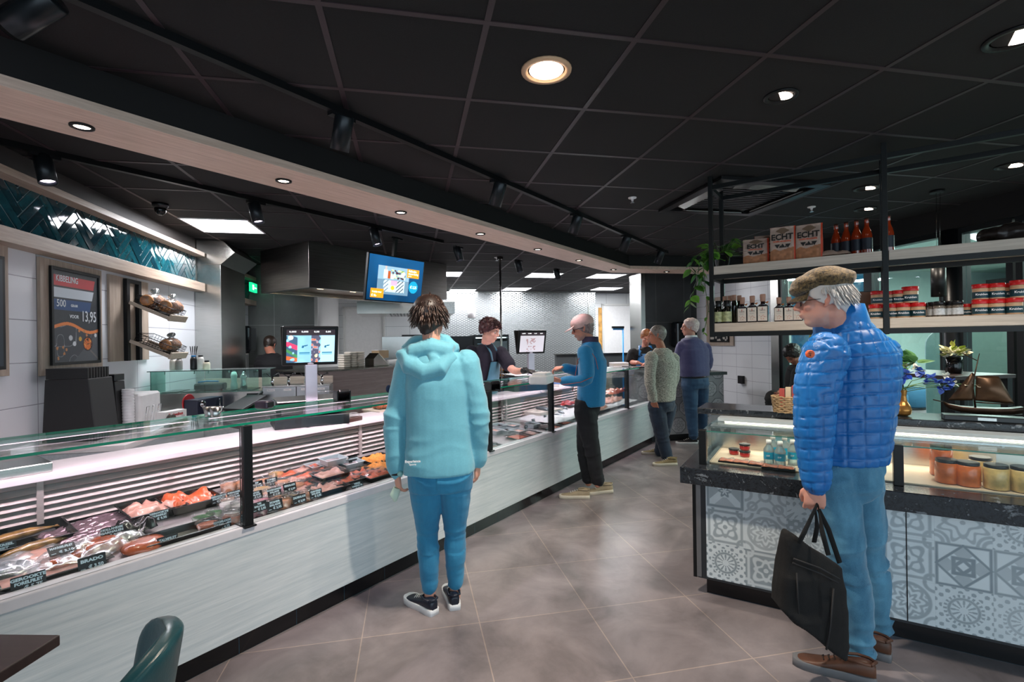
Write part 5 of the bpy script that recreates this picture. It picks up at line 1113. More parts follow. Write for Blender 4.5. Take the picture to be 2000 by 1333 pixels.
def tub(label, p, r, h, content, group, cat='food tub', lid=True, fill=.72, n=18):
    t = thing('salad_tub', label, cat, p, 0, group)
    MB().lathe([(r*.82, 0), (r, h), (r*1.05, h), (r*1.05, h-.003)], n=n, cap=False).build('cup', CLR, t); MB().lathe([(r*.8, .002), (r*.81+.17*r*fill, h*fill), (r*.3, h*fill+.004)], n=n).build('filling', content, t)
    if lid: MB().lathe([(r*1.06, h-.002), (r*1.07, h+.004), (r*.95, h+.005), (r*.93, h+.002), (.001, h+.002)], n=n, cap=False).build('lid', CLR, t)
    return t
# black trays of fish
tray_thing('fish_tray', 'black tray of smoked mackerel at the left edge of the counter', 'food tray', D(45,1062), .24, .30, .045, BTRAY, None, group='black fish trays').name
for k, (px, py, s) in enumerate([(30,1050,1), (75,1068,.9)]):
    p = D(px, py, .02); t = thing('smoked_mackerel', 'golden brown smoked mackerel lying in the leftmost black tray, %s one' % ['rear', 'front'][k], 'fish', p, .2, 'smoked mackerel'); m = MB()
    m.tube([(0,-.14*s,0), (0,-.10*s,.004), (0,-.03*s,.008), (0,.05*s,.008), (0,.11*s,.004), (0,.135*s,.002)], [.012,.026,.033,.030,.012,.006], 12, flat=.6); m.build('body', MACK, t); m = MB(); m.prism([(0,.13*s,0), (.03,.17*s,0), (.0,.155*s,0), (-.03,.17*s,0)], (0,0,.003)); m.build('tail', MACK, t)
def slab(name, label, p, pts, h, mt, film=True, rz=0, cat='fish', group=None):
    t = thing(name, label, cat, p, 0, group, rot=(0, math.radians(5), rz)); m = MB(); n = 16
    R_ = [[(a*s*math.cos(2*PI*j/n)*(1+.12*math.sin(3*2*PI*j/n+pts)), b*s*math.sin(2*PI*j/n), z) for j in range(n)] for (a, b, s, z) in [(.07,.09,.95,0), (.07,.09,1,h*.35), (.07,.09,.85,h*.8), (.07,.09,.4,h)]]
    m.loft(R_, True, True); m.build('fillet', mt, t)
    if film:
        f = heap(.20, .25, h*1.15, FILM, int(pts)+3, 14, .35); f.build('film_bag', FILM, t)
    return t
slab('bagged_salmon_fillet', 'bagged orange smoked salmon piece behind the BRADO card', D(200,1074,.005), 1, .045, SMOK, rz=.6, group='bagged orange fillets'); slab('bagged_salmon_fillet', 'bagged orange salmon piece left of the BRADO card', D(128,1100,.005), 4, .035, SMOK, rz=.2, group='bagged orange fillets')
slab('glazed_salmon_piece', 'glistening orange-brown salmon piece left of the ZALMFILET card', D(282,1070,.006), 2, .035, SMOK, film=False, rz=.3)
slab('bagged_herring', 'silver and pale fish in a clear bag between the mackerel tray and the front glass', D(75,1095,.003), 3, .03, EEL, rz=.4)
slab('bagged_herring', 'bagged pale fish right at the lower left corner beside the FORELFILET card', D(20,1118,.003), 5, .03, M('herring_silver', '9aa2a8', .25, .4, var=.4, vs=40), rz=.1)
t = tray_thing('fish_tray', 'flat black tray standing in front of the leftmost bags', 'food tray', D(105,1120), .12, .34, .02, BTRAY, EEL, 'fillets', group='black fish trays', seed=8)
# corrugated vacuum packs
for k, (px, py, lb) in enumerate([(152,1047,'nearer'), (215,1025,'farther')]):
    p = D(px, py, .004); t = thing('vacuum_pack', 'flat shiny vacuum pack of sliced fish, the %s of two behind the HOLLANDSE GARNALEN card' % lb, 'food pack', p, 0, 'flat vacuum packs', rot=(0, math.radians(5), .25)); m = MB()
    nx = 40; ny = 14; X, Y = np.meshgrid(np.linspace(-.13,.13,nx+1), np.linspace(-.10,.10,ny+1)); Z = .018+.005*np.sin(X*210+2*np.sin(Y*20))+.006*vnoise(np.stack([X.ravel()*25,Y.ravel()*25,X.ravel()*0+k],1), 3).reshape(X.shape); Z *= np.minimum(1, 8*(1-np.maximum(np.abs(X)/.13, np.abs(Y)/.10)))
    m.add([(a,b,c) for a,b,c in zip(X.ravel(), Y.ravel(), Z.ravel())], [(j*(nx+1)+i, j*(nx+1)+i+1, (j+1)*(nx+1)+i+1, (j+1)*(nx+1)+i) for j in range(ny) for i in range(nx)], True); m.build('film', M('glossy_film_pinkish', '8a737c', .12, .45, var=.35, vs=30), t); B('backing', BTRAY, t, (-.135,.135,-.105,.105,0,.008))
p = D(262,1040,.012); t = thing('black_glove_pack', 'crumpled glossy black plastic pack behind the glazed salmon piece', 'food pack', p, .4); h = heap(.14,.12,.05,BTRAY,6,14,.6); h.build('wrap', BTRAY, t)
tray_thing('fish_tray', 'deep black tray of pale pink smoked eel fillets', 'food tray', D(297,1003), .21, .24, .05, BTRAY, EEL, 'eel_fillets', group='black fish trays', seed=4, rz=.0, ch=.9)
tray_thing('fish_tray', 'deep black tray of bright orange sliced salmon', 'food tray', D(370,988), .20, .24, .05, BTRAY, SALM, 'salmon_slices', group='black fish trays', seed=5, ch=1.1)
tray_thing('fish_tray', 'empty black tray behind the ZALMFILET card against the front glass', 'food tray', D(362,1052), .12, .32, .035, BTRAY, None, group='black fish trays')
# tubs left of the post
G1 = 'salad tubs left of the first glass post'
for px, py, r, h, c, lb in [(396,1022,.05,.035,GREEN,'low tub of chopped green herbs'), (418,1012,.04,.035,GREEN,'second, smaller tub of green herbs'), (418,1040,.055,.04,SHRI,'tub of garlic shrimps behind the blue price card'), (405,985,.055,.035,SALY,'low wide tub at the back left, clear lid'), (446,960,.045,.06,SALO,'tall tub of orange salad at the back'), (472,955,.045,.06,SALO,'tall tub of orange salad hidden partly by the post'), (440,985,.05,.05,SALO,'tub of orange salad behind the price cards'), (448,1000,.05,.06,SALW,'tub of white salad in the middle'), (472,1005,.05,.06,SALW,'tub of white salad next to the post'), (456,1018,.05,.05,SALW,'front tub of white salad'), (470,1030,.045,.045,SHRI,'tub of shrimps beside the post foot')]:
    tub('round clear '+lb, D(px, py), r, h, c, G1)
# tubs right of the post, in rows
rows = [('back', [(515,948),(538,935),(552,952)], [SALO,SALY,SALO]), ('second', [(512,966),(530,976),(556,966),(580,958)], [SALY,SALO,SALP,SALO]), ('third', [(512,992),(545,985),(568,984),(598,978)], [SALP,SALO,SALY,SALO]), ('front', [(512,1022),(530,1014),(552,1008),(578,1000),(604,990)], [SALP,SALP,SALW,SALO,SALO])]
nm = ['first', 'second', 'third', 'fourth', 'fifth']; cn = {id(SALO): 'orange', id(SALY): 'yellow', id(SALP): 'pink', id(SALW): 'white'}
for rn, ps, cs in rows:
    for i, ((px, py), c) in enumerate(zip(ps, cs)): tub('tub of %s salad, %s from left in the %s row after the first glass post' % (cn[id(c)], nm[i], rn), D(px, py), .046, .05, c, 'salad tubs right of the first glass post')
# clear clamshells and black lidded trays towards the teal jacket
k = 0
for i, (px, py) in enumerate([(556,932),(585,922),(606,916),(640,918),(575,942),(600,935),(622,926),(655,925),(608,950),(628,944),(600,962)]):
    tray_thing('lidded_tray', 'low black tray of sliced fish, %s of the flat lidded trays from the back left' % ['first','second','third','fourth','fifth','sixth','seventh','eighth','ninth','tenth','eleventh'][i], 'food tray', D(px, py), .10, .14, .02, BTRAY, [SALM, EEL, SALM][i % 3], 'sliced_fish', True, group='low lidded fish trays', seed=i+10, ch=1.2)
for i, (px, py, hh, lb) in enumerate([(640,945,0,'left'), (672,948,.0,'middle'), (645,935,.035,'stacked on the left one'), (705,935,0,'right, next to the teal jacket'), (640,962,0,'front left'), (735,935,0,'beside the teal jacket at the back')]):
    p = D(px, py, hh); tray_thing('deep_lidded_tray', 'deep black lidded tray of fish salad, %s' % lb, 'food tray', p, .13, .20, .035, BTRAY, SALM if i % 2 else EEL, 'fish_salad', True, group='deep lidded fish trays', seed=i+30, ch=.9)
for i, (px, py, hh, lb) in enumerate([(622,917,0,'left in the lower layer'), (645,914,0,'middle of the lower layer'), (685,912,0,'right in the lower layer'), (650,905,.045,'on top of the others')]):
    p = D(px, py, hh); tray_thing('foil_tray', 'white rectangular foil tray with foil lid, %s' % lb, 'food tray', p, .10, .15, .042, FOIL, LIDM, 'foil_lid', group='white foil trays', seed=i+50, ch=.35)
tray_thing('crumb_tray', 'black tray of orange crumbed snacks at the back beside the teal jacket', 'food tray', D(738,902), .18, .22, .03, BTRAY, CRUM, 'crumbed_snacks', group='trays of orange snacks', seed=70, ch=1.1); tray_thing('crumb_tray', 'black tray of orange crumbed snacks nearer the front beside the teal jacket', 'food tray', D(742,920), .18, .24, .03, BTRAY, CRUM, 'crumbed_snacks', group='trays of orange snacks', seed=71, ch=1.1)
# between the posts 2 and 3
for i, (px, py) in enumerate([(968,848),(990,848),(1012,850),(975,838),(1000,838),(1040,836)]):
    tray_thing('white_tub', 'small white square tub, %s from the left, right of the second glass post' % ['first','second','third','fourth','fifth','sixth'][i], 'food tray', D(px, py), .11, .12, .045, FOIL, BTRAY if i % 2 else EEL, 'filling', group='white tubs right of the second post', seed=i+80, ch=.5)
for i, (px, py) in enumerate([(975,878),(1030,858),(1050,852),(1085,838),(945,900),(1100,828),(1112,820)]):
    tray_thing('fish_dish', 'flat clear-lidded dish of pink fish, %s along the front glass beyond the teal jacket' % ['second','third','fourth','fifth','first','sixth','seventh'][i], 'food tray', D(px, py), .15, .22, .02, BTRAY, SALM if i % 2 else EEL, 'fish', True, group='flat dishes along the front glass', seed=i+90)
B_ = thing('white_fish_crate', 'shallow white crate of fresh fish behind the third glass post', 'crate', D(1045,808), 0, None); MB().box(-.15,.15,-.25,.25,0,.05).build('crate_body', M('crate_white', 'cfc8c0', .5), B_)
for i, (px, py, mt, lb, sz) in enumerate([(1058,800,M('silver_fish', '7f8a92', .2, .5, var=.4, vs=30),'on the white crate',1), (1090,815,MT['silver_fish'],'right of the third glass post, nearest',1.2), (1085,805,MT['silver_fish'],'right of the third glass post, second',1.1), (1078,797,MT['silver_fish'],'right of the third glass post, farthest',1)]):
    p = D(px, py, .055 if i == 0 else .015); t = thing('whole_fish', 'whole silver fish lying in the case, %s' % lb, 'fish', p, 1.2, 'whole silver fish'); m = MB()
    m.tube([(0,-.15*sz,0), (0,-.10*sz,.01), (0,0,.014), (0,.09*sz,.008), (0,.14*sz,.004)], [.01,.032,.04,.025,.006], 12, flat=.6); m.build('body', mt, t); MB().prism([(0,.13*sz,0), (.035,.18*sz,0), (0,.16*sz,0), (-.035,.18*sz,0)], (0,0,.004)).build('tail', mt, t)
# ice bed and fish right of the fleece
t = thing('ice_bed', 'bed of crushed ice in the far end of the long counter', 'ice', (-2.84, 5.6, .632), 0); h = heap(.50, 2.3, .05, ICE, 5, 40, .25); h.build('ice', ICE, t); tag(t, kind='stuff')
for i, (px, py, mt, lb, w_, l_) in enumerate([(1187,768,SALM,'pile of orange salmon fillets right of the blue fleece',.22,.5), (1195,785,EEL,'row of pale pink fillets in front of the salmon',.18,.5), (1180,803,EEL,'row of pale fillets nearest the front glass',.14,.4), (1222,760,MEAT,'dark red tuna block behind the fourth post',.16,.3), (1245,768,EEL,'pale fillets right of the fourth post',.2,.35), (1112,790,MEAT,'red fish piece left of the blue fleece',.14,.25), (1240,752,MEAT,'red packed fish at the very end of the case',.12,.3)]):
    p = D(px, py, .05); t = thing('fillet_pile', lb, 'fish', p, .1); h = heap(w_, l_, .05, mt, i+3, 14, .7); h.build('fillets', mt, t)
# ================================================================ BACK OF THE SHOP, LEFT
# posters and boards on the left wall (built in grid axes; x = out of the wall, y = along it)
def wall_thing(name, label, cat, gy, z, group=None): return thing(name, label, cat, gw(GL, gy, z), G, group)
RY = (PI/2, 0, PI/2)     # text facing +x of the grid frame
BOARD = wood('poster_board_wood', '8b7b6d', 'b5a596', .5, 'z')
bd = wall_thing('poster_backboard', 'light wood board on the white tiles carrying the KIBBELING poster', 'board', 3.76, 1.32); B('board', BOARD, bd, (.001, .022, 0, .655, 0, .775), bevel=.002)
bd2 = wall_thing('poster_backboard', 'light wood board cut off by the left edge of the picture', 'board', 3.0, 1.34); B('board', BOARD, bd2, (.001, .022, 0, .50, 0, .77), bevel=.002)
po2 = wall_thing('framed_poster', 'black framed poster cut off by the left edge of the picture', 'poster', 2.98, 1.38); B('frame', BLK, po2, (.023, .045, 0, .46, 0, .66)); B('print', M('dark_poster_print', '23303a', .5), po2, (.045, .047, .02, .44, .02, .64))
po = wall_thing('framed_poster', 'black framed KIBBELING poster with red, white and blue bands and price 13,95', 'poster', 3.835, 1.385)
PW, PH = .53, .665
B('frame', BLK, po, (.023, .04, 0, .02, 0, PH), (.023, .04, PW-.02, PW, 0, PH), (.023, .04, .02, PW-.02, 0, .02), (.023, .04, .02, PW-.02, PH-.02, PH), (.023, .03, .02, PW-.02, .02, PH-.02), bevel=.001)
def poster(u, v):
    w, h = PW-.04, PH-.04; x, y = u/w, 1-v/h; C = np.tile(np.array(srgb('2c3238')), (len(u), 1)); C *= (1+.08*n2(u, v, 40))[:, None]
    def put(mask, c): C[mask] = np.array(srgb(c)) if isinstance(c, str) else c
    put((y > .05+.0*x) & (y < .165) & (x < .93-.35*(y-.05)), 'b53a40'); put((y > .185) & (y < .295) & (x < .90-.4*(y-.18)), 'b9c2ca'); put((y > .315) & (y < .43) & (x < .84-.35*(y-.31)), '2b4a76')
    wv = .62-.035*np.sin((x*1.1-.1)*2*PI)+.02*(x-.5)*2
    ph = y > wv; put(ph, '3d4046'); s_ = np.abs(n2(u, v, 14, 3)) < .035; put(ph & s_, '8b8d90'); put(ph & (y > 1.25-.6*x) , '4f5257')
    put(np.abs(y-wv) < .018, 'd97d42')
    d = np.hypot((x-.74)*.75, (y-.80)); put(d < .085, '2b2422'); put((d < .07) & (n2(u, v, 90, 5) > -.15), 'c9682f'); put((d < .07) & (n2(u, v, 110, 7) > .35), 'e39a4e')
    for cx, cy, r, c in ((.36,.735,.03,'b9bcbf'),(.44,.80,.028,'c9ccd0'),(.57,.745,.026,'c79a3e')): put(np.hypot((x-cx)*.75, y-cy) < r, c)
    for cx, cy in ((.08,.85),(.2,.84),(.27,.865),(.22,.91),(.1,.96),(.55,.62+.03),(.72,.70),(.66,.655)): put(np.hypot((x-cx)*.75, y-cy)+.006*n2(u, v, 120, 2) < .016, 'b97a48')
    put((np.abs((y-.90)-(x-.84)*.55) < .012) & (x > .8), '6e6a66'); put(np.hypot((x-.93)*.75, y-.70) < .022, 'c3c6c9'); return C
PRT = MP('poster_print', .35, .5)
sh_ = sheet('print', PW-.04, PH-.04, .0025, poster, PRT, po, xf=lambda P: np.stack([P[:,0]*0+.0315, P[:,0]+PW/2, P[:,1]+PH/2], 1))
INKW = M('poster_ink', 'cfd4d8', .6)
for s, z, y, sx_, sz, al in (('KIBBELING', .59, .05, .78, .062, 'LEFT'), ('500', .42, .055, .9, .07, 'LEFT'), ('GRAM', .412, .20, 1, .026, 'LEFT'), ('VOOR', .335, .235, 1, .034, 'CENTER'), ('13,95', .34, .40, .72, .11, 'CENTER')):
    text(s, sz, INKW, po, (.0325, y, z), RY, align=al, sx=sx_, bold=.0006)
# bread rack
br = wall_thing('bread_rack', 'wall rack with light wood backboard, black rails and two tilted bread shelves', 'rack', 4.52, 1.385)
B('backboard', BOARD, br, (.001, .02, 0, .60, 0, .70), bevel=.002)
for y in (.19, .375): B('rail', BLK, br, (.021, .05, y, y+.045, .0, .66))
B('top_bar', BLK, br, (.021, .05, .19, .42, .66, .69))
RKW = wood('rack_wood', 'a3937f', 'cdbcab', .5, 'x')
def rshelf(z0, nm):
    T = Matrix.Translation((.05, .21, z0)) @ Matrix.Rotation(math.radians(25), 4, 'Y'); m = MB(T); m.box(0, .33, 0, .012, 0, .022).box(0, .33, .298, .31, 0, .022).box(0, .33, .0, .31, -.006, 0); s = m.build('shelf_tray', RKW, br)
    m = MB(T); m.box(.325, .34, -.005, .315, -.012, .045); m.build('front_board', RKW, s, .001)
    m = MB(T)
    for k in range(13): m.tube([(.02, .02+.0225*k, .09), (.02, .02+.0225*k, .005), (.31, .02+.0225*k, .005), (.31, .02+.0225*k, .09)], .0016, 5)
    for k in range(13): m.tube([(.02+.0242*k, .02, .09), (.02+.0242*k, .02, .005), (.02+.0242*k, .29, .005), (.02+.0242*k, .29, .09)], .0016, 5)
    for z in (.02,.04,.06,.09): m.tube([(.02,.02,z), (.31,.02,z), (.31,.29,z), (.02,.29,z), (.02,.02,z)], .0018 if z < .09 else .003, 5)
    m.build('wire_basket', BLK, s); return T
T1 = rshelf(.485, 'upper'); T2 = rshelf(.16, 'lower')
LOAF = M('bread_crust', 'c28450', .6, var=.35, vs=16, bmp=.3, bs=30); BAGM = glass('bread_bag', (.93,.92,.92), 1.3, .15, body=.10)
brT = Matrix.Translation(gw(GL, 4.52, 1.385)) @ Matrix.Rotation(G, 4, 'Z')
def loaf(T, c, L_, label, rz=0, crumple=True, r=.05):
    p = brT @ T @ V(c); t = thing('bagged_bread', label, 'bread', p, G+rz, 'bagged breads on the wall rack'); m = MB(); n = 7
    for k in range(n): m.ell((L_*(k/(n-1)-.5), 0, .0), (L_/n*.75, r*.95, r*(.9+.1*(k % 2))), 14, 9)
    m.build('loaf', LOAF, t); m = MB(); m.ell((0,0,.002), (L_*.66, r*1.25, r*1.2), 22, 14); me = m.mesh('bag'); P_ = getv(me); N_ = getn(me); setv(me, P_+N_*(vnoise(P_*40, 3)*.008)[:, None]); mk('bag', me, BAGM, t); m = MB(); m.tube([(L_*.1,0,r*1.1), (L_*.12,.0,r*1.35), (L_*.18,.01,r*1.75)], [.03,.012,.035], 10); m.build('bag_knot', BAGM, t)
loaf(T1, (.10,.15,.075), .24, 'bagged bread at the back of the upper bread shelf', PI/2, r=.055); loaf(T1, (.24,.16,.09), .22, 'bagged bread at the front of the upper bread shelf', PI/2, r=.055); loaf(T2, (.23,.17,.075), .20, 'bagged sliced bread on the lower bread shelf', PI/2, r=.05)
# steel exhaust column
cx = thing('exhaust_duct', 'brushed steel exhaust duct column between the two bands of dark green tiles', 'duct', gw(GL, 6.17, 0), G)
B('column', STEEL, cx, (0.002, .27, 0, .84, .93, 2.42), bevel=.003)
m = MB(); m.loft([[(0.002, 0, 2.42), (.27, 0, 2.42), (.27, .84, 2.42), (0.002, .84, 2.42)], [(0.002, 0, 2.52), (.42, 0, 2.56), (.42, .84, 2.56), (0.002, .84, 2.52)], [(0.002, 0, 2.695), (.30, 0, 2.695), (.30, .84, 2.695), (0.002, .84, 2.695)]], True); m.build('flared_top', STEEL, cx, .002)
ck = wall_thing('wall_clock', 'round white wall clock with thin dark rim beside the steel duct', 'clock', 7.24, 1.93); m = MB(Matrix.Rotation(PI/2, 4, 'Y')); m.lathe([(.15, .001), (.155, .03), (.145, .034), (.145, .025)], n=32).build('rim', BLKP, ck); m = MB(Matrix.Rotation(PI/2, 4, 'Y')); m.lathe([(.145, .02), (.001, .022)], n=32, cap=False).build('dial', PAPER, ck)
B('hour_hand', BLKP, ck, (.026,.028,-.004,.004,-.01,.07)); m = MB(); m.tube([(.027,0,0),(.027,-.07,-.06)], .004, 5); m.build('minute_hand', BLKP, ck)
ds = wall_thing('towel_dispenser', 'glossy black paper towel dispenser on the white tiles by the grey corner', 'dispenser', 7.45, 1.40); MB().rbox((.10,.17,.19), (.19,.33,.36), .05, 4).build('housing', M('smoky_black', '14191d', .12), ds, .004); B('outlet', BLKP, ds, (.03,.17,.06,.28,-.01,.012)); MB().box(.09,.10,.1,.24,-.035,.0).build('paper', PAPER, ds)
ex = thing('exit_sign', 'small green lit emergency exit sign at the end of the dark green tile band', 'sign', gw(GL, 7.78, 2.32), G); B('lit_box', M('exit_green', '12a871', .4, emit=1.6), ex, (.13,.16,-.12,.16,-.05,.08)); B('bracket', BLKP, ex, (.002,.13,.0,.03,.06,.08)); B('pictogram', M('exit_white', 'e9fff4', .5, emit=2), ex, (.1605,.162,-.06,.0,-.02,.05), (.1605,.162,.03,.12,.005,.02))
# ---- L-shaped preparation counter
pc = thing('preparation_counter', 'staff counter with pale wood fronts and light worktop along the poster wall', 'counter', gw(GL, 2.2, 0), G)
B('backsplash', wood('pale_backsplash', 'b09f8e', 'd6c8b8', .5, 'x'), pc, (.30,1.55,3.352,3.372,.90,1.165))
WTOP = M('worktop_laminate', 'ddd9da', .3)
B('cabinet', WOODG, pc, (.002,.60,1.28,2.55,.08,.86)); B('cabinet_return', WOODG, pc, (.002,1.5,2.56,3.3,.08,.86)); B('worktop', WTOP, pc, (.002,.64,1.26,2.55,.865,.90), (.002,1.55,2.551,3.35,.865,.90), bevel=.002); B('kickplate', BLKP, pc, (.01,.55,1.3,2.5,0,.08), (.01,1.45,2.6,3.2,0,.08))
# things on it
def pt(px, py, gx): return at(px, py, gx=gx)
bm_ = thing('black_bin_cabinet', 'tall matt black plastic dispenser tower below the KIBBELING poster, wide one', 'dispenser', gw(-2.28, 3.66, .90), G)
m = MB(); m.prism([(0,0,0), (.30,0,0), (.26,0,.40), (0.02,0,.40)], (0,.26,0)); m.build('body', M('matt_black', '0b0b0c', .5), bm_, .004); B('ribbed_head', M('matt_black', '0b0b0c'), bm_, *[(.02,.25,.01+.03*k,.03+.03*k,.402,.47) for k in range(8)]); 
b2_ = thing('black_bin_cabinet', 'narrower matt black plastic dispenser tower beside the wide one', 'dispenser', gw(-2.24, 3.95, .90), G); m = MB(); m.prism([(0,0,0), (.24,0,0), (.22,0,.36), (0.02,0,.36)], (0,.12,0)); m.build('body', MT['matt_black'], b2_, .004); B('head', BLKP, b2_, (.02,.22,.0,.12,.365,.41), bevel=.003)
t = thing('cup_stack', 'tall stack of translucent white cups right of the black dispensers', 'cups', gw(-1.98, 4.03, .90)); m = MB(); m.lathe([(.034,0),(.036,.30)], n=18); [m.lathe([(.0365,.02+.02*k),(.0385,.025+.02*k),(.0365,.03+.02*k)], n=18, cap=False) for k in range(14)]; m.build('cups', M('frosted_cup', 'd6d6d8', .4), t)
t = thing('white_box_dispenser', 'white plastic box with chrome wire holders on the staff counter', 'box', gw(-2.30, 4.15, .90), G); MB().rbox((.17,.16,.125), (.34,.32,.25), .03).build('box_body', WHITE, t)
m = MB(); [m.tube([(.344,.05+.09*k,.0+.02),(.36,.05+.09*k,.15),(.36,.09+.09*k,.15),(.344,.09+.09*k,.02)], .003, 6) for k in range(3)]; m.build('wire_holder', CHROME, t)
t = thing('toothpick_carton', 'small white carton with red lettering on the staff counter', 'box', gw(-1.90, 4.25, .90), G-.35); B('carton', PAPER, t, (0,.08,0,.20,0,.10), bevel=.001); text('Topkwaliteit', .032, M('red_ink', 'c8202c', .6), t, (.081,.095,.072), RY, bold=.0006, sx=.85); text('wegwerphandschoenen', .011, M('grey_ink', '808890', .6), t, (.081,.095,.045), RY); B('barcode', M('grey_ink', '808890', .6), t, *[(.08,.0807,.15+.005*k,.152+.005*k,.03,.055) for k in range(7)])
t = thing('tape_dispenser', 'small black tape dispenser in front of the white carton', 'dispenser', gw(-1.80, 4.13, .90), G-.3); m = MB(); m.prism([(0,0,0), (.0,.14,0), (.0,.13,.05), (.0,.09,.045), (0,.05,.035), (0,.03,.07), (0,0,.06)], (.05,0,0)); m.build('body', BLKP, t, .003); m = MB(Matrix.Translation((.025,.045,.06)) @ Matrix.Rotation(PI/2,4,'Y')); m.lathe([(.03,-.015),(.03,.015)], n=18).build('roll', M('tape_clear', '5a5650', .3), t)
t = thing('crank_machine', 'navy metal box with a chrome crank handle and red ring behind', 'machine', gw(-1.86, 4.62, .90), G-.3); B('case_body', M('navy_enamel', '1a2138', .35), t, (0,.12,0,.32,0,.15), bevel=.006); m = MB(Matrix.Translation((.12,.05,.11)) @ Matrix.Rotation(PI/2,4,'Y')); m.lathe([(.028,0),(.028,.02),(.014,.02),(.014,.03)], n=18).build('knob', CHROME, t); m = MB(); m.tube([(.125,.25,.13),(.14,.25,.13),(.14,.25,.07),(.17,.25,.05)], .006, 8); m.ell((.17,.25,.045),(.012,.012,.018)); m.build('crank', CHROME, t); m = MB(Matrix.Translation((-.01,.06,.12)) @ Matrix.Rotation(PI/2,4,'Y')); m.lathe([(.07,0),(.075,.006),(.07,.012),(.062,.006)], n=24).build('red_ring', M('red_enamel', 'c42b33', .35), t)
t = thing('contact_grill', 'dark folded contact grill lying on the staff counter right of the navy box', 'grill', gw(-1.62, 4.78, .90), G-.5); m = MB(Matrix.Rotation(.2, 4, 'X')); m.box(0,.22,0,.30,.0,.02); m.build('lower_plate', M('grill_iron', '3a3a3c', .4, .6), t, .004); m = MB(Matrix.Translation((0,0,.03)) @ Matrix.Rotation(.32, 4, 'X')); m.box(0,.22,0,.30,.0,.02); m.tube([(.11,.3,.01),(.11,.40,.02)], .012, 8); m.build('upper_plate', MT['grill_iron'], t, .004)
# refrigerated topping unit with glass guard
tu = thing('topping_counter_unit', 'stainless topping unit with green-tinted glass guard on the staff counter', 'food unit', gw(-2.30, 5.05, .90), G)
B('steel_body', STEEL, tu, (0,.92,0,.42,0,.17), bevel=.003); B('control_panel', BLKP, tu, (.80,.925,-.008,0,.02,.15)); B('green_switch', M('green_lamp', '4fd08a', .4, emit=1.5), tu, (.85,.862,-.012,-.008,.09,.12)); B('knob', M('grey_plastic', '3a3a3c', .4), tu, (.845,.875,-.02,-.008,.04,.07))
B('front_glass', GRN, tu, (0,.44,.0,.006,.171,.37), (.445,.90,.0,.006,.171,.37)); B('top_glass', GRN, tu, (-.02,.98,-.02,.30,.371,.378)); B('side_glass', GRN, tu, (-.006,0,.006,.28,.171,.37)); B('side_glass', GRN, tu, (.93,.936,.006,.28,.171,.37)); B('glass_edge', M('dark_glass_edge', '1f3a36', .2), tu, (-.02,.98,-.0215,-.0205,.371,.378), (.0,.003,-.004,-.001,.171,.37))
m = MB(); [m.tube([(x,.15,.371),(x,.15,.34)], .006, 6) for x in (.05,.30,.42,.6,.85)]; m.build('glass_clamp', CHROME, tu)
for i in range(5): B('food_pan', STEELD, tu, (.05+.16*i,.18+.16*i,.08,.36,.171,.178))
for i, (x, y, h, mt, lb) in enumerate([(.62,.10,.17,WHITE,'white pepper mill behind the green glass'), (.70,.12,.15,STEEL,'steel pepper mill behind the green glass')]):
    t = thing('pepper_mill', lb, 'mill', tu.matrix_world @ V((0,0,0)), G); t.location = gw(-2.30+x, 5.05+y+.12, 1.073); MB().lathe([(.03,0),(.03,h*.3),(.022,h*.45),(.028,h*.7),(.03,h*.8),(.02,h)], n=16).build('body', mt, t); MB().ell((0,0,h+.01),(.014,.014,.012)).build('knob', CHROME, t)
t = thing('black_tongs_holder', 'low black container with blue-rimmed tongs inside the topping unit', 'container', gw(-2.02, 5.2, 1.08), G); MB().rbox((.13,.08,.03),(.26,.12,.06),.02).build('container_body', BLKP, t); m = MB(); m.tube([(.02,.08,.07),(.1,.08,.08),(.2,.08,.075)], .008, 6); m.build('blue_grip', M('blue_plastic', '1f78b4', .4), t)
# bottles and holders on top of the guard
for i, (px, col, h, lb) in enumerate([(338,'bdb7ad',.10,'squat pale jar, leftmost'), (350,'8f8c88',.10,'grey shaker, second'), (378,'17181b',.12,'black holder with utensils'), (392,'e9e6e0',.12,'tall white labelled bottle'), (404,'e8dfc8',.07,'small cream carton, rightmost')]):
    p = at(px, 708, gy=5.15); t = thing('counter_jar', lb+' on top of the green-tinted glass guard', 'container', (p.x, p.y, 1.279), G, 'containers on the glass guard'); MB().lathe([(.026,0),(.028,h*.1),(.028,h*.8),(.02,h)], n=14).build('container_body', M('jar_'+col, col, .4), t); MB().lathe([(.02,h),(.02,h+.015)], n=12).build('lid', BLKP if i != 2 else M('blue_plastic', '1f78b4'), t)
    if i == 2:
        m = MB(); [m.tube([(.01*k-.015,0,h),(.02*k-.03,.01,h+.10)], [.004,.012], 6, flat=.4) for k in range(4)]; m.build('utensils', BLKP, t)
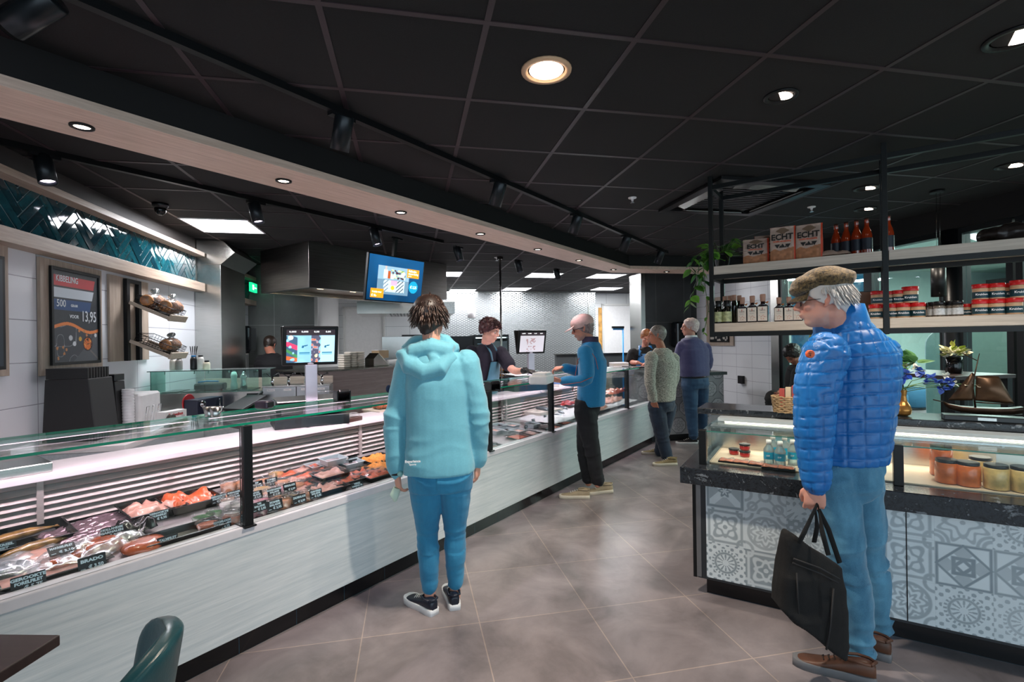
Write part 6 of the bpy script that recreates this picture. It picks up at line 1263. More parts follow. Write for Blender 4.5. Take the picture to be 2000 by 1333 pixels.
# steel sauce containers with dosing pumps
p0 = gw(-1.42, 4.98, .90)
for i in range(2):
    t = thing('sauce_container', 'square steel sauce container with two dosing pumps, %s of the pair' % ['left', 'right'][i], 'container', gw(-1.36+.30*i, 5.02, .90), G, 'steel sauce containers'); B('container_body', M('satin_steel', 'a5aaab', .35, .9, var=.05), t, (0,.295,0,.24,0,.205), bevel=.004); B('lid', STEEL, t, (-.004,.299,-.004,.244,.206,.214))
    for q in (0, 1):
        x = .075+.145*q; m = MB(); m.lathe([(.014,.214),(.014,.27),(.010,.275),(.010,.30)], (x,.05,0), 12); pm = m.build('pump', CHROME, t); m = MB(); m.tube([(x,.05,.29),(x-.03,.03,.315),(x-.045,.02,.335)], .005, 6); m.tube([(x,.05,.29),(x+.03,.05,.315),(x+.06,.05,.325)], [.005,.005,.012], 8); m.build('lever', BLKP, pm)
        B('label_sticker', PAPER, t, (x-.035,x+.035,-.0015,-.0005,.165,.185)); text(['Mayonaise','Curry','Ketchup','Piccalilly'][i*2+q], .012, M('grey_ink', '808890'), t, (x,-.0022,.175), (PI/2,0,0))
# ---- wood-clad kitchen bar behind (runs along y at x = -5)
kb = thing('kitchen_bar', 'long wood-clad bar with dark top in the kitchen under the steel hood', 'counter', (-5.6, 2.2, 0)); B('front_cladding', WOODD, kb, (.60,.62,1.0,3.4,.10,1.185)); B('bar_body', M('bar_body', '5d5350', .5), kb, (0,.6,1.0,3.4,0,1.16)); B('top', STEELD, kb, (-.05,.64,.98,3.42,1.186,1.205), bevel=.002)
# foam box stacks
FOAM = M('foam_box', 'cfc7bb', .7)
for s, (px, nb) in enumerate([(674,6), (686,7), (699,7)]):
    p = at(px, 714, x=-5.25)
    for k in range(nb):
        t = thing('takeaway_box', 'folded takeaway box, number %s from below in the %s stack on the kitchen bar' % (['one','two','three','four','five','six','seven'][k], ['left','middle','right'][s]), 'box', (-5.25, p.y, 1.206+.028*k), 0, 'takeaway boxes stacked on the kitchen bar')
        MB().loft([[(a*.05, b*.055, 0) for a, b in ((1,1),(-1,1),(-1,-1),(1,-1))], [(a*.062, b*.062, .012) for a, b in ((1,1),(-1,1),(-1,-1),(1,-1))], [(a*.062, b*.062, .015) for a, b in ((1,1),(-1,1),(-1,-1),(1,-1))], [(a*.05, b*.052, .026) for a, b in ((1,1),(-1,1),(-1,-1),(1,-1))]]).build('box_body', FOAM, t)
t = thing('wrapping_machine', 'steel wrapping machine with a paper roll on the kitchen bar', 'machine', (-5.3, at(715,705,x=-5.3).y, 1.206)); m = MB(); m.prism([(0,-.02,0),(0,.24,0),(0,.06,.17),(0,-.02,.10)], (.18,0,0)); m.build('wedge_body', STEELD, t, .003); B('top_box', M('beige_carton', 'b59a78', .6), t, (-.01,.14,.1,.26,.10,.20)); B('top_label', PAPER, t, (.0,.14,.09,.24,.201,.206)); m = MB(Matrix.Translation((.14,.33,.04)) @ Matrix.Rotation(PI/2,4,'X')); m.lathe([(.035,-.09),(.035,.09)], n=18).build('paper_roll', PAPER, t)
# combi oven on the back side
ov = thing('combi_oven', 'large stainless combi oven standing in the kitchen with a black control panel', 'oven', gw(-.05, 9.25, 0), G); B('oven_body', STEEL, ov, (-.45,.50,0,.8,.95,1.62), bevel=.004); B('oven_stand', STEELD, ov, (-.42,.48,.05,.75,0,.949)); B('control_panel', BLKP, ov, (.10,.24,-.015,0,.98,1.60)); B('display', M('oven_display', '20506e', .2, emit=.6), ov, (.12,.22,-.018,-.015,1.2,1.38)); B('brand_plate', M('red_plate', 'c03038', .4), ov, (.13,.21,-.018,-.015,1.52,1.55)); B('door_window', M('oven_window', '0c0e10', .1), ov, (.29,.47,-.015,0,1.05,1.55)); B('door_handle', CHROME, ov, (.262,.275,-.05,-.03,1.0,1.58))
t = thing('baking_trays', 'pile of dark trays lying on top of the combi oven', 'trays', gw(-.05, 9.35, 1.622), G); [B('baking_tray', M('tray_iron', '4a4c50', .4, .6), t, (-.1,.3,.0,.4,.0+.012*k,.006+.012*k)) for k in range(3)]
h2 = thing('small_hood', 'smaller stainless hood above the combi oven, behind the large hood', 'hood', gw(-.9, 9.0, 2.02), G); m = MB(); m.loft([[(0,0,0),(1.7,0,0),(1.7,1.0,0),(0,1.0,0)], [(0,0,.22),(1.7,0,.22),(1.7,1.0,.22),(0,1.0,.22)]], True); m.build('hood_body', STEEL, h2, .003); B('filter_slots', BLKP, h2, *[(.55+.06*k,.58+.06*k,.05,.8,-.006,-.001) for k in range(12)]); B('hood_duct', STEEL, h2, (.3,1.4,.1,.9,.221,.675))
# ---- large steel hood
hd_ = thing('extractor_hood', 'large dark stainless extractor hood hanging over the kitchen bar', 'hood', (-6.25, 3.345, 2.16)); HS = M('hood_steel', '8e8b88', .3, 1.0, var=.12, vs=3, aniso=(1,1,22))
m = MB(); m.box(1.03,1.05,0,2.33,0,.537).box(0,.02,0,2.33,0,.537).box(.02,1.03,0,.02,0,.537).box(.02,1.03,2.31,2.33,0,.537); m.build('skirt', HS, hd_, .002); B('inner_ceiling', M('copper_reflection_steel', 'a08873', .3, .9), hd_, (.02,1.03,.02,2.31,.05,.07)); B('lower_lip', STEEL, hd_, (.98,1.03,.02,2.31,.0,.012), (.02,.07,.02,2.31,0,.012), (.07,.98,.02,.07,0,.012))  # copper reflection on the hood underside is put into its base colour
for k in range(4): B('hood_lamp', M('hood_lamp_lens', 'ffe0b0', .4, emit=4), hd_, (.6,.68,.4+.5*k,.48+.5*k,.044,.05))
# ---- hanging TV screen
tv = thing('hanging_screen', 'tilted menu screen hanging from the ceiling showing fish and orange price tags', 'screen', (-4.3, 3.86, 2.22), 0, None, rot=(0, math.radians(9), 0)); TW_, TH_ = .80, .49
B('bezel', BLK, tv, (-.04, -.002, -TW_/2-.012, TW_/2+.012, -TH_/2-.012, TH_/2+.012), bevel=.004); B('bracket', BLK, tv, (-.06,-.041,-.10,.10,-.1,.1), (-.10,-.06,-.02,.02,-.05,.48)); B('ceiling_mount', CHROME, tv, (-.12,-.05,-.08,.08,.455,.47))
def tvp(u, v):
    x, y = u/TW_, 1-v/TH_; C = np.tile(np.array(srgb('0d4f82')), (len(u), 1)); C = C*(1-.5*y+.2*n2(u, v, 6))[:, None]
    def put(mk_, c, a=1): C[mk_] = np.array(srgb(c))
    a = (x > .16) & (x < .73) & (y > .22) & (y < .86); put(a, '8fb2c4'); put(a & (y > .52), '6d8ea3')
    b = (x > .27) & (x < .66) & (y > .53) & (y < .80); put(b, 'c4d2da'); put(b & (np.abs(np.sin((x*1.0+y*.75)*46)) < .45) & (x > .50) & (x < .64), '3a3f4a'); put(b & (np.abs(np.sin((x*1.0-y*-.75)*46)) < .4) & (x < .36), '66737f'); put((np.hypot(x-.44, (y-.70)*.7) < .035), 'd9c330'); put(b & (x > .40) & (x < .52) & (y < .64), 'c9a9c3')
    put((x > .26) & (x < .335) & (y > .30) & (y < .5), 'd5e2e8'); put((x > .28) & (x < .315) & (y > .22) & (y < .31), 'c8b7b0'); put((x > .335) & (x < .38) & (y > .32) & (y < .5), 'b5521f')
    s = (x > .39) & (x < .66) & (y > .28) & (y < .50); k = n2(u, v, 38, 5); put(s & (k > .15), 'e8e2b8'); put(s & (k > .4), 'f2f4f2'); put(s & (k < -.35), '4a2430'); put(s & (k > .05) & (k < .15), '7fa43a')
    put((x > .69) & (x < .92) & (y > .22) & (y < .42), 'ef9a1e'); put((x > .06) & (x < .29) & (y > .74) & (y < .95), 'ef9a1e'); put(np.hypot((x-.83)*1.63, y-.64) < .145, '159cc4'); return C
SCR = MP('screen_pixels', .2, .5, emit=.9)
sheet('display', TW_, TH_, .004, tvp, SCR, tv, xf=lambda P: np.stack([P[:,0]*0, P[:,0], P[:,1]], 1)); SW = M('screen_white', 'f4f8fa', .4, emit=1)
for s, y, z, sz in (('Hollandse', .23, .115, .036), ('nieuwe haring', .245, .085, .032), ('vanaf 1 st', .19, .058, .016), ('4 stuks voor', -.265, -.155, .030), ('€ 10,-', -.30, -.195, .034), ('€ 3,25', .265, -.07, .045)): text(s, sz, SW, tv, (.002, y, z), RY, sx=.85, bold=.0005)
# ---- scales with customer screens
def scale(px, py, x, label, rz, content=True):
    p = at(px, py, x=x); t = thing('shop_scale', label, 'scale', (x, p.y, .916), rz, 'shop scales with customer screens')
    B('plinth', BLKP, t, (-.20,.12,-.24,.26,0,.075), bevel=.003); m = MB(); m.prism([(-.24,-.20,.08),(.06,-.20,.08),(.14,-.20,.10),(.10,-.20,.15),(-.24,-.20,.17)], (0,.42,0)); m.build('base', M('scale_grey', '3c3a3e', .4), t, .004); B('weighing_plate', STEEL, t, (-.26,.10,-.22,.22,.18,.19), bevel=.003)
    m = MB(); m.tube([(-.05,.18,.19),(-.05,.18,.23),(-.05,.02,.23),(-.05,.02,.19)], .004, 6); m.build('plate_rail', CHROME, t); B('keypad', M('scale_keys', '8d7f8c', .35), t, (.10,.14,-.06,.20,.10,.13)); B('pillar', M('pillar_lilac_grey', 'b3b2bd', .3, .4), t, (.06,.10,-.035,.045,.08,.44), bevel=.003)
    for s in (1, -1):
        T = Matrix.Translation((.085+.03*s, .0, .575)) @ Matrix.Rotation(-s*math.radians(-12), 4, 'Y') @ (Matrix() if s > 0 else Matrix.Rotation(PI, 4, 'Z')); m = MB(T); m.box(-.012,.012,-.185,.185,-.14,.14); sc_ = m.build('screen_housing' if s < 0 else 'customer_screen', BLK, t, .006)
        if s > 0:
            def pic(u, v):
                x_, y_ = u/.32, 1-v/.235; C = np.tile(np.array(srgb('7fb4cf')), (len(u), 1)); C = C*(1+.15*n2(u, v, 30, 3))[:, None]
                def put(mk_, c): C[mk_] = np.array(srgb(c))
                put(y_ < .17, '2b2429')
                if content:
                    b_ = y_ > .17; a_ = b_ & (x_ < .22-.0*y_) & (np.hypot((x_-.05)*1.2, (y_-.6)) < .42) & (n2(u, v, 45, 2) > -.2); put(a_, '35506a'); put(a_ & (np.abs(y_-.42-x_*.6) < .07), 'd2395c'); put(a_ & (np.abs(y_-.62-x_*.9) < .05), '3d7a4a'); put(a_ & (np.abs(y_-.85-x_*.3) < .06), 'b95a30'); put(b_ & (np.hypot(x_-.09, (y_-.24)*.7) < .045), 'e8e2c8')
                    s_ = b_ & (x_ > .50) & (x_ < .68+.02*np.sin(y_*30)); k = n2(u, v, 55, 9); put(s_, '4a4a5c'); put(s_ & (k > .1), '8b8da0'); put(s_ & (k > .32), 'c76a4c'); put(s_ & (np.hypot((x_-.61), (y_-.8)*.6) < .03), 'e3d9a0'); put(b_ & (x_ > .70), 'a3cfe0')
                    for cx in (.37, .84): put((np.abs(y_-.49-(cx-x_)*.25) < .018) & (np.abs(x_-cx) < .055), '1f5a78'); put((np.hypot(x_-cx+.04, (y_-.53)*.7) < .022), '1f5a78'); put((np.abs(y_-.71) < .018) & (np.abs(x_-cx) < .11), '2f7390'); put((np.abs(y_-.755) < .012) & (np.abs(x_-cx) < .11), '5796b0')
                else: put((y_ > .17), 'a9a6ad'); put((y_ > .3) & (np.abs(x_-.45) < .2) & (n2(u, v, 60, 3) > .2), '8d7478')
                return C
            o = sheet('display', .32, .235, .003, pic, SCR, sc_, xf=lambda P: np.array([tuple(T @ V((.0128, a, b))) for a, b, _ in P]))
            q = T @ V((.014, 0, .105)); 
            for i, s_ in enumerate(('0,000', '0,000', '0,00', '0,00')): text(s_, .017, SW, sc_, T @ V((.0138, -.12+.078*i, .103)), (PI/2, -math.radians(12)*0, PI/2), sx=1.2)
            m = MB(T @ Matrix.Translation((.013, 0, -.129))); m.ell((0,0,0), (.002,.022,.009)); m.build('brand_plate', M('silver_plate', 'cfc8d4', .3, .5), sc_)
    m = MB(); m.tube([(.0,.0,.0),(.12,.06,-.01),(.17,.10,-.02)], .004, 6); m.tube([(.06,-.1,.03),(.13,-.03,-.0),(.16,.05,-.02)], .004, 6); m.build('cable', BLKP, t)
    return t
scale(603, 760, -3.30, 'shop scale with a fish picture on its customer screen, nearer the camera', math.radians(-24)); scale(1030, 720, -3.27, 'shop scale with a grey customer screen beside the curly-haired server', math.radians(-28), False)
# payment terminals
for px, py, lb in ((668,772,'black card terminal on the glass shelf left of the teal jacket'), (962,752,'black card terminal near the denim apron')):
    p = at(px, py+12, z=1.123); p.x = max(p.x, -2.93); t = thing('card_terminal', lb, 'card terminal', p, math.radians(-20), 'card terminals'); B('terminal_foot', BLKP, t, (-.04,.04,-.045,.045,0,.008)); m = MB(Matrix.Translation((0,0,.035)) @ Matrix.Rotation(math.radians(-35), 4, 'Y')); m.rbox((0,0,0), (.13,.075,.026), .012).build('terminal_body', BLKP, t); m = MB(Matrix.Translation((0,0,.035)) @ Matrix.Rotation(math.radians(-35), 4, 'Y')); m.box(-.05,-.01,-.028,.028,.0135,.0145).build('terminal_display', M('terminal_display', '5f6a6e', .2, emit=.3), t); m = MB(Matrix.Translation((0,0,.035)) @ Matrix.Rotation(math.radians(-35), 4, 'Y')); [m.box(.004+.013*i,.013+.013*i,-.025+.018*j,-.013+.018*j,.0135,.016) for i in range(3) for j in range(3)]; m.build('keys', M('key_grey', '8a8488', .4), t); B('side_guard', BLKP, t, (-.045,.045,-.045,-.038,.01,.07), (-.045,.045,.038,.045,.01,.07))
t = thing('scanner', 'small dark purple-black scanner lying behind the glass shelf left of the near scale', 'scanner', (-2.90, at(516,790,x=-2.9).y, 1.123), .4); MB().rbox((0,0,.025),(.09,.07,.045),.015).build('scanner_head', M('scanner_plastic', '2b2230', .3), t); B('scanner_window', BLK, t, (.045,.047,-.025,.025,.01,.04))
t = thing('bread_cluster', 'round plaited brown bread on the ledge left of the teal jacket', 'bread', (-3.45, at(745,762,x=-3.45).y, .955)); m = MB(); [m.ell((.05*math.cos(a),.05*math.sin(a),.0),(.035,.035,.028),10,7) for a in [k*PI/3 for k in range(6)]]; m.ell((0,0,.012),(.04,.04,.03)); m.build('crust', M('dark_crust', '8b4a26', .4, var=.4, vs=30, coat=.3), t); B('board', WOODX, t, (-.12,.12,-.12,.12,-.038,-.028)); 
t = thing('chocolate_tray', 'small dark tray with a clear wrap on the ledge below the card terminal', 'tray', (-3.2, at(672,820,x=-3.2).y, .916), .2); B('tray_body', M('brown_tray', '3b2018', .4), t, (-.09,.09,-.08,.1,0,.03), bevel=.003); h = heap(.16,.16,.03,FILM,4,10,.4); o = h.build('wrap', FILM, t); o.location = (0,.01,.03)
t = thing('steel_lid_box', 'stainless box lid on the service ledge at the left edge of the picture', 'lid', (-3.32, .25, .916)); B('lid_body', STEEL, t, (-.22,.18,-.02,.42,0,.045), bevel=.004)
for px, py, lb in ((410,815,'left'), (421,815,'right')):
    p = at(px, py, z=1.12); t = thing('steel_cup', 'small steel cup on the glass shelf left of the near scale, %s one' % lb, 'cup', (max(p.x,-2.92), p.y, 1.123), 0, 'small steel cups'); MB().lathe([(.022,0),(.034,.05),(.031,.05),(.02,.004)], n=18, cap=False).build('cup_body', STEEL, t)
# things near the server
t = thing('parcel', 'white paper wrapped parcel of fish being handed over the counter', 'parcel', at(1058,750,z=1.123)+V((0,0,.04)), .3); me = MB(); me.rbox((0,0,0),(.17,.26,.075),.02); me.rbox((.0,.02,.045),(.14,.2,.03),.02); o = me.build('wrapping', PAPER, t, .006)
t = thing('paper_stack', 'stack of blue and white wrapping paper on the service ledge beneath the parcel', 'paper', (-3.3, at(1090,757,x=-3.3).y, .916)); B('sheets', PAPER, t, (-.18,.18,-.28,.32,0,.035)); B('blue_sheet', M('blue_paper', '2a5fa8', .6), t, (-.17,.185,-.27,.33,.0355,.042))
fr_ = thing('drinks_fridge', 'small glass-door drinks fridge with green and orange bottles behind the server', 'fridge', gw(1.05, 8.3, 0), G); FZ0, FZ1 = .9, 1.62
B('fridge_body', BLKP, fr_, (-.75,-.02,0,.6,FZ0-.3,FZ1-.02)); B('fridge_case', BLKP, fr_, (0,.03,0,.6,FZ0-.35,FZ1), (.57,.6,0,.6,FZ0-.35,FZ1), (.03,.57,0,.6,FZ1-.04,FZ1), (.03,.57,.55,.6,FZ0-.35,FZ1-.04), (.03,.57,0,.55,FZ0-.35,FZ0-.3)); B('inner_light', M('fridge_light', 'dff6ff', .4, emit=2.5), fr_, (.04,.56,.05,.07,FZ1-.06,FZ1-.045)); B('glass_door', GLS, fr_, (.03,.57,-.01,-.004,FZ0-.3,FZ1-.03)); B('fridge_plinth', BLKP, fr_, (-.75,.6,.02,.58,0,FZ0-.36))
for r_ in range(3): B('fridge_shelf', STEEL, fr_, (.03,.57,.02,.5,FZ0-.28+.28*r_,FZ0-.27+.28*r_))
for r_, (c, nm_) in enumerate([('2f6fb0','blue'), ('e08a2a','orange'), ('3faa4a','green')]):
    for k in range(5):
        t = thing('drink_bottle', 'small %s drink bottle, %s from the left on the %s shelf of the drinks fridge' % (nm_, nm[k], ['bottom','middle','top'][r_]), 'bottle', gw(1.05+.09+.1*k, 8.42, FZ0-.269+.28*r_), 0, 'bottles in the drinks fridge'); MB().lathe([(.03,0),(.031,.10),(.028,.12),(.012,.16),(.012,.175)], n=12).build('bottle_body', M('drink_'+nm_, c, .25, emit=.12), t); MB().lathe([(.033,.03),(.033,.085)], n=12).build('bottle_label', WHITE, t)
t = thing('steel_pole', 'thin vertical steel pole from ceiling to worktop behind the curly-haired server', 'pole', at(978,600,w=7.0)); t.location.z = 0; MB().lathe([(.014,.02),(.014,2.69)], n=12).build('pole_tube', STEEL, t); MB().lathe([(.04,0),(.04,.02)], n=14).build('pole_base', STEEL, t)
B('shelf_bracket', STEELD, t, (-.03,.03,-.03,.03,2.66,2.699))
t = thing('staff_cabinet', 'low grey steel cabinet in the staff aisle behind the denim apron', 'cabinet', gw(1.9, 7.6, 0), G); B('cabinet_body', STEELD, t, (0,1.0,0,.5,0,.95)); B('cabinet_door', M('cabinet_door_grey', '4b4a4d', .4), t, (.02,.49,-.012,0,.08,.92), (.51,.98,-.012,0,.08,.92))
# far end: steel tray and white boxes on the raised shelf
for i, (px, lb) in enumerate([(1222,'left'), (1275,'middle'), (1290,'right')]):
    pass
t = thing('foam_tray_stack', 'low stack of white foam trays on the far steel shelf left of the blue apron', 'trays', gw(3.05, 6.95, 1.101), G); [B('foam_tray', FOAM if k % 2 else WHITE, t, (-.12,.12,-.08,.08,.022*k,.018+.022*k)) for k in range(3)]
for k in range(3):
    t = thing('white_cup_stack', 'tall stack of white paper cups beside the grey sweater, %s one' % ['left','middle','right'][k], 'cups', gw(3.56+.085*k, 6.90, 1.101 if k < 1 else 1.0), 0, 'white cup stacks'); MB().lathe([(.035,0),(.042,.19 if k < 1 else .27),(.038,.19 if k < 1 else .27)], n=16).build('cups', WHITE, t)
t = thing('scale_terminal', 'dark slim order terminal on the far counter above the worktop end', 'terminal', gw(4.36, 6.9, 1.001), G); B('terminal_foot', STEELD, t, (-.1,.12,-.1,.1,0,.10)); B('terminal_pole', BLKP, t, (-.02,.03,-.02,.02,.1,.42))
t = thing('towel_dispenser', 'black towel dispenser on the dark grey column beside the purple sweater', 'dispenser', gw(4.72, 8.149, 1.36), G); MB().rbox((0,-.10,.22),(.30,.20,.44),.05).build('housing', MT['smoky_black'], t, .004); B('outlet', BLKP, t, (-.12,.12,-.17,-.03,-.012,.01))
t = thing('notice_plate', 'small blank white notice plate on the dark grey column', 'sign', gw(4.27, 8.148, 1.62), G); B('plate', WHITE, t, (-.1,.1,-.012,-.001,0,.07))
t = thing('framed_picture', 'framed picture with light wood surround on the white tiles below the hanging shelf', 'picture', gw(GR, 7.05, 1.42), G); B('surround', BOARD, t, (-.022,-.001,-.1,.62,-.04,.76)); B('frame', BLK, t, (-.04,-.023,0,.5,.02,.68)); 
def pp(u, v): k = n2(u, v, 20, 4)[:, None]; return np.array(srgb('1c1f22'))*(k < .1)+np.array(srgb('b7b2a8'))*(k >= .1)
sheet('print', .46, .62, .01, pp, PRT, t, xf=lambda P: np.stack([P[:,0]*0-.0405, P[:,0]+.25, P[:,1]+.35], 1))
t = thing('wall_socket_box', 'small black socket box low on the white tiled wall right of the far counter', 'socket', gw(GR, 6.77, .80), G); B('socket_body', BLKP, t, (-.05,-.001,-.05,.05,0,.12))
t = thing('blue_squeegee', 'blue floor squeegee with a black blade leaning by the white door near the column', 'squeegee', gw(4.0, 8.9, 0), G); m = MB(); m.tube([(0,0,.0),(0,0,1.72)], .014, 8); m.build('handle', M('bright_blue_plastic', '1685c8', .4), t); B('blade', BLKP, t, (-.22,.02,-.02,.02,1.72,1.76)); B('blade_holder', MT['bright_blue_plastic'], t, (-.2,.015,-.012,.012,1.69,1.72))
t = thing('speaker', 'small white wall speaker on the mesh screen', 'speaker', gw(1.42, 11.55, 2.18), G); MB().lathe([(.09,-.12),(.10,.1),(.06,.14)], n=16).build('speaker_body', WHITE, t); B('bracket', WHITE, t, (-.02,.02,0,.04,.13,.2))
# ================================================================ ON THE HANGING SHELF
def onshelf(px, y, z): p = at(px, 600, y=y); return V((p.x, y, z))
KR = M('kraft_paper_bag', 'b59a88', .6, var=.15, vs=14, bmp=.35, bs=25)
def bagp(u, v):
    w, h = .17, .235; x, y = u/w, 1-v/h; C = np.tile(np.array(srgb('b89f90')), (len(u), 1)); C = C*(1+.18*n2(u, v, 28))[:, None]; C[(y > .72)] = np.array(srgb('a5683f')); m_ = y > .66+.06*n2(u, v, 30, 3); C[m_] = np.array(srgb('a9714d'))*(1+.4*n2(u, v, 70, 4)[m_])[:, None]
    t = np.abs(x-.5) < .28*(1-np.abs((y-.12)/.12)); C[(y < .24) & (y > .02) & t] = np.array(srgb('7d6552')); C[(x > .93)] = np.array(srgb('c8401f')); return C
BAGP = MP('printed_bag', .55, .4, bmp=.3, bs=30)
def flourbag(px, y, h, rz, label, w=.17, lean=0, group='brown paper snack bags'):
    t = thing('snack_bag', label, 'bag', onshelf(px, y, ZU+.001), rz, group); d = .08
    def rg(z, a, b): return [V((a*math.copysign(abs(math.cos(q))**.5, math.cos(q)), b*math.copysign(abs(math.sin(q))**.5, math.sin(q))+lean*z, z)) for q in [2*PI*k/24 for k in range(24)]]
    m = MB(); m.loft([rg(0, w*.46, d*.44), rg(h*.1, w*.5, d*.5), rg(h*.5, w*.5, d*.48), rg(h*.8, w*.49, d*.32), rg(h*.93, w*.49, d*.09), rg(h, w*.5, .004)], True, True); m.build('bag_side', M('bag_orange_side', 'c9451f', .5), t)
    def xf(P):
        q = P.copy(); zz_ = (P[:,1]/.235+.5)*h*.995; f = np.interp(zz_/h, [0, .1, .5, .8, .93, 1], [.44, .5, .48, .32, .10, .06])*d; xx = P[:,0]*w/.17*.98; e = 1-(np.abs(xx)/(w*.5))**5*.25
        return np.stack([xx, -(f*e+.0015+.003*np.abs(vnoise(np.stack([P[:,0]*40, P[:,1]*40, P[:,0]*0], 1), 4)))+lean*zz_, zz_], 1)
    sheet('printed_front', .17, .235, .004, bagp, BAGP, t, xf=xf)
    for s, z, sz, c in (('ECHT', .68, .055, 'black_ink'), ('BOERE MAALDERIJ', .56, .0135, 'orange_ink')):
        o = text(s, sz*h/.235, M(c, '17130f' if c[0] == 'b' else 'd2552c', .6), t, (-.003, -d*.47-.004+lean*z*h, z*h), (PI/2-(.12 if z > .6 else 0), 0, 0), bold=.0015 if z > .6 else .0003, sx=1.0*w/.17)
    m = MB()
    for k in range(3):
        cx = (-.035+.035*k)*w/.17; z = .43*h; s = 1 if k != 1 else -1; a = .017; m.poly([(cx-a, 0, z+s*.012), (cx+a, 0, z+s*.012), (cx, 0, z-s*.016)])
    for k in range(2): m.poly([(-.012+.035*k-.004-.006, 0, .43*h-.012), (-.012+.035*k+.008-.006, 0, .43*h-.012), (-.012+.035*k+.004-.006, 0, .43*h+.008)])
    o = m.build('triangle_emblem', MT['black_ink'], t); o.location = (0, -d*.49-.006+lean*.43*h, 0); return t
flourbag(1478, 3.97, .185, .15, 'shortest printed brown bag reading ECHT on the upper shelf, beside the plant'); flourbag(1531, 3.95, .245, .06, 'tall printed brown bag reading ECHT, middle of the three on the upper shelf', w=.158); flourbag(1583, 3.95, .24, -.04, 'tall printed brown bag reading ECHT, rightmost of the three on the upper shelf', w=.158)
t = flourbag(1500, 4.10, .225, .3, 'brown bag standing behind the two left ECHT bags on the upper shelf'); 
t = thing('snack_bag', 'printed brown bag lying flat beside the amber bottles', 'bag', onshelf(1632, 3.97, ZU+.001), -.1, 'brown paper snack bags'); h = heap(.19, .13, .045, KR, 5, 12, .3); h.build('bag_side', KR, t)
AMB = M('amber_glass', '9a300c', .08, spec=.8, coat=.6); LBLD = M('dark_blue_label', '14202e', .5); COLB = M('label_teal', '1f4a58', .5); CREAM = M('label_cream', 'e3d8cb', .6)
amb = None
for i, (px, y) in enumerate([(1635,4.08),(1655,4.05),(1675,4.02),(1695,4.0),(1737,4.0)]):
    lb = 'dark amber beer bottle on the upper shelf, %s from the left' % nm[i]
    if amb is None:
        amb = thing('beer_bottle', lb, 'bottle', onshelf(px, y, ZU+.001), 0, 'amber bottles on the upper shelf'); MB().lathe([(.029,0),(.031,.01),(.031,.13),(.025,.155),(.013,.19),(.0125,.228),(.014,.23),(.014,.236)], n=18).build('bottle_body', AMB, amb); MB().lathe([(.0315,.035),(.0315,.11)], n=18, cap=False).build('bottle_label', LBLD, amb); MB().lathe([(.0145,.230),(.0135,.242)], n=14).build('cap', M('bottle_cap', '3a2a20', .4, .5), amb)
    else: copy_thing(amb, onshelf(px, y, ZU+.001), label=lb)
# plant in a black pot with trailing leaves
pl = thing('potted_plant', 'trailing green pothos plant in a black pot at the left end of the upper shelf', 'plant', onshelf(1412, 4.02, ZU+.001)); PB = V(pl.location)
MB().lathe([(.042,0),(.058,.095),(.062,.095),(.062,.11),(.056,.11),(.052,.08)], n=22, cap=False).build('pot', BLKP, pl); MB().lathe([(.001,.085),(.053,.085)], n=16, cap=False).build('soil', M('potting_soil', '1c1410', .9, bmp=1), pl)
LEAF = MP('leaf', .35, .5); rr = random.Random(11)
def leafset(name, parent, items, cols, seed):
    m = MB(); cl = []; r = random.Random(seed)
    for p, d, s in items:
        d = V(d).normalized(); sd_ = d.cross(V((0,0,1))); sd_ = sd_.normalized() if sd_.length > .05 else V((1,0,0)); n = sd_.cross(d); roll = r.uniform(-.7, .7); a = (sd_*math.cos(roll)+n*math.sin(roll)); b = a.cross(d)
        prof = [(0,.0),(.08,.26),(.25,.42),(.45,.43),(.65,.33),(.85,.15),(1,.0)]; vs = []; 
        for t_, w_ in prof:
            dr = -.22*t_*t_; c = V(p)+d*(t_*s)-b*(dr*s*-1)*.6; vs += [c-a*(w_*s)+b*(.10*w_*s), c, c+a*(w_*s)+b*(.10*w_*s)]
        fs = []
        for k in range(len(prof)-1): o = 3*k; fs += [(o,o+1,o+4,o+3), (o+1,o+2,o+5,o+4)]
        m.add(vs, fs, True); k = r.random(); cl += [k]*len(vs)
    me = bpy.data.meshes.new(name); me.from_pydata([tuple(p) for p in m.v], [], m.f); me.polygons.foreach_set('use_smooth', [True]*len(me.polygons)); k = np.array(cl)[:, None]; c0, c1 = np.array(srgb(cols[0])), np.array(srgb(cols[1])); e = np.tile([1.25, .75, 1.25], len(cl)//3)[:, None]; paint(me, (c0*(1-k)+c1*k)*e); return mk(name, me, LEAF, parent)
items = []; stems = MB()
for i in range(34):
    a = rr.uniform(0, 2*PI); l = rr.uniform(.05, .16); q = V((math.cos(a)*l*.9, math.sin(a)*l*.6, .11+rr.uniform(.0, .13)-l*.3)); stems.tube([(0,0,.09), q*.6+V((0,0,.04)), q], .0022, 5); items.append((q, V((math.cos(a), math.sin(a)*.6, rr.uniform(-.6,.2))), rr.uniform(.055,.085)))
vines = [([(0,0,.10),(-.06,-.10,.13),(-.13,-.14,.05),(-.15,-.15,-.10),(-.19,-.15,-.22),(-.22,-.14,-.30)], 16), ([(0,0,.10),(-.05,-.1,.1),(-.10,-.15,.0),(-.09,-.15,-.16),(-.07,-.15,-.3),(-.09,-.15,-.42),(-.11,-.15,-.5)], 15), ([(0,0,.10),(-.08,-.12,.12),(-.16,-.16,.09),(-.20,-.16,.0),(-.14,-.16,-.06)], 12), ([(0,0,.1),(-.05,-.1,.12),(-.10,-.16,-.02),(-.12,-.16,-.14)], 9)]
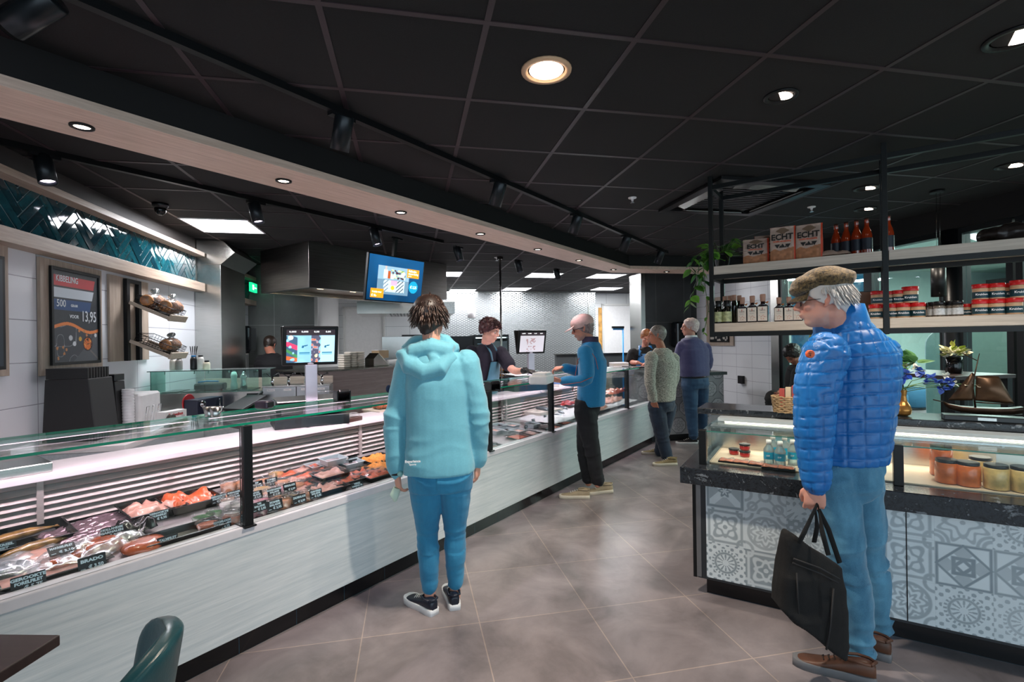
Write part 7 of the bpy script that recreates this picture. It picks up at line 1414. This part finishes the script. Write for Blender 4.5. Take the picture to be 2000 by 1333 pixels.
for vi, (v_, n_) in enumerate(vines):
    v_ = [V(q) for q in v_]; stems.tube(v_, .0024, 5)
    for k in range(n_):
        t_ = (k+.5)/n_*(len(v_)-1); i0 = min(int(t_), len(v_)-2); q = v_[i0].lerp(v_[i0+1], t_-i0); s = -1 if k % 2 else 1; sz_ = rr.uniform(.055,.085)*(1 if vi != 1 or t_ < 3 else .55); items.append((q, V((s*.7+rr.uniform(-.3,.3), -.5*rr.random(), -.8+rr.uniform(-.3,.4))), sz_))
stems.build('vine_stems', M('vine_green', '4c6a2c', .6), pl); leafset('leaves', pl, items, ('1d5a22', '7db342'), 3)
# lower shelf: bottles
GL_OLIVE = M('dark_oil_glass', '14140e', .08, coat=.6); CORK = M('wrapped_cork', 'b98d78', .7)
def oil(px, y, lb, h=.165): 
    t = thing('spice_grinder_bottle', lb, 'bottle', onshelf(px, y, ZL+.001), 0, 'black capped bottles'); MB().lathe([(.030,0),(.031,.005),(.031,h*.62),(.022,h*.72),(.022,h*.76)], n=18).build('bottle_body', GL_OLIVE, t); MB().lathe([(.0315,.012),(.0315,h*.52)], n=18, cap=False).build('bottle_label', M('label_pale_green', 'b9bd8c', .5, var=.4, vs=40), t); MB().lathe([(.024,h*.75),(.025,h*.78),(.025,h),(.021,h+.004)], n=18).build('cap', BLKP, t)
oil(1403, 3.93, 'short dark bottle with pale green label, leftmost on the lower shelf'); oil(1420, 3.93, 'short dark bottle with pale label, second on the lower shelf')
wine = None
for i, (px, y) in enumerate([(1416,4.06),(1426,4.05),(1434,3.98),(1444,4.05)]):
    lb = 'slim dark bottle with pinkish capsule behind the short ones, %s from the left' % nm[i]
    if wine is None: wine = thing('vinegar_bottle', lb, 'bottle', onshelf(px, y, ZL+.001), 0, 'slim dark bottles'); MB().lathe([(.022,0),(.022,.15),(.012,.18),(.012,.20)], n=16).build('bottle_body', GL_OLIVE, wine); MB().lathe([(.0155,.165),(.016,.21)], n=14).build('capsule', CORK, wine)
    else: copy_thing(wine, onshelf(px, y, ZL+.001), label=lb)
sp = None; REDI = M('red_ink2', 'b5333a', .6); SALG = M('label_sprig', 'cf9077', .6)
for i, (px, s) in enumerate([(1450,1.0),(1469.5,1.04),(1490,1.08),(1521.5,.92),(1541,.92),(1558.5,.92)]):
    lb = 'square dark bottle with cream label and wrapped stopper, %s' % ['leftmost of the tall three', 'middle of the tall three', 'right of the tall three', 'left of the lower three', 'middle of the lower three', 'right, nearest the flat cap'][i]
    if sp is None:
        sp = thing('liqueur_bottle', lb, 'bottle', onshelf(px, 3.93, ZL+.001), 0, 'square bottles with cream labels'); m = MB(); m.rbox((0,0,.055), (.066,.046,.11), .01); m.lathe([(.03,.108),(.013,.126),(.013,.150)], n=16); m.build('bottle_body', M('dark_plum_glass', '1d0d14', .08, coat=.6), sp); MB().rbox((0,-.0236,.056), (.056,.001,.094), .0004).build('bottle_label', CREAM, sp); MB().lathe([(.0155,.136),(.0165,.16),(.0175,.162),(.0175,.182),(.015,.185)], n=16).build('stopper', CORK, sp)
        m = MB(); m.ell((0,-.0247,.088), (.0022,.0006,.010)); m.build('label_flame', REDI, sp); text('TASTE', .0125, MT['black_ink'], sp, (0,-.0245,.078), (PI/2,0,0)); text('DE LIKEUR', .006, MT['grey_ink'], sp, (0,-.0245,.062), (PI/2,0,0)); m = MB(); rq = random.Random(3)
        for k in range(14): a = rq.uniform(-.018,.018); b = rq.uniform(.02,.05); m.ell((a,-.0245,b), (.003,.0005,.0018))
        m.build('label_sprig', SALG, sp); m = MB(); m.tube([(.012,0,.13),(.026,-.01,.128),(.034,-.012,.135)], [.002,.006,.004], 6); m.build('raffia_tie', M('raffia', 'b06a35', .8), sp)
    else: copy_thing(sp, onshelf(px, 3.93, ZL+.001), label=lb, scale=(s/1.0, s, s))
t = thing('brown_box', 'plain brown board box with black edge on the lower shelf behind the flat cap', 'box', onshelf(1683, 4.1, ZL+.001)); B('box_body', M('brown_board', '7d5d49', .6), t, (-.10,.08,-.02,.04,0,.185)); B('box_edge', BLKP, t, (.08,.085,-.02,.04,0,.19), (-.10,.08,-.02,.04,.186,.19))
# jars with red lids
REDL = M('red_lid', 'd42021', .35); JG = M('jar_clear_look', 'd4c9bd', .1, coat=.6); TEALL = M('label_dark_teal', '17404a', .5); SPI = M('jar_spice_orange', 'd9b08a', .35, var=.2, bmp=.4)
jar = None
def rj(px, y, z, lb, s=1.0, fill='pale'):
    global jar
    if jar is None:
        jar = thing('spice_jar', lb, 'jar', onshelf(px, y, z), 0, 'red lidded spice jars'); MB().lathe([(.034,0),(.036,.004),(.036,.062),(.033,.068)], n=22).build('jar_body', SPI, jar); MB().lathe([(.0365,.008),(.0365,.045)], n=22, cap=False).build('jar_label', TEALL, jar); MB().lathe([(.0375,.066),(.038,.068),(.038,.088),(.036,.09)], n=22).build('jar_lid', REDL, jar); text('Kruiden', .016, WHITE, jar, (0,-.0372,.029), (PI/2,0,0), bold=.0005)
        return
    c = copy_thing(jar, onshelf(px, y, z), label=lb, scale=s); 
for i, (px, y) in enumerate([(1710,3.93),(1741,3.95),(1764,3.93),(1793,3.93)]): rj(px, y, ZL+.001, 'red-lidded spice jar, %s from the left in the lower row near the shelf post' % nm[i])
for i, (px, y, s) in enumerate([(1714,3.95,.95),(1738,3.97,.9),(1755,3.95,.92),(1778,3.94,1.12)]): rj(px, y, ZL+.092, 'red-lidded spice jar, %s from the left, upper row near the shelf post' % nm[i], s)
for i, (px, y, s) in enumerate([(1888,3.98,.8),(1914,3.92,1),(1946,3.92,1),(1981,3.92,1.02)]): rj(px, y, ZL+.001, 'red-lidded spice jar, %s from the left in the lower row at the right edge' % nm[i], s)
for i, (px, y, s) in enumerate([(1915,3.93,1),(1947,3.93,1),(1976,3.99,1.0),(1992,3.92,1.1)]): rj(px, y, ZL+.092, 'red-lidded spice jar, %s from the left in the upper row at the right edge' % nm[i], s)
bj = None
for i, (px, y) in enumerate([(1812,4.02),(1822,3.97),(1834,3.92),(1848,3.97),(1858,3.95),(1870,3.92)]):
    lb = 'small glass spice jar with black lid, %s from the left between the red-lidded groups' % ['first','second','third','fourth','fifth','sixth'][i]
    if bj is None: bj = thing('herb_jar', lb, 'jar', onshelf(px, y, ZL+.001), 0, 'black lidded herb jars'); MB().lathe([(.026,0),(.027,.06),(.024,.068)], n=18).build('jar_body', M('pepper_mix', '7a6f62', .4, var=.6, vs=150, coat=.5), bj); MB().lathe([(.0275,.01),(.0275,.048)], n=18, cap=False).build('jar_label', M('label_white', 'd9dcdc', .6, var=.2, vs=80), bj); MB().lathe([(.0265,.066),(.027,.09),(.024,.092)], n=18).build('jar_lid', BLKP, bj)
    else: copy_thing(bj, onshelf(px, y, ZL+.001), label=lb)
t = thing('leather_bag', 'dark creased leather bag lying on the upper shelf at the right edge', 'bag', onshelf(1985, 4.02, ZU)); m = MB(); m.ell((0,0,.05),(.17,.10,.055)); m.ell((.1,.02,.06),(.12,.09,.06)); me = remesh(m, .008, 3); P_ = getv(me); N_ = getn(me); setv(me, P_+N_*(vnoise(P_*22, 3)*.012+vnoise(P_*60, 5)*.004)[:, None]); P_ = getv(me); P_[:,2] = np.maximum(P_[:,2], .001); setv(me, P_); mk('bag_body', me, M('dark_leather', '2a2320', .4, var=.4, vs=12), t)
# ================================================================ IN AND ON THE ISLAND
def ipx(px, yl, z):   # island-local y, returns world point at that depth
    d = ray(px, 900); n = V((-math.sin(IA), math.cos(IA), 0)); o = V((-.80, 3.0, 0)); t_ = (yl+(o-CAM).dot(n))/d.dot(n); p = CAM+d*t_; return V((p.x, p.y, z))
ZD = .773
cv = None
for i, (px, yl, z) in enumerate([(1434,.33,ZD),(1455,.29,ZD),(1455,.29,ZD+.042)]):
    lb = 'small red tub with black lid, %s' % ['standing alone at the left end of the island case', 'lower one of the stack of two', 'upper one of the stack of two'][i]
    if cv is None: cv = thing('dip_tub', lb, 'tub', ipx(px, yl, z), 0, 'red tubs in the island case'); MB().lathe([(.026,0),(.029,.008),(.029,.028)], n=20).build('cup', M('red_sauce_cup', 'a51a16', .15, coat=.5), cv); MB().lathe([(.031,.027),(.032,.030),(.032,.037),(.029,.038),(.026,.036),(.001,.0365)], n=20).build('lid', BLKP, cv)
    else: copy_thing(cv, ipx(px, yl, z), label=lb)
wb = None; LIQ = glass('clear_bottle', (.62,.80,.86), 1.2, .02, body=.25)
for i, (px, yl) in enumerate([(1502,.14),(1524,.12),(1510,.30),(1533,.30),(1549,.2)]):
    lb = 'clear white-capped bottle in the island case, %s' % ['leftmost in the front row', 'second in the front row', 'left in the back row', 'right in the back row', 'rightmost beside the blue jacket'][i]
    if wb is None:
        wb = thing('sauce_bottle', lb, 'bottle', ipx(px, yl, ZD), 0, 'clear bottles in the island case'); MB().lathe([(.027,0),(.028,.005),(.028,.088),(.012,.115),(.012,.12)], n=20).build('bottle_body', LIQ, wb); MB().lathe([(.0285,.035),(.0285,.075)], n=20, cap=False).build('bottle_label', M('label_sky_blue', '1f9cc0', .4), wb); MB().lathe([(.014,.118),(.014,.142)], n=16).build('cap', WHITE, wb); text('DIP', .012, WHITE, wb, (0,-.029,.055), (PI/2,0,IA))
    else: copy_thing(wb, ipx(px, yl, ZD), label=lb)
m_ = None
for i, (px, yl) in enumerate([(1420,.10),(1448,.10),(1478,.09),(1505,.06),(1535,.06)]):
    lb = 'flat clear pack of pink seafood along the front glass, %s from the left' % nm[i]
    if m_ is None: m_ = thing('seafood_pack', lb, 'food pack', ipx(px, yl, ZD), IA, 'flat packs in the island case'); B('pack_tray', BTRAY, m_, (-.045,.045,-.03,.03,0,.008)); h = heap(.08,.05,.012,SHRI,4,10,.6); o = h.build('seafood', SHRI, m_); o.location = (0,0,.008); h = heap(.088,.058,.02,FILM,6,8,.3); o = h.build('film', FILM, m_); o.location = (0,0,.007)
    else: copy_thing(m_, ipx(px, yl, ZD), label=lb)
SOUP = M('orange_soup', 'c9601d', .35, var=.15, vs=50, coat=.6); SOUPY = M('pale_soup', 'c9a86a', .35, var=.15, vs=50, coat=.6)
for i, (px, yl, mt, h_, lb) in enumerate([(1838,.30,SOUP,.155,'tall jar of orange soup, leftmost at the back'),(1849,.15,SOUP,.115,'jar of orange soup, left in the front row'),(1890,.13,SOUP,.115,'jar of orange soup, second in the front row'),(1915,.28,SOUPY,.115,'jar of orange-brown soup half hidden behind the front row'),(1945,.12,SOUPY,.115,'jar of pale yellow soup, third in the front row'),(1998,.12,SOUPY,.115,'jar of pale soup cut off by the right edge')]):
    t = thing('soup_jar', lb, 'jar', ipx(px, yl, ZD), 0, 'soup jars in the island case'); MB().lathe([(.040,0),(.047,.006),(.047,h_*.84),(.040,h_*.9)], n=24).build('jar_body', mt, t); MB().lathe([(.043,h_*.88),(.044,h_*.9),(.044,h_),(.041,h_+.002)], n=24).build('jar_lid', BLKP, t)
t = thing('wicker_basket', 'wicker basket with small packets on the island top beside the blue jacket', 'basket', at(1541, 806, z=1.026), 0); WK = M('wicker', 'a58a66', .7, var=.35, vs=60)
m = MB()
for k in range(9): z = .006+.0115*k; m.tube([((.085+.012*k/8)*math.cos(a), (.06+.01*k/8)*math.sin(a), z+.004*math.sin(a*12+PI*(k % 2))) for a in [2*PI*j/36 for j in range(37)]], .006, 6)
m.build('woven_wall', WK, t); MB().lathe([(.08,0),(.08,.005)], n=20, sy=.7).build('basket_floor', WK, t)
for k in range(3): B('packet', [M('packet_red', 'b6514a', .4), M('packet_cream', 'd8c7a8', .5), MT['packet_red'] if 'packet_red' in MT else WK][k], t, (-.05+.035*k,-.02+.035*k,-.03,.01,.03,.15+.01*k))
# golden vase with flowers
vb = at(1757, 812, z=1.026); vs_ = thing('flower_vase', 'golden double-necked vase holding blue and white flowers on the island top', 'vase', vb, IA); GOLD = M('gold_glaze', 'a8793f', .28, .75, var=.25, vs=14)
m = MB(); 
for s in (-1, 1): m.lathe([(.02,0),(.036,.012),(.040,.035),(.032,.062),(.018,.085),(.014,.115),(.019,.155)], (s*.020,0,0), 20)
me = remesh(m, .004, 2); mk('vase_body', me, GOLD, vs_)
PET = MP('petal', .6, .3); rr = random.Random(5)
def blossoms(name, cs, cols, r, n, seed):
    its = []; q_ = random.Random(seed)
    for c in cs:
        for k in range(n): d = V((q_.gauss(0,1), q_.gauss(0,1), q_.gauss(0,1)*.7+.3)).normalized(); its.append((V(c)+d*r*.15, d, r*q_.uniform(.7,1.2)))
    return leafset(name, vs_, its, cols, seed)
m = MB(); heads = [(-.10,-.02,.30),(.0,-.03,.27),(.05,-.04,.30),(.13,-.05,.24),(.17,-.04,.20),(.10,-.05,.20),(.21,-.05,.22),(.27,-.05,.20),(.33,-.04,.19),(-.02,-.02,.22),(-.08,-.02,.38),(-.12,.0,.42)]
for hx in heads: m.tube([(rr.choice((-.02,.02)),0,.14), (hx[0]*.4,hx[1],.14+(hx[2]-.14)*.7), hx], .002, 5)
m.build('flower_stems', M('stem_green', '6b8a4a', .6), vs_)
blossoms('blue_flowers', [(.01,-.04,.22),(.03,-.05,.25),(.11,-.05,.20),(.14,-.06,.23),(.17,-.05,.20),(.19,-.04,.17),(-.03,-.03,.24),(.22,-.05,.21),(.09,-.05,.27)], ('1f3f9c', '6f8fe0'), .034, 11, 2); blossoms('white_flowers', [(.07,-.05,.29),(.10,-.04,.27),(.24,-.05,.20),(.30,-.05,.195),(.34,-.04,.19),(.21,-.04,.245)], ('d9d3b8', 'f1efe2'), .022, 10, 3); blossoms('pale_green_umbels', [(-.05,-.03,.20),(-.03,-.04,.18),(-.01,-.03,.2),(.02,-.02,.30),(-.09,-.02,.34)], ('9fae6a', 'd2d8a0'), .02, 26, 4); blossoms('vase_leaves', [(.0,0,.30),(-.04,0,.33),(.05,0,.33),(.08,0,.31),(-.1,0,.40)], ('2f6a3a', '7fae6c'), .075, 5, 6)
# ship model
sb = at(1915, 822, z=1.026); sb = V((sb.x, sb.y, 1.026)); sm_ = thing('ship_model', 'dark bronze sailing boat model on a plinth at the right of the island top', 'model ship', sb, IA-.03); BRZ = M('dark_bronze', '3a2a20', .35, .75, var=.45, vs=14, bmp=.3, bs=40); BRS = M('sail_bronze', '55402f', .35, .7, var=.5, vs=6)
B('plinth', M('plinth_black', '1c2023', .3), sm_, (-.16,.18,-.05,.05,0,.028), bevel=.004); B('name_plate', STEEL, sm_, (-.02,.055,-.0515,-.0505,.006,.022))
m = MB(); R_ = []
for x, b_, z0, z1 in ((-.155,.003,.085,.10),(-.13,.018,.055,.085),(-.08,.032,.040,.075),(-.02,.038,.034,.072),(.06,.038,.034,.072),(.12,.033,.038,.076),(.165,.024,.045,.086)):
    R_.append([(x, b_*math.cos(a), z1 if math.sin(a) > 0 else z1+(z1-z0)*math.sin(a)) for a in [2*PI*j/16 for j in range(16)]])
m.loft(R_, True, True); m.build('hull', BRZ, sm_); m = MB(); m.tube([(-.02,0,.07),(-.03,0,.20),(.0,0,.37)], [.005,.004,.002], 8); m.tube([(-.155,0,.095),(-.20,0,.105)], .003, 6); m.tube([(-.01,0,.33),(-.07,0,.37)], .0025, 6); m.tube([(-.02,0,.10),(.13,0,.095)], .003, 6); m.build('mast_and_spars', BRZ, sm_)
def sail(name, pts, bulge):
    m = MB(); n = 10; vs = []; A, B__, Cc, Dd = [V(p) for p in pts]
    for i in range(n+1):
        for j in range(n+1):
            u, v = i/n, j/n; p = (A*(1-u)+B__*u)*(1-v)+(Dd*(1-u)+Cc*u)*v; vs.append(p+V((0,-bulge*math.sin(PI*u)*math.sin(PI*v),0)))
    m.add(vs, [(i*(n+1)+j,(i+1)*(n+1)+j,(i+1)*(n+1)+j+1,i*(n+1)+j+1) for i in range(n) for j in range(n)], True); o = m.build(name, BRS, sm_); d_ = o.modifiers.new('t','SOLIDIFY'); d_.thickness = .003
sail('mainsail', [(-.02,0,.11),(.135,0,.10),(.075,.0,.245),(-.015,0,.245)], .03); sail('jib', [(-.135,0,.105),(-.03,0,.11),(-.022,0,.25),(-.03,0,.265)], .02)
# ================================================================ WINDOW AREA AND BEYOND
DW = M('dark_table_top', '3a2c2a', .35, var=.2, vs=6, aniso=(1,8,1)); 
p = at(1800, 735, z=.92); p = at(1812, 735, w=5.4); tb_ = thing('high_table', 'dark high table with square metal legs by the window behind the island', 'table', gw(4.35, 3.5, 0), G)
B('table_top', DW, tb_, (-.3,.3,-.48,.48,1.155,1.185), bevel=.003)
for x, y in ((-.26,-.44),(.26,-.44),(-.26,.44),(.26,.44)): B('leg', BLK, tb_, (x-.025,x+.025,y-.025,y+.025,0,1.154))
fp = thing('flower_pot', 'glossy black pot with white and yellow flowers on the high table by the window', 'flower pot', gw(4.35, 3.25, 1.186), 0); MB().lathe([(.05,0),(.055,.01),(.057,.13),(.052,.135)], n=20).build('pot', M('gloss_black', '0b0b0c', .08), fp)
its = []; q_ = random.Random(8)
for k in range(60): d = V((q_.gauss(0,1), q_.gauss(0,1), abs(q_.gauss(0,.8))+.2)).normalized(); its.append((V((0,0,.14))+d*q_.uniform(.02,.09), d, .05))
leafset('flowers', fp, its[:35], ('e8dfb8', 'f3e9d0'), 5); leafset('foliage', fp, its[35:], ('8fa33a', 'c9c45a'), 7)
for i, (a, b_, lb) in enumerate([(1722,768,'left one seen past the golden vase'), (1768,758,'right one seen under the high table'), (1992,812,'at the right edge behind the ship model')]):
    p = at(a, b_, z=.42); p.z = 0; t = thing('round_stool', 'round dark blue pouf beyond the glass, %s' % lb, 'stool', p, 0, 'round blue stools'); MB().lathe([(.36,.05),(.40,.08),(.40,.38),(.37,.42)], n=28).build('upholstered_body', M('petrol_fabric', '1f4f6b', .8, bmp=.3, bs=200), t); MB().lathe([(.34,0),(.34,.05)], n=24).build('stool_base', BLKP, t)
t = thing('folded_coat', 'dark coat with a dark red lining draped over the edge of the high table', 'coat', gw(4.22, 3.78, 1.186), G); m = MB(); m.ell((.08,.02,.03),(.15,.13,.05)); m.tube([(.0,-.05,.04),(.12,-.10,.09),(.22,-.15,.12)], [.03,.035,.015], 8); me = remesh(m, .012, 2); mk('coat_body', me, M('black_coat', '0e0f12'), t); MB().ell((.14,-.08,.045),(.08,.03,.02)).build('coat_lining', M('dark_red_lining', '7b1f35', .6), t)
# mall interior
for i, (a, b_) in enumerate([(7,7),(9,4),(7.5,2),(11,6.5),(10,1.5),(12.5,3.5),(7,5),(8.5,6)]):
    t = thing('mall_ceiling_lamp', 'bright ceiling lamp in the hall beyond the windows, %s from the glass' % ['third','sixth','fourth','seventh','eighth','last','second','nearest'][i], 'ceiling light', gw(a, b_, 2.985), G+.4, 'hall ceiling lamps'); B('lamp_body', WHITE, t, (-.42,.42,-.09,.09,0,.014)); B('lens', LED, t, (-.40,.40,-.07,.07,-.004,-.001))
area('hall_fill_light', gw(9.5, 4.5, 2.9), 6, 620, (.86, 1, .95));  # added fill lamp, brightens the hall seen through the glass
MR = M('mall_dark_shop', '2c1f22', .5, var=.2, vs=1); MGp = M('mall_green_panel', '8fa79c', .5)
t = thing('shop_kiosk', 'dark maroon shop front with pale counter across the hall beyond the windows', 'shop front', gw(13, 5.0, 0), G); B('fascia', MR, t, (0,.4,-7,4,2.0,2.75)); B('kiosk_back', M('mall_grey_panel', '5f6b68', .5), t, (.4,.5,-7,4,0,2.0)); B('kiosk_counter', M('mall_counter', 'a9b3ae', .5), t, (-.8,.0,-4,3,0,1.1)); B('white_shelf', WHITE, t, (-.9,-.1,-2.5,.3,1.62,1.66))
for i, (a, b_, c_, lb) in enumerate([(6.6,4.55,1.5,'nearer'), (7.3,3.45,1.2,'farther')]):
    t = thing('green_partition', 'pale green rounded partition panel standing in the hall, %s one' % lb, 'partition', gw(a, b_, 0), G+PI/2-.1, 'rounded partition panels'); w_ = c_/2; pts = [(-w_,0,0),(w_,0,0)]+[(w_-.2+.2*math.cos(q),0,1.35+.2*math.sin(q)) for q in [PI/2*k/6 for k in range(7)]]+[(-w_+.2-.2*math.sin(q),0,1.35+.2*math.cos(q)) for q in [PI/2*k/6 for k in range(7)]]
    MB().prism(pts, (0,.04,0)).build('panel', MGp, t); m = MB(); m.tube([V(q)+V((0,.02,0)) for q in pts+[pts[0]]], .022, 6); m.build('panel_rim', WHITE, t)
t = thing('pendant_lamp', 'black cylinder pendant lamp on thin wires behind the hanging shelf', 'pendant lamp', at(1831, 440, gx=4.3), 0); t.location.z = 2.7; z_ = at(1831, 540, gx=4.3).z-2.7; MB().lathe([(.045,z_-.17),(.05,z_-.17),(.05,z_+.10),(.0,z_+.10)], n=20, cap=False).build('shade', BLK, t); m = MB(); m.tube([(-.01,0,z_+.1),(-.004,0,0)], .0015, 5); m.tube([(.01,0,z_+.1),(.02,0,0)], .0015, 5); m.build('suspension_wire', STEELD, t); MB().lathe([(.05,0),(.05,-.02)], n=16).build('ceiling_rose', BLK, t); MB().lathe([(.001,z_-.165),(.043,z_-.165)], n=16, cap=False).build('lamp_opening', M('lamp_warm_dim', 'b98a6a', .5, emit=.5), t)
t = thing('advertising_pillar', 'blue and white poster board in the hall behind the seated person', 'poster', gw(6.2, 6.6, 0), G+PI/2); B('board', M('mall_blue', '1f86b0', .5), t, (-.9,.5,0,.04,.2,1.55), (-.9,.5,0,.04,1.85,2.4)); B('white_band', WHITE, t, (-.9,.5,-.002,.042,1.56,1.84)); B('board_foot', BLK, t, (-.9,.5,-.05,.09,0,.19))
t = thing('round_sticker', 'round yellow-green sticker on the window glass beside the flat cap person', 'sticker', gw(GR+.034, 5.42, 1.50), G); m = MB(Matrix.Rotation(-PI/2, 4, 'Y')); m.lathe([(.075,0),(.075,.002)], n=24).build('disc', M('sticker_lime', 'b9b84a', .5), t)
# ================================================================ FOREGROUND
t = thing('dark_table', 'dark wooden table corner at the bottom left edge of the picture', 'table', at(118, 1240, z=.76)); t.rotation_euler = (0, 0, math.atan2(gX.y, gX.x)-.0); 
P0, P1, P2 = at(118,1240,z=.76), at(0,1239,z=.76), at(20,1333,z=.76); d1 = (P1-P0).normalized(); d2 = V((d1.y,-d1.x,0)); d2 = d2 if d2.dot(P2-P0) > 0 else -d2; P2 = P0+d2; t.rotation_euler = (0,0,math.atan2(d1.y, d1.x)); s_ = 1 if V((-d1.y,d1.x,0)).dot(d2) > 0 else -1
B('table_top', DW, t, (0, .9, min(0, s_*.42), max(0, s_*.42), -.028, 0), bevel=.003); B('table_column', BLK, t, (.40,.48,s_*.25-.04,s_*.25+.04,-.72,-.03)); B('table_foot', BLK, t, (.2,.68,s_*.25-.2,s_*.25+.2,-.76,-.721))
GRL = M('bottle_green_leather', '1f4a50', .3, var=.15, vs=18, bmp=.15, bs=90)
cw = 1.25; cc = at(362, 1290, w=cw); t = thing('tub_chair', 'bottle green leather chair back in the bottom left foreground', 'chair', (cc.x, cc.y, 0), 0); cf = V((-.55, -.83, 0)); 
a0 = at(320,1333,w=cw).z; n_ = 18
CV_ = V((cc.x, cc.y, 0)); ax_ = _fw*.90-_r*.36; ax_.z = 0; ax_.normalize(); nx_ = V((ax_.y, -ax_.x, 0))
def chair_shell(off):
    out = []
    for i in range(9):
        v_ = i/8; z = .50+(at(325,1216,w=cw).z-.50)*v_; hw = .21*math.sqrt(max(0, 1-max(0, (v_-.60)/.40)**2.2)) if v_ > .60 else .21; row = []
        for j in range(n_+1):
            u_ = j/n_*2-1; row.append(ax_*(u_*hw)+nx_*(-.11*(u_*hw/.21)**2-off-.05*(1-v_))+V((0,0,z-.0)))
        out.append(row)
    return out
m = MB(); f_, b_ = chair_shell(0), chair_shell(.035)
for rws, fl in ((f_, 0), (b_, 1)):
    vs = [p for r in rws for p in r]; m.add(vs, [(i*(n_+1)+j, i*(n_+1)+j+1, (i+1)*(n_+1)+j+1, (i+1)*(n_+1)+j) for i in range(8) for j in range(n_)], True)
k = len(m.v)//2; loop = [i*(n_+1) for i in range(9)]+[8*(n_+1)+j for j in range(1, n_)]+[i*(n_+1)+n_ for i in reversed(range(9))]
for a, b2 in zip(loop[:-1], loop[1:]): m.f.append((a, b2, b2+k, a+k)); m.m.append(0); m.sm.append(True)
m.f.append(tuple([0]+[j for j in range(1, n_+1)]+[n_+k-j for j in range(0, n_+1)])); m.m.append(0); m.sm.append(False)
me = m.mesh('back'); o = mk('backrest', me, GRL, t); ss = o.modifiers.new('s','SUBSURF'); ss.levels = 1; ss.render_levels = 1
m = MB(); m.lathe([(.19,.42),(.225,.44),(.225,.49),(.19,.505)], (-nx_.x*.18, -nx_.y*.18, 0), 28); m.build('seat', GRL, t)
for a in range(4): m = MB(); q = V((math.cos(a*PI/2+.7), math.sin(a*PI/2+.7), 0))*.15-nx_*.18; m.tube([q+V((0,0,.43)), q*1.3+V((0,0,.0))+nx_*.02], [.014,.010], 8); m.build('leg', BLK, t)

p = at(1562, 812, w=6.3); t = thing('window_bench', 'small dark bench by the window on which the bent person sits', 'bench', (p.x, p.y, 0), G); B('bench_seat', DW, t, (-.22,.22,-.22,.22,.42,.46)); [B('leg', BLK, t, (x-.02,x+.02,y-.02,y+.02,0,.42)) for x in (-.18,.18) for y in (-.18,.18)]
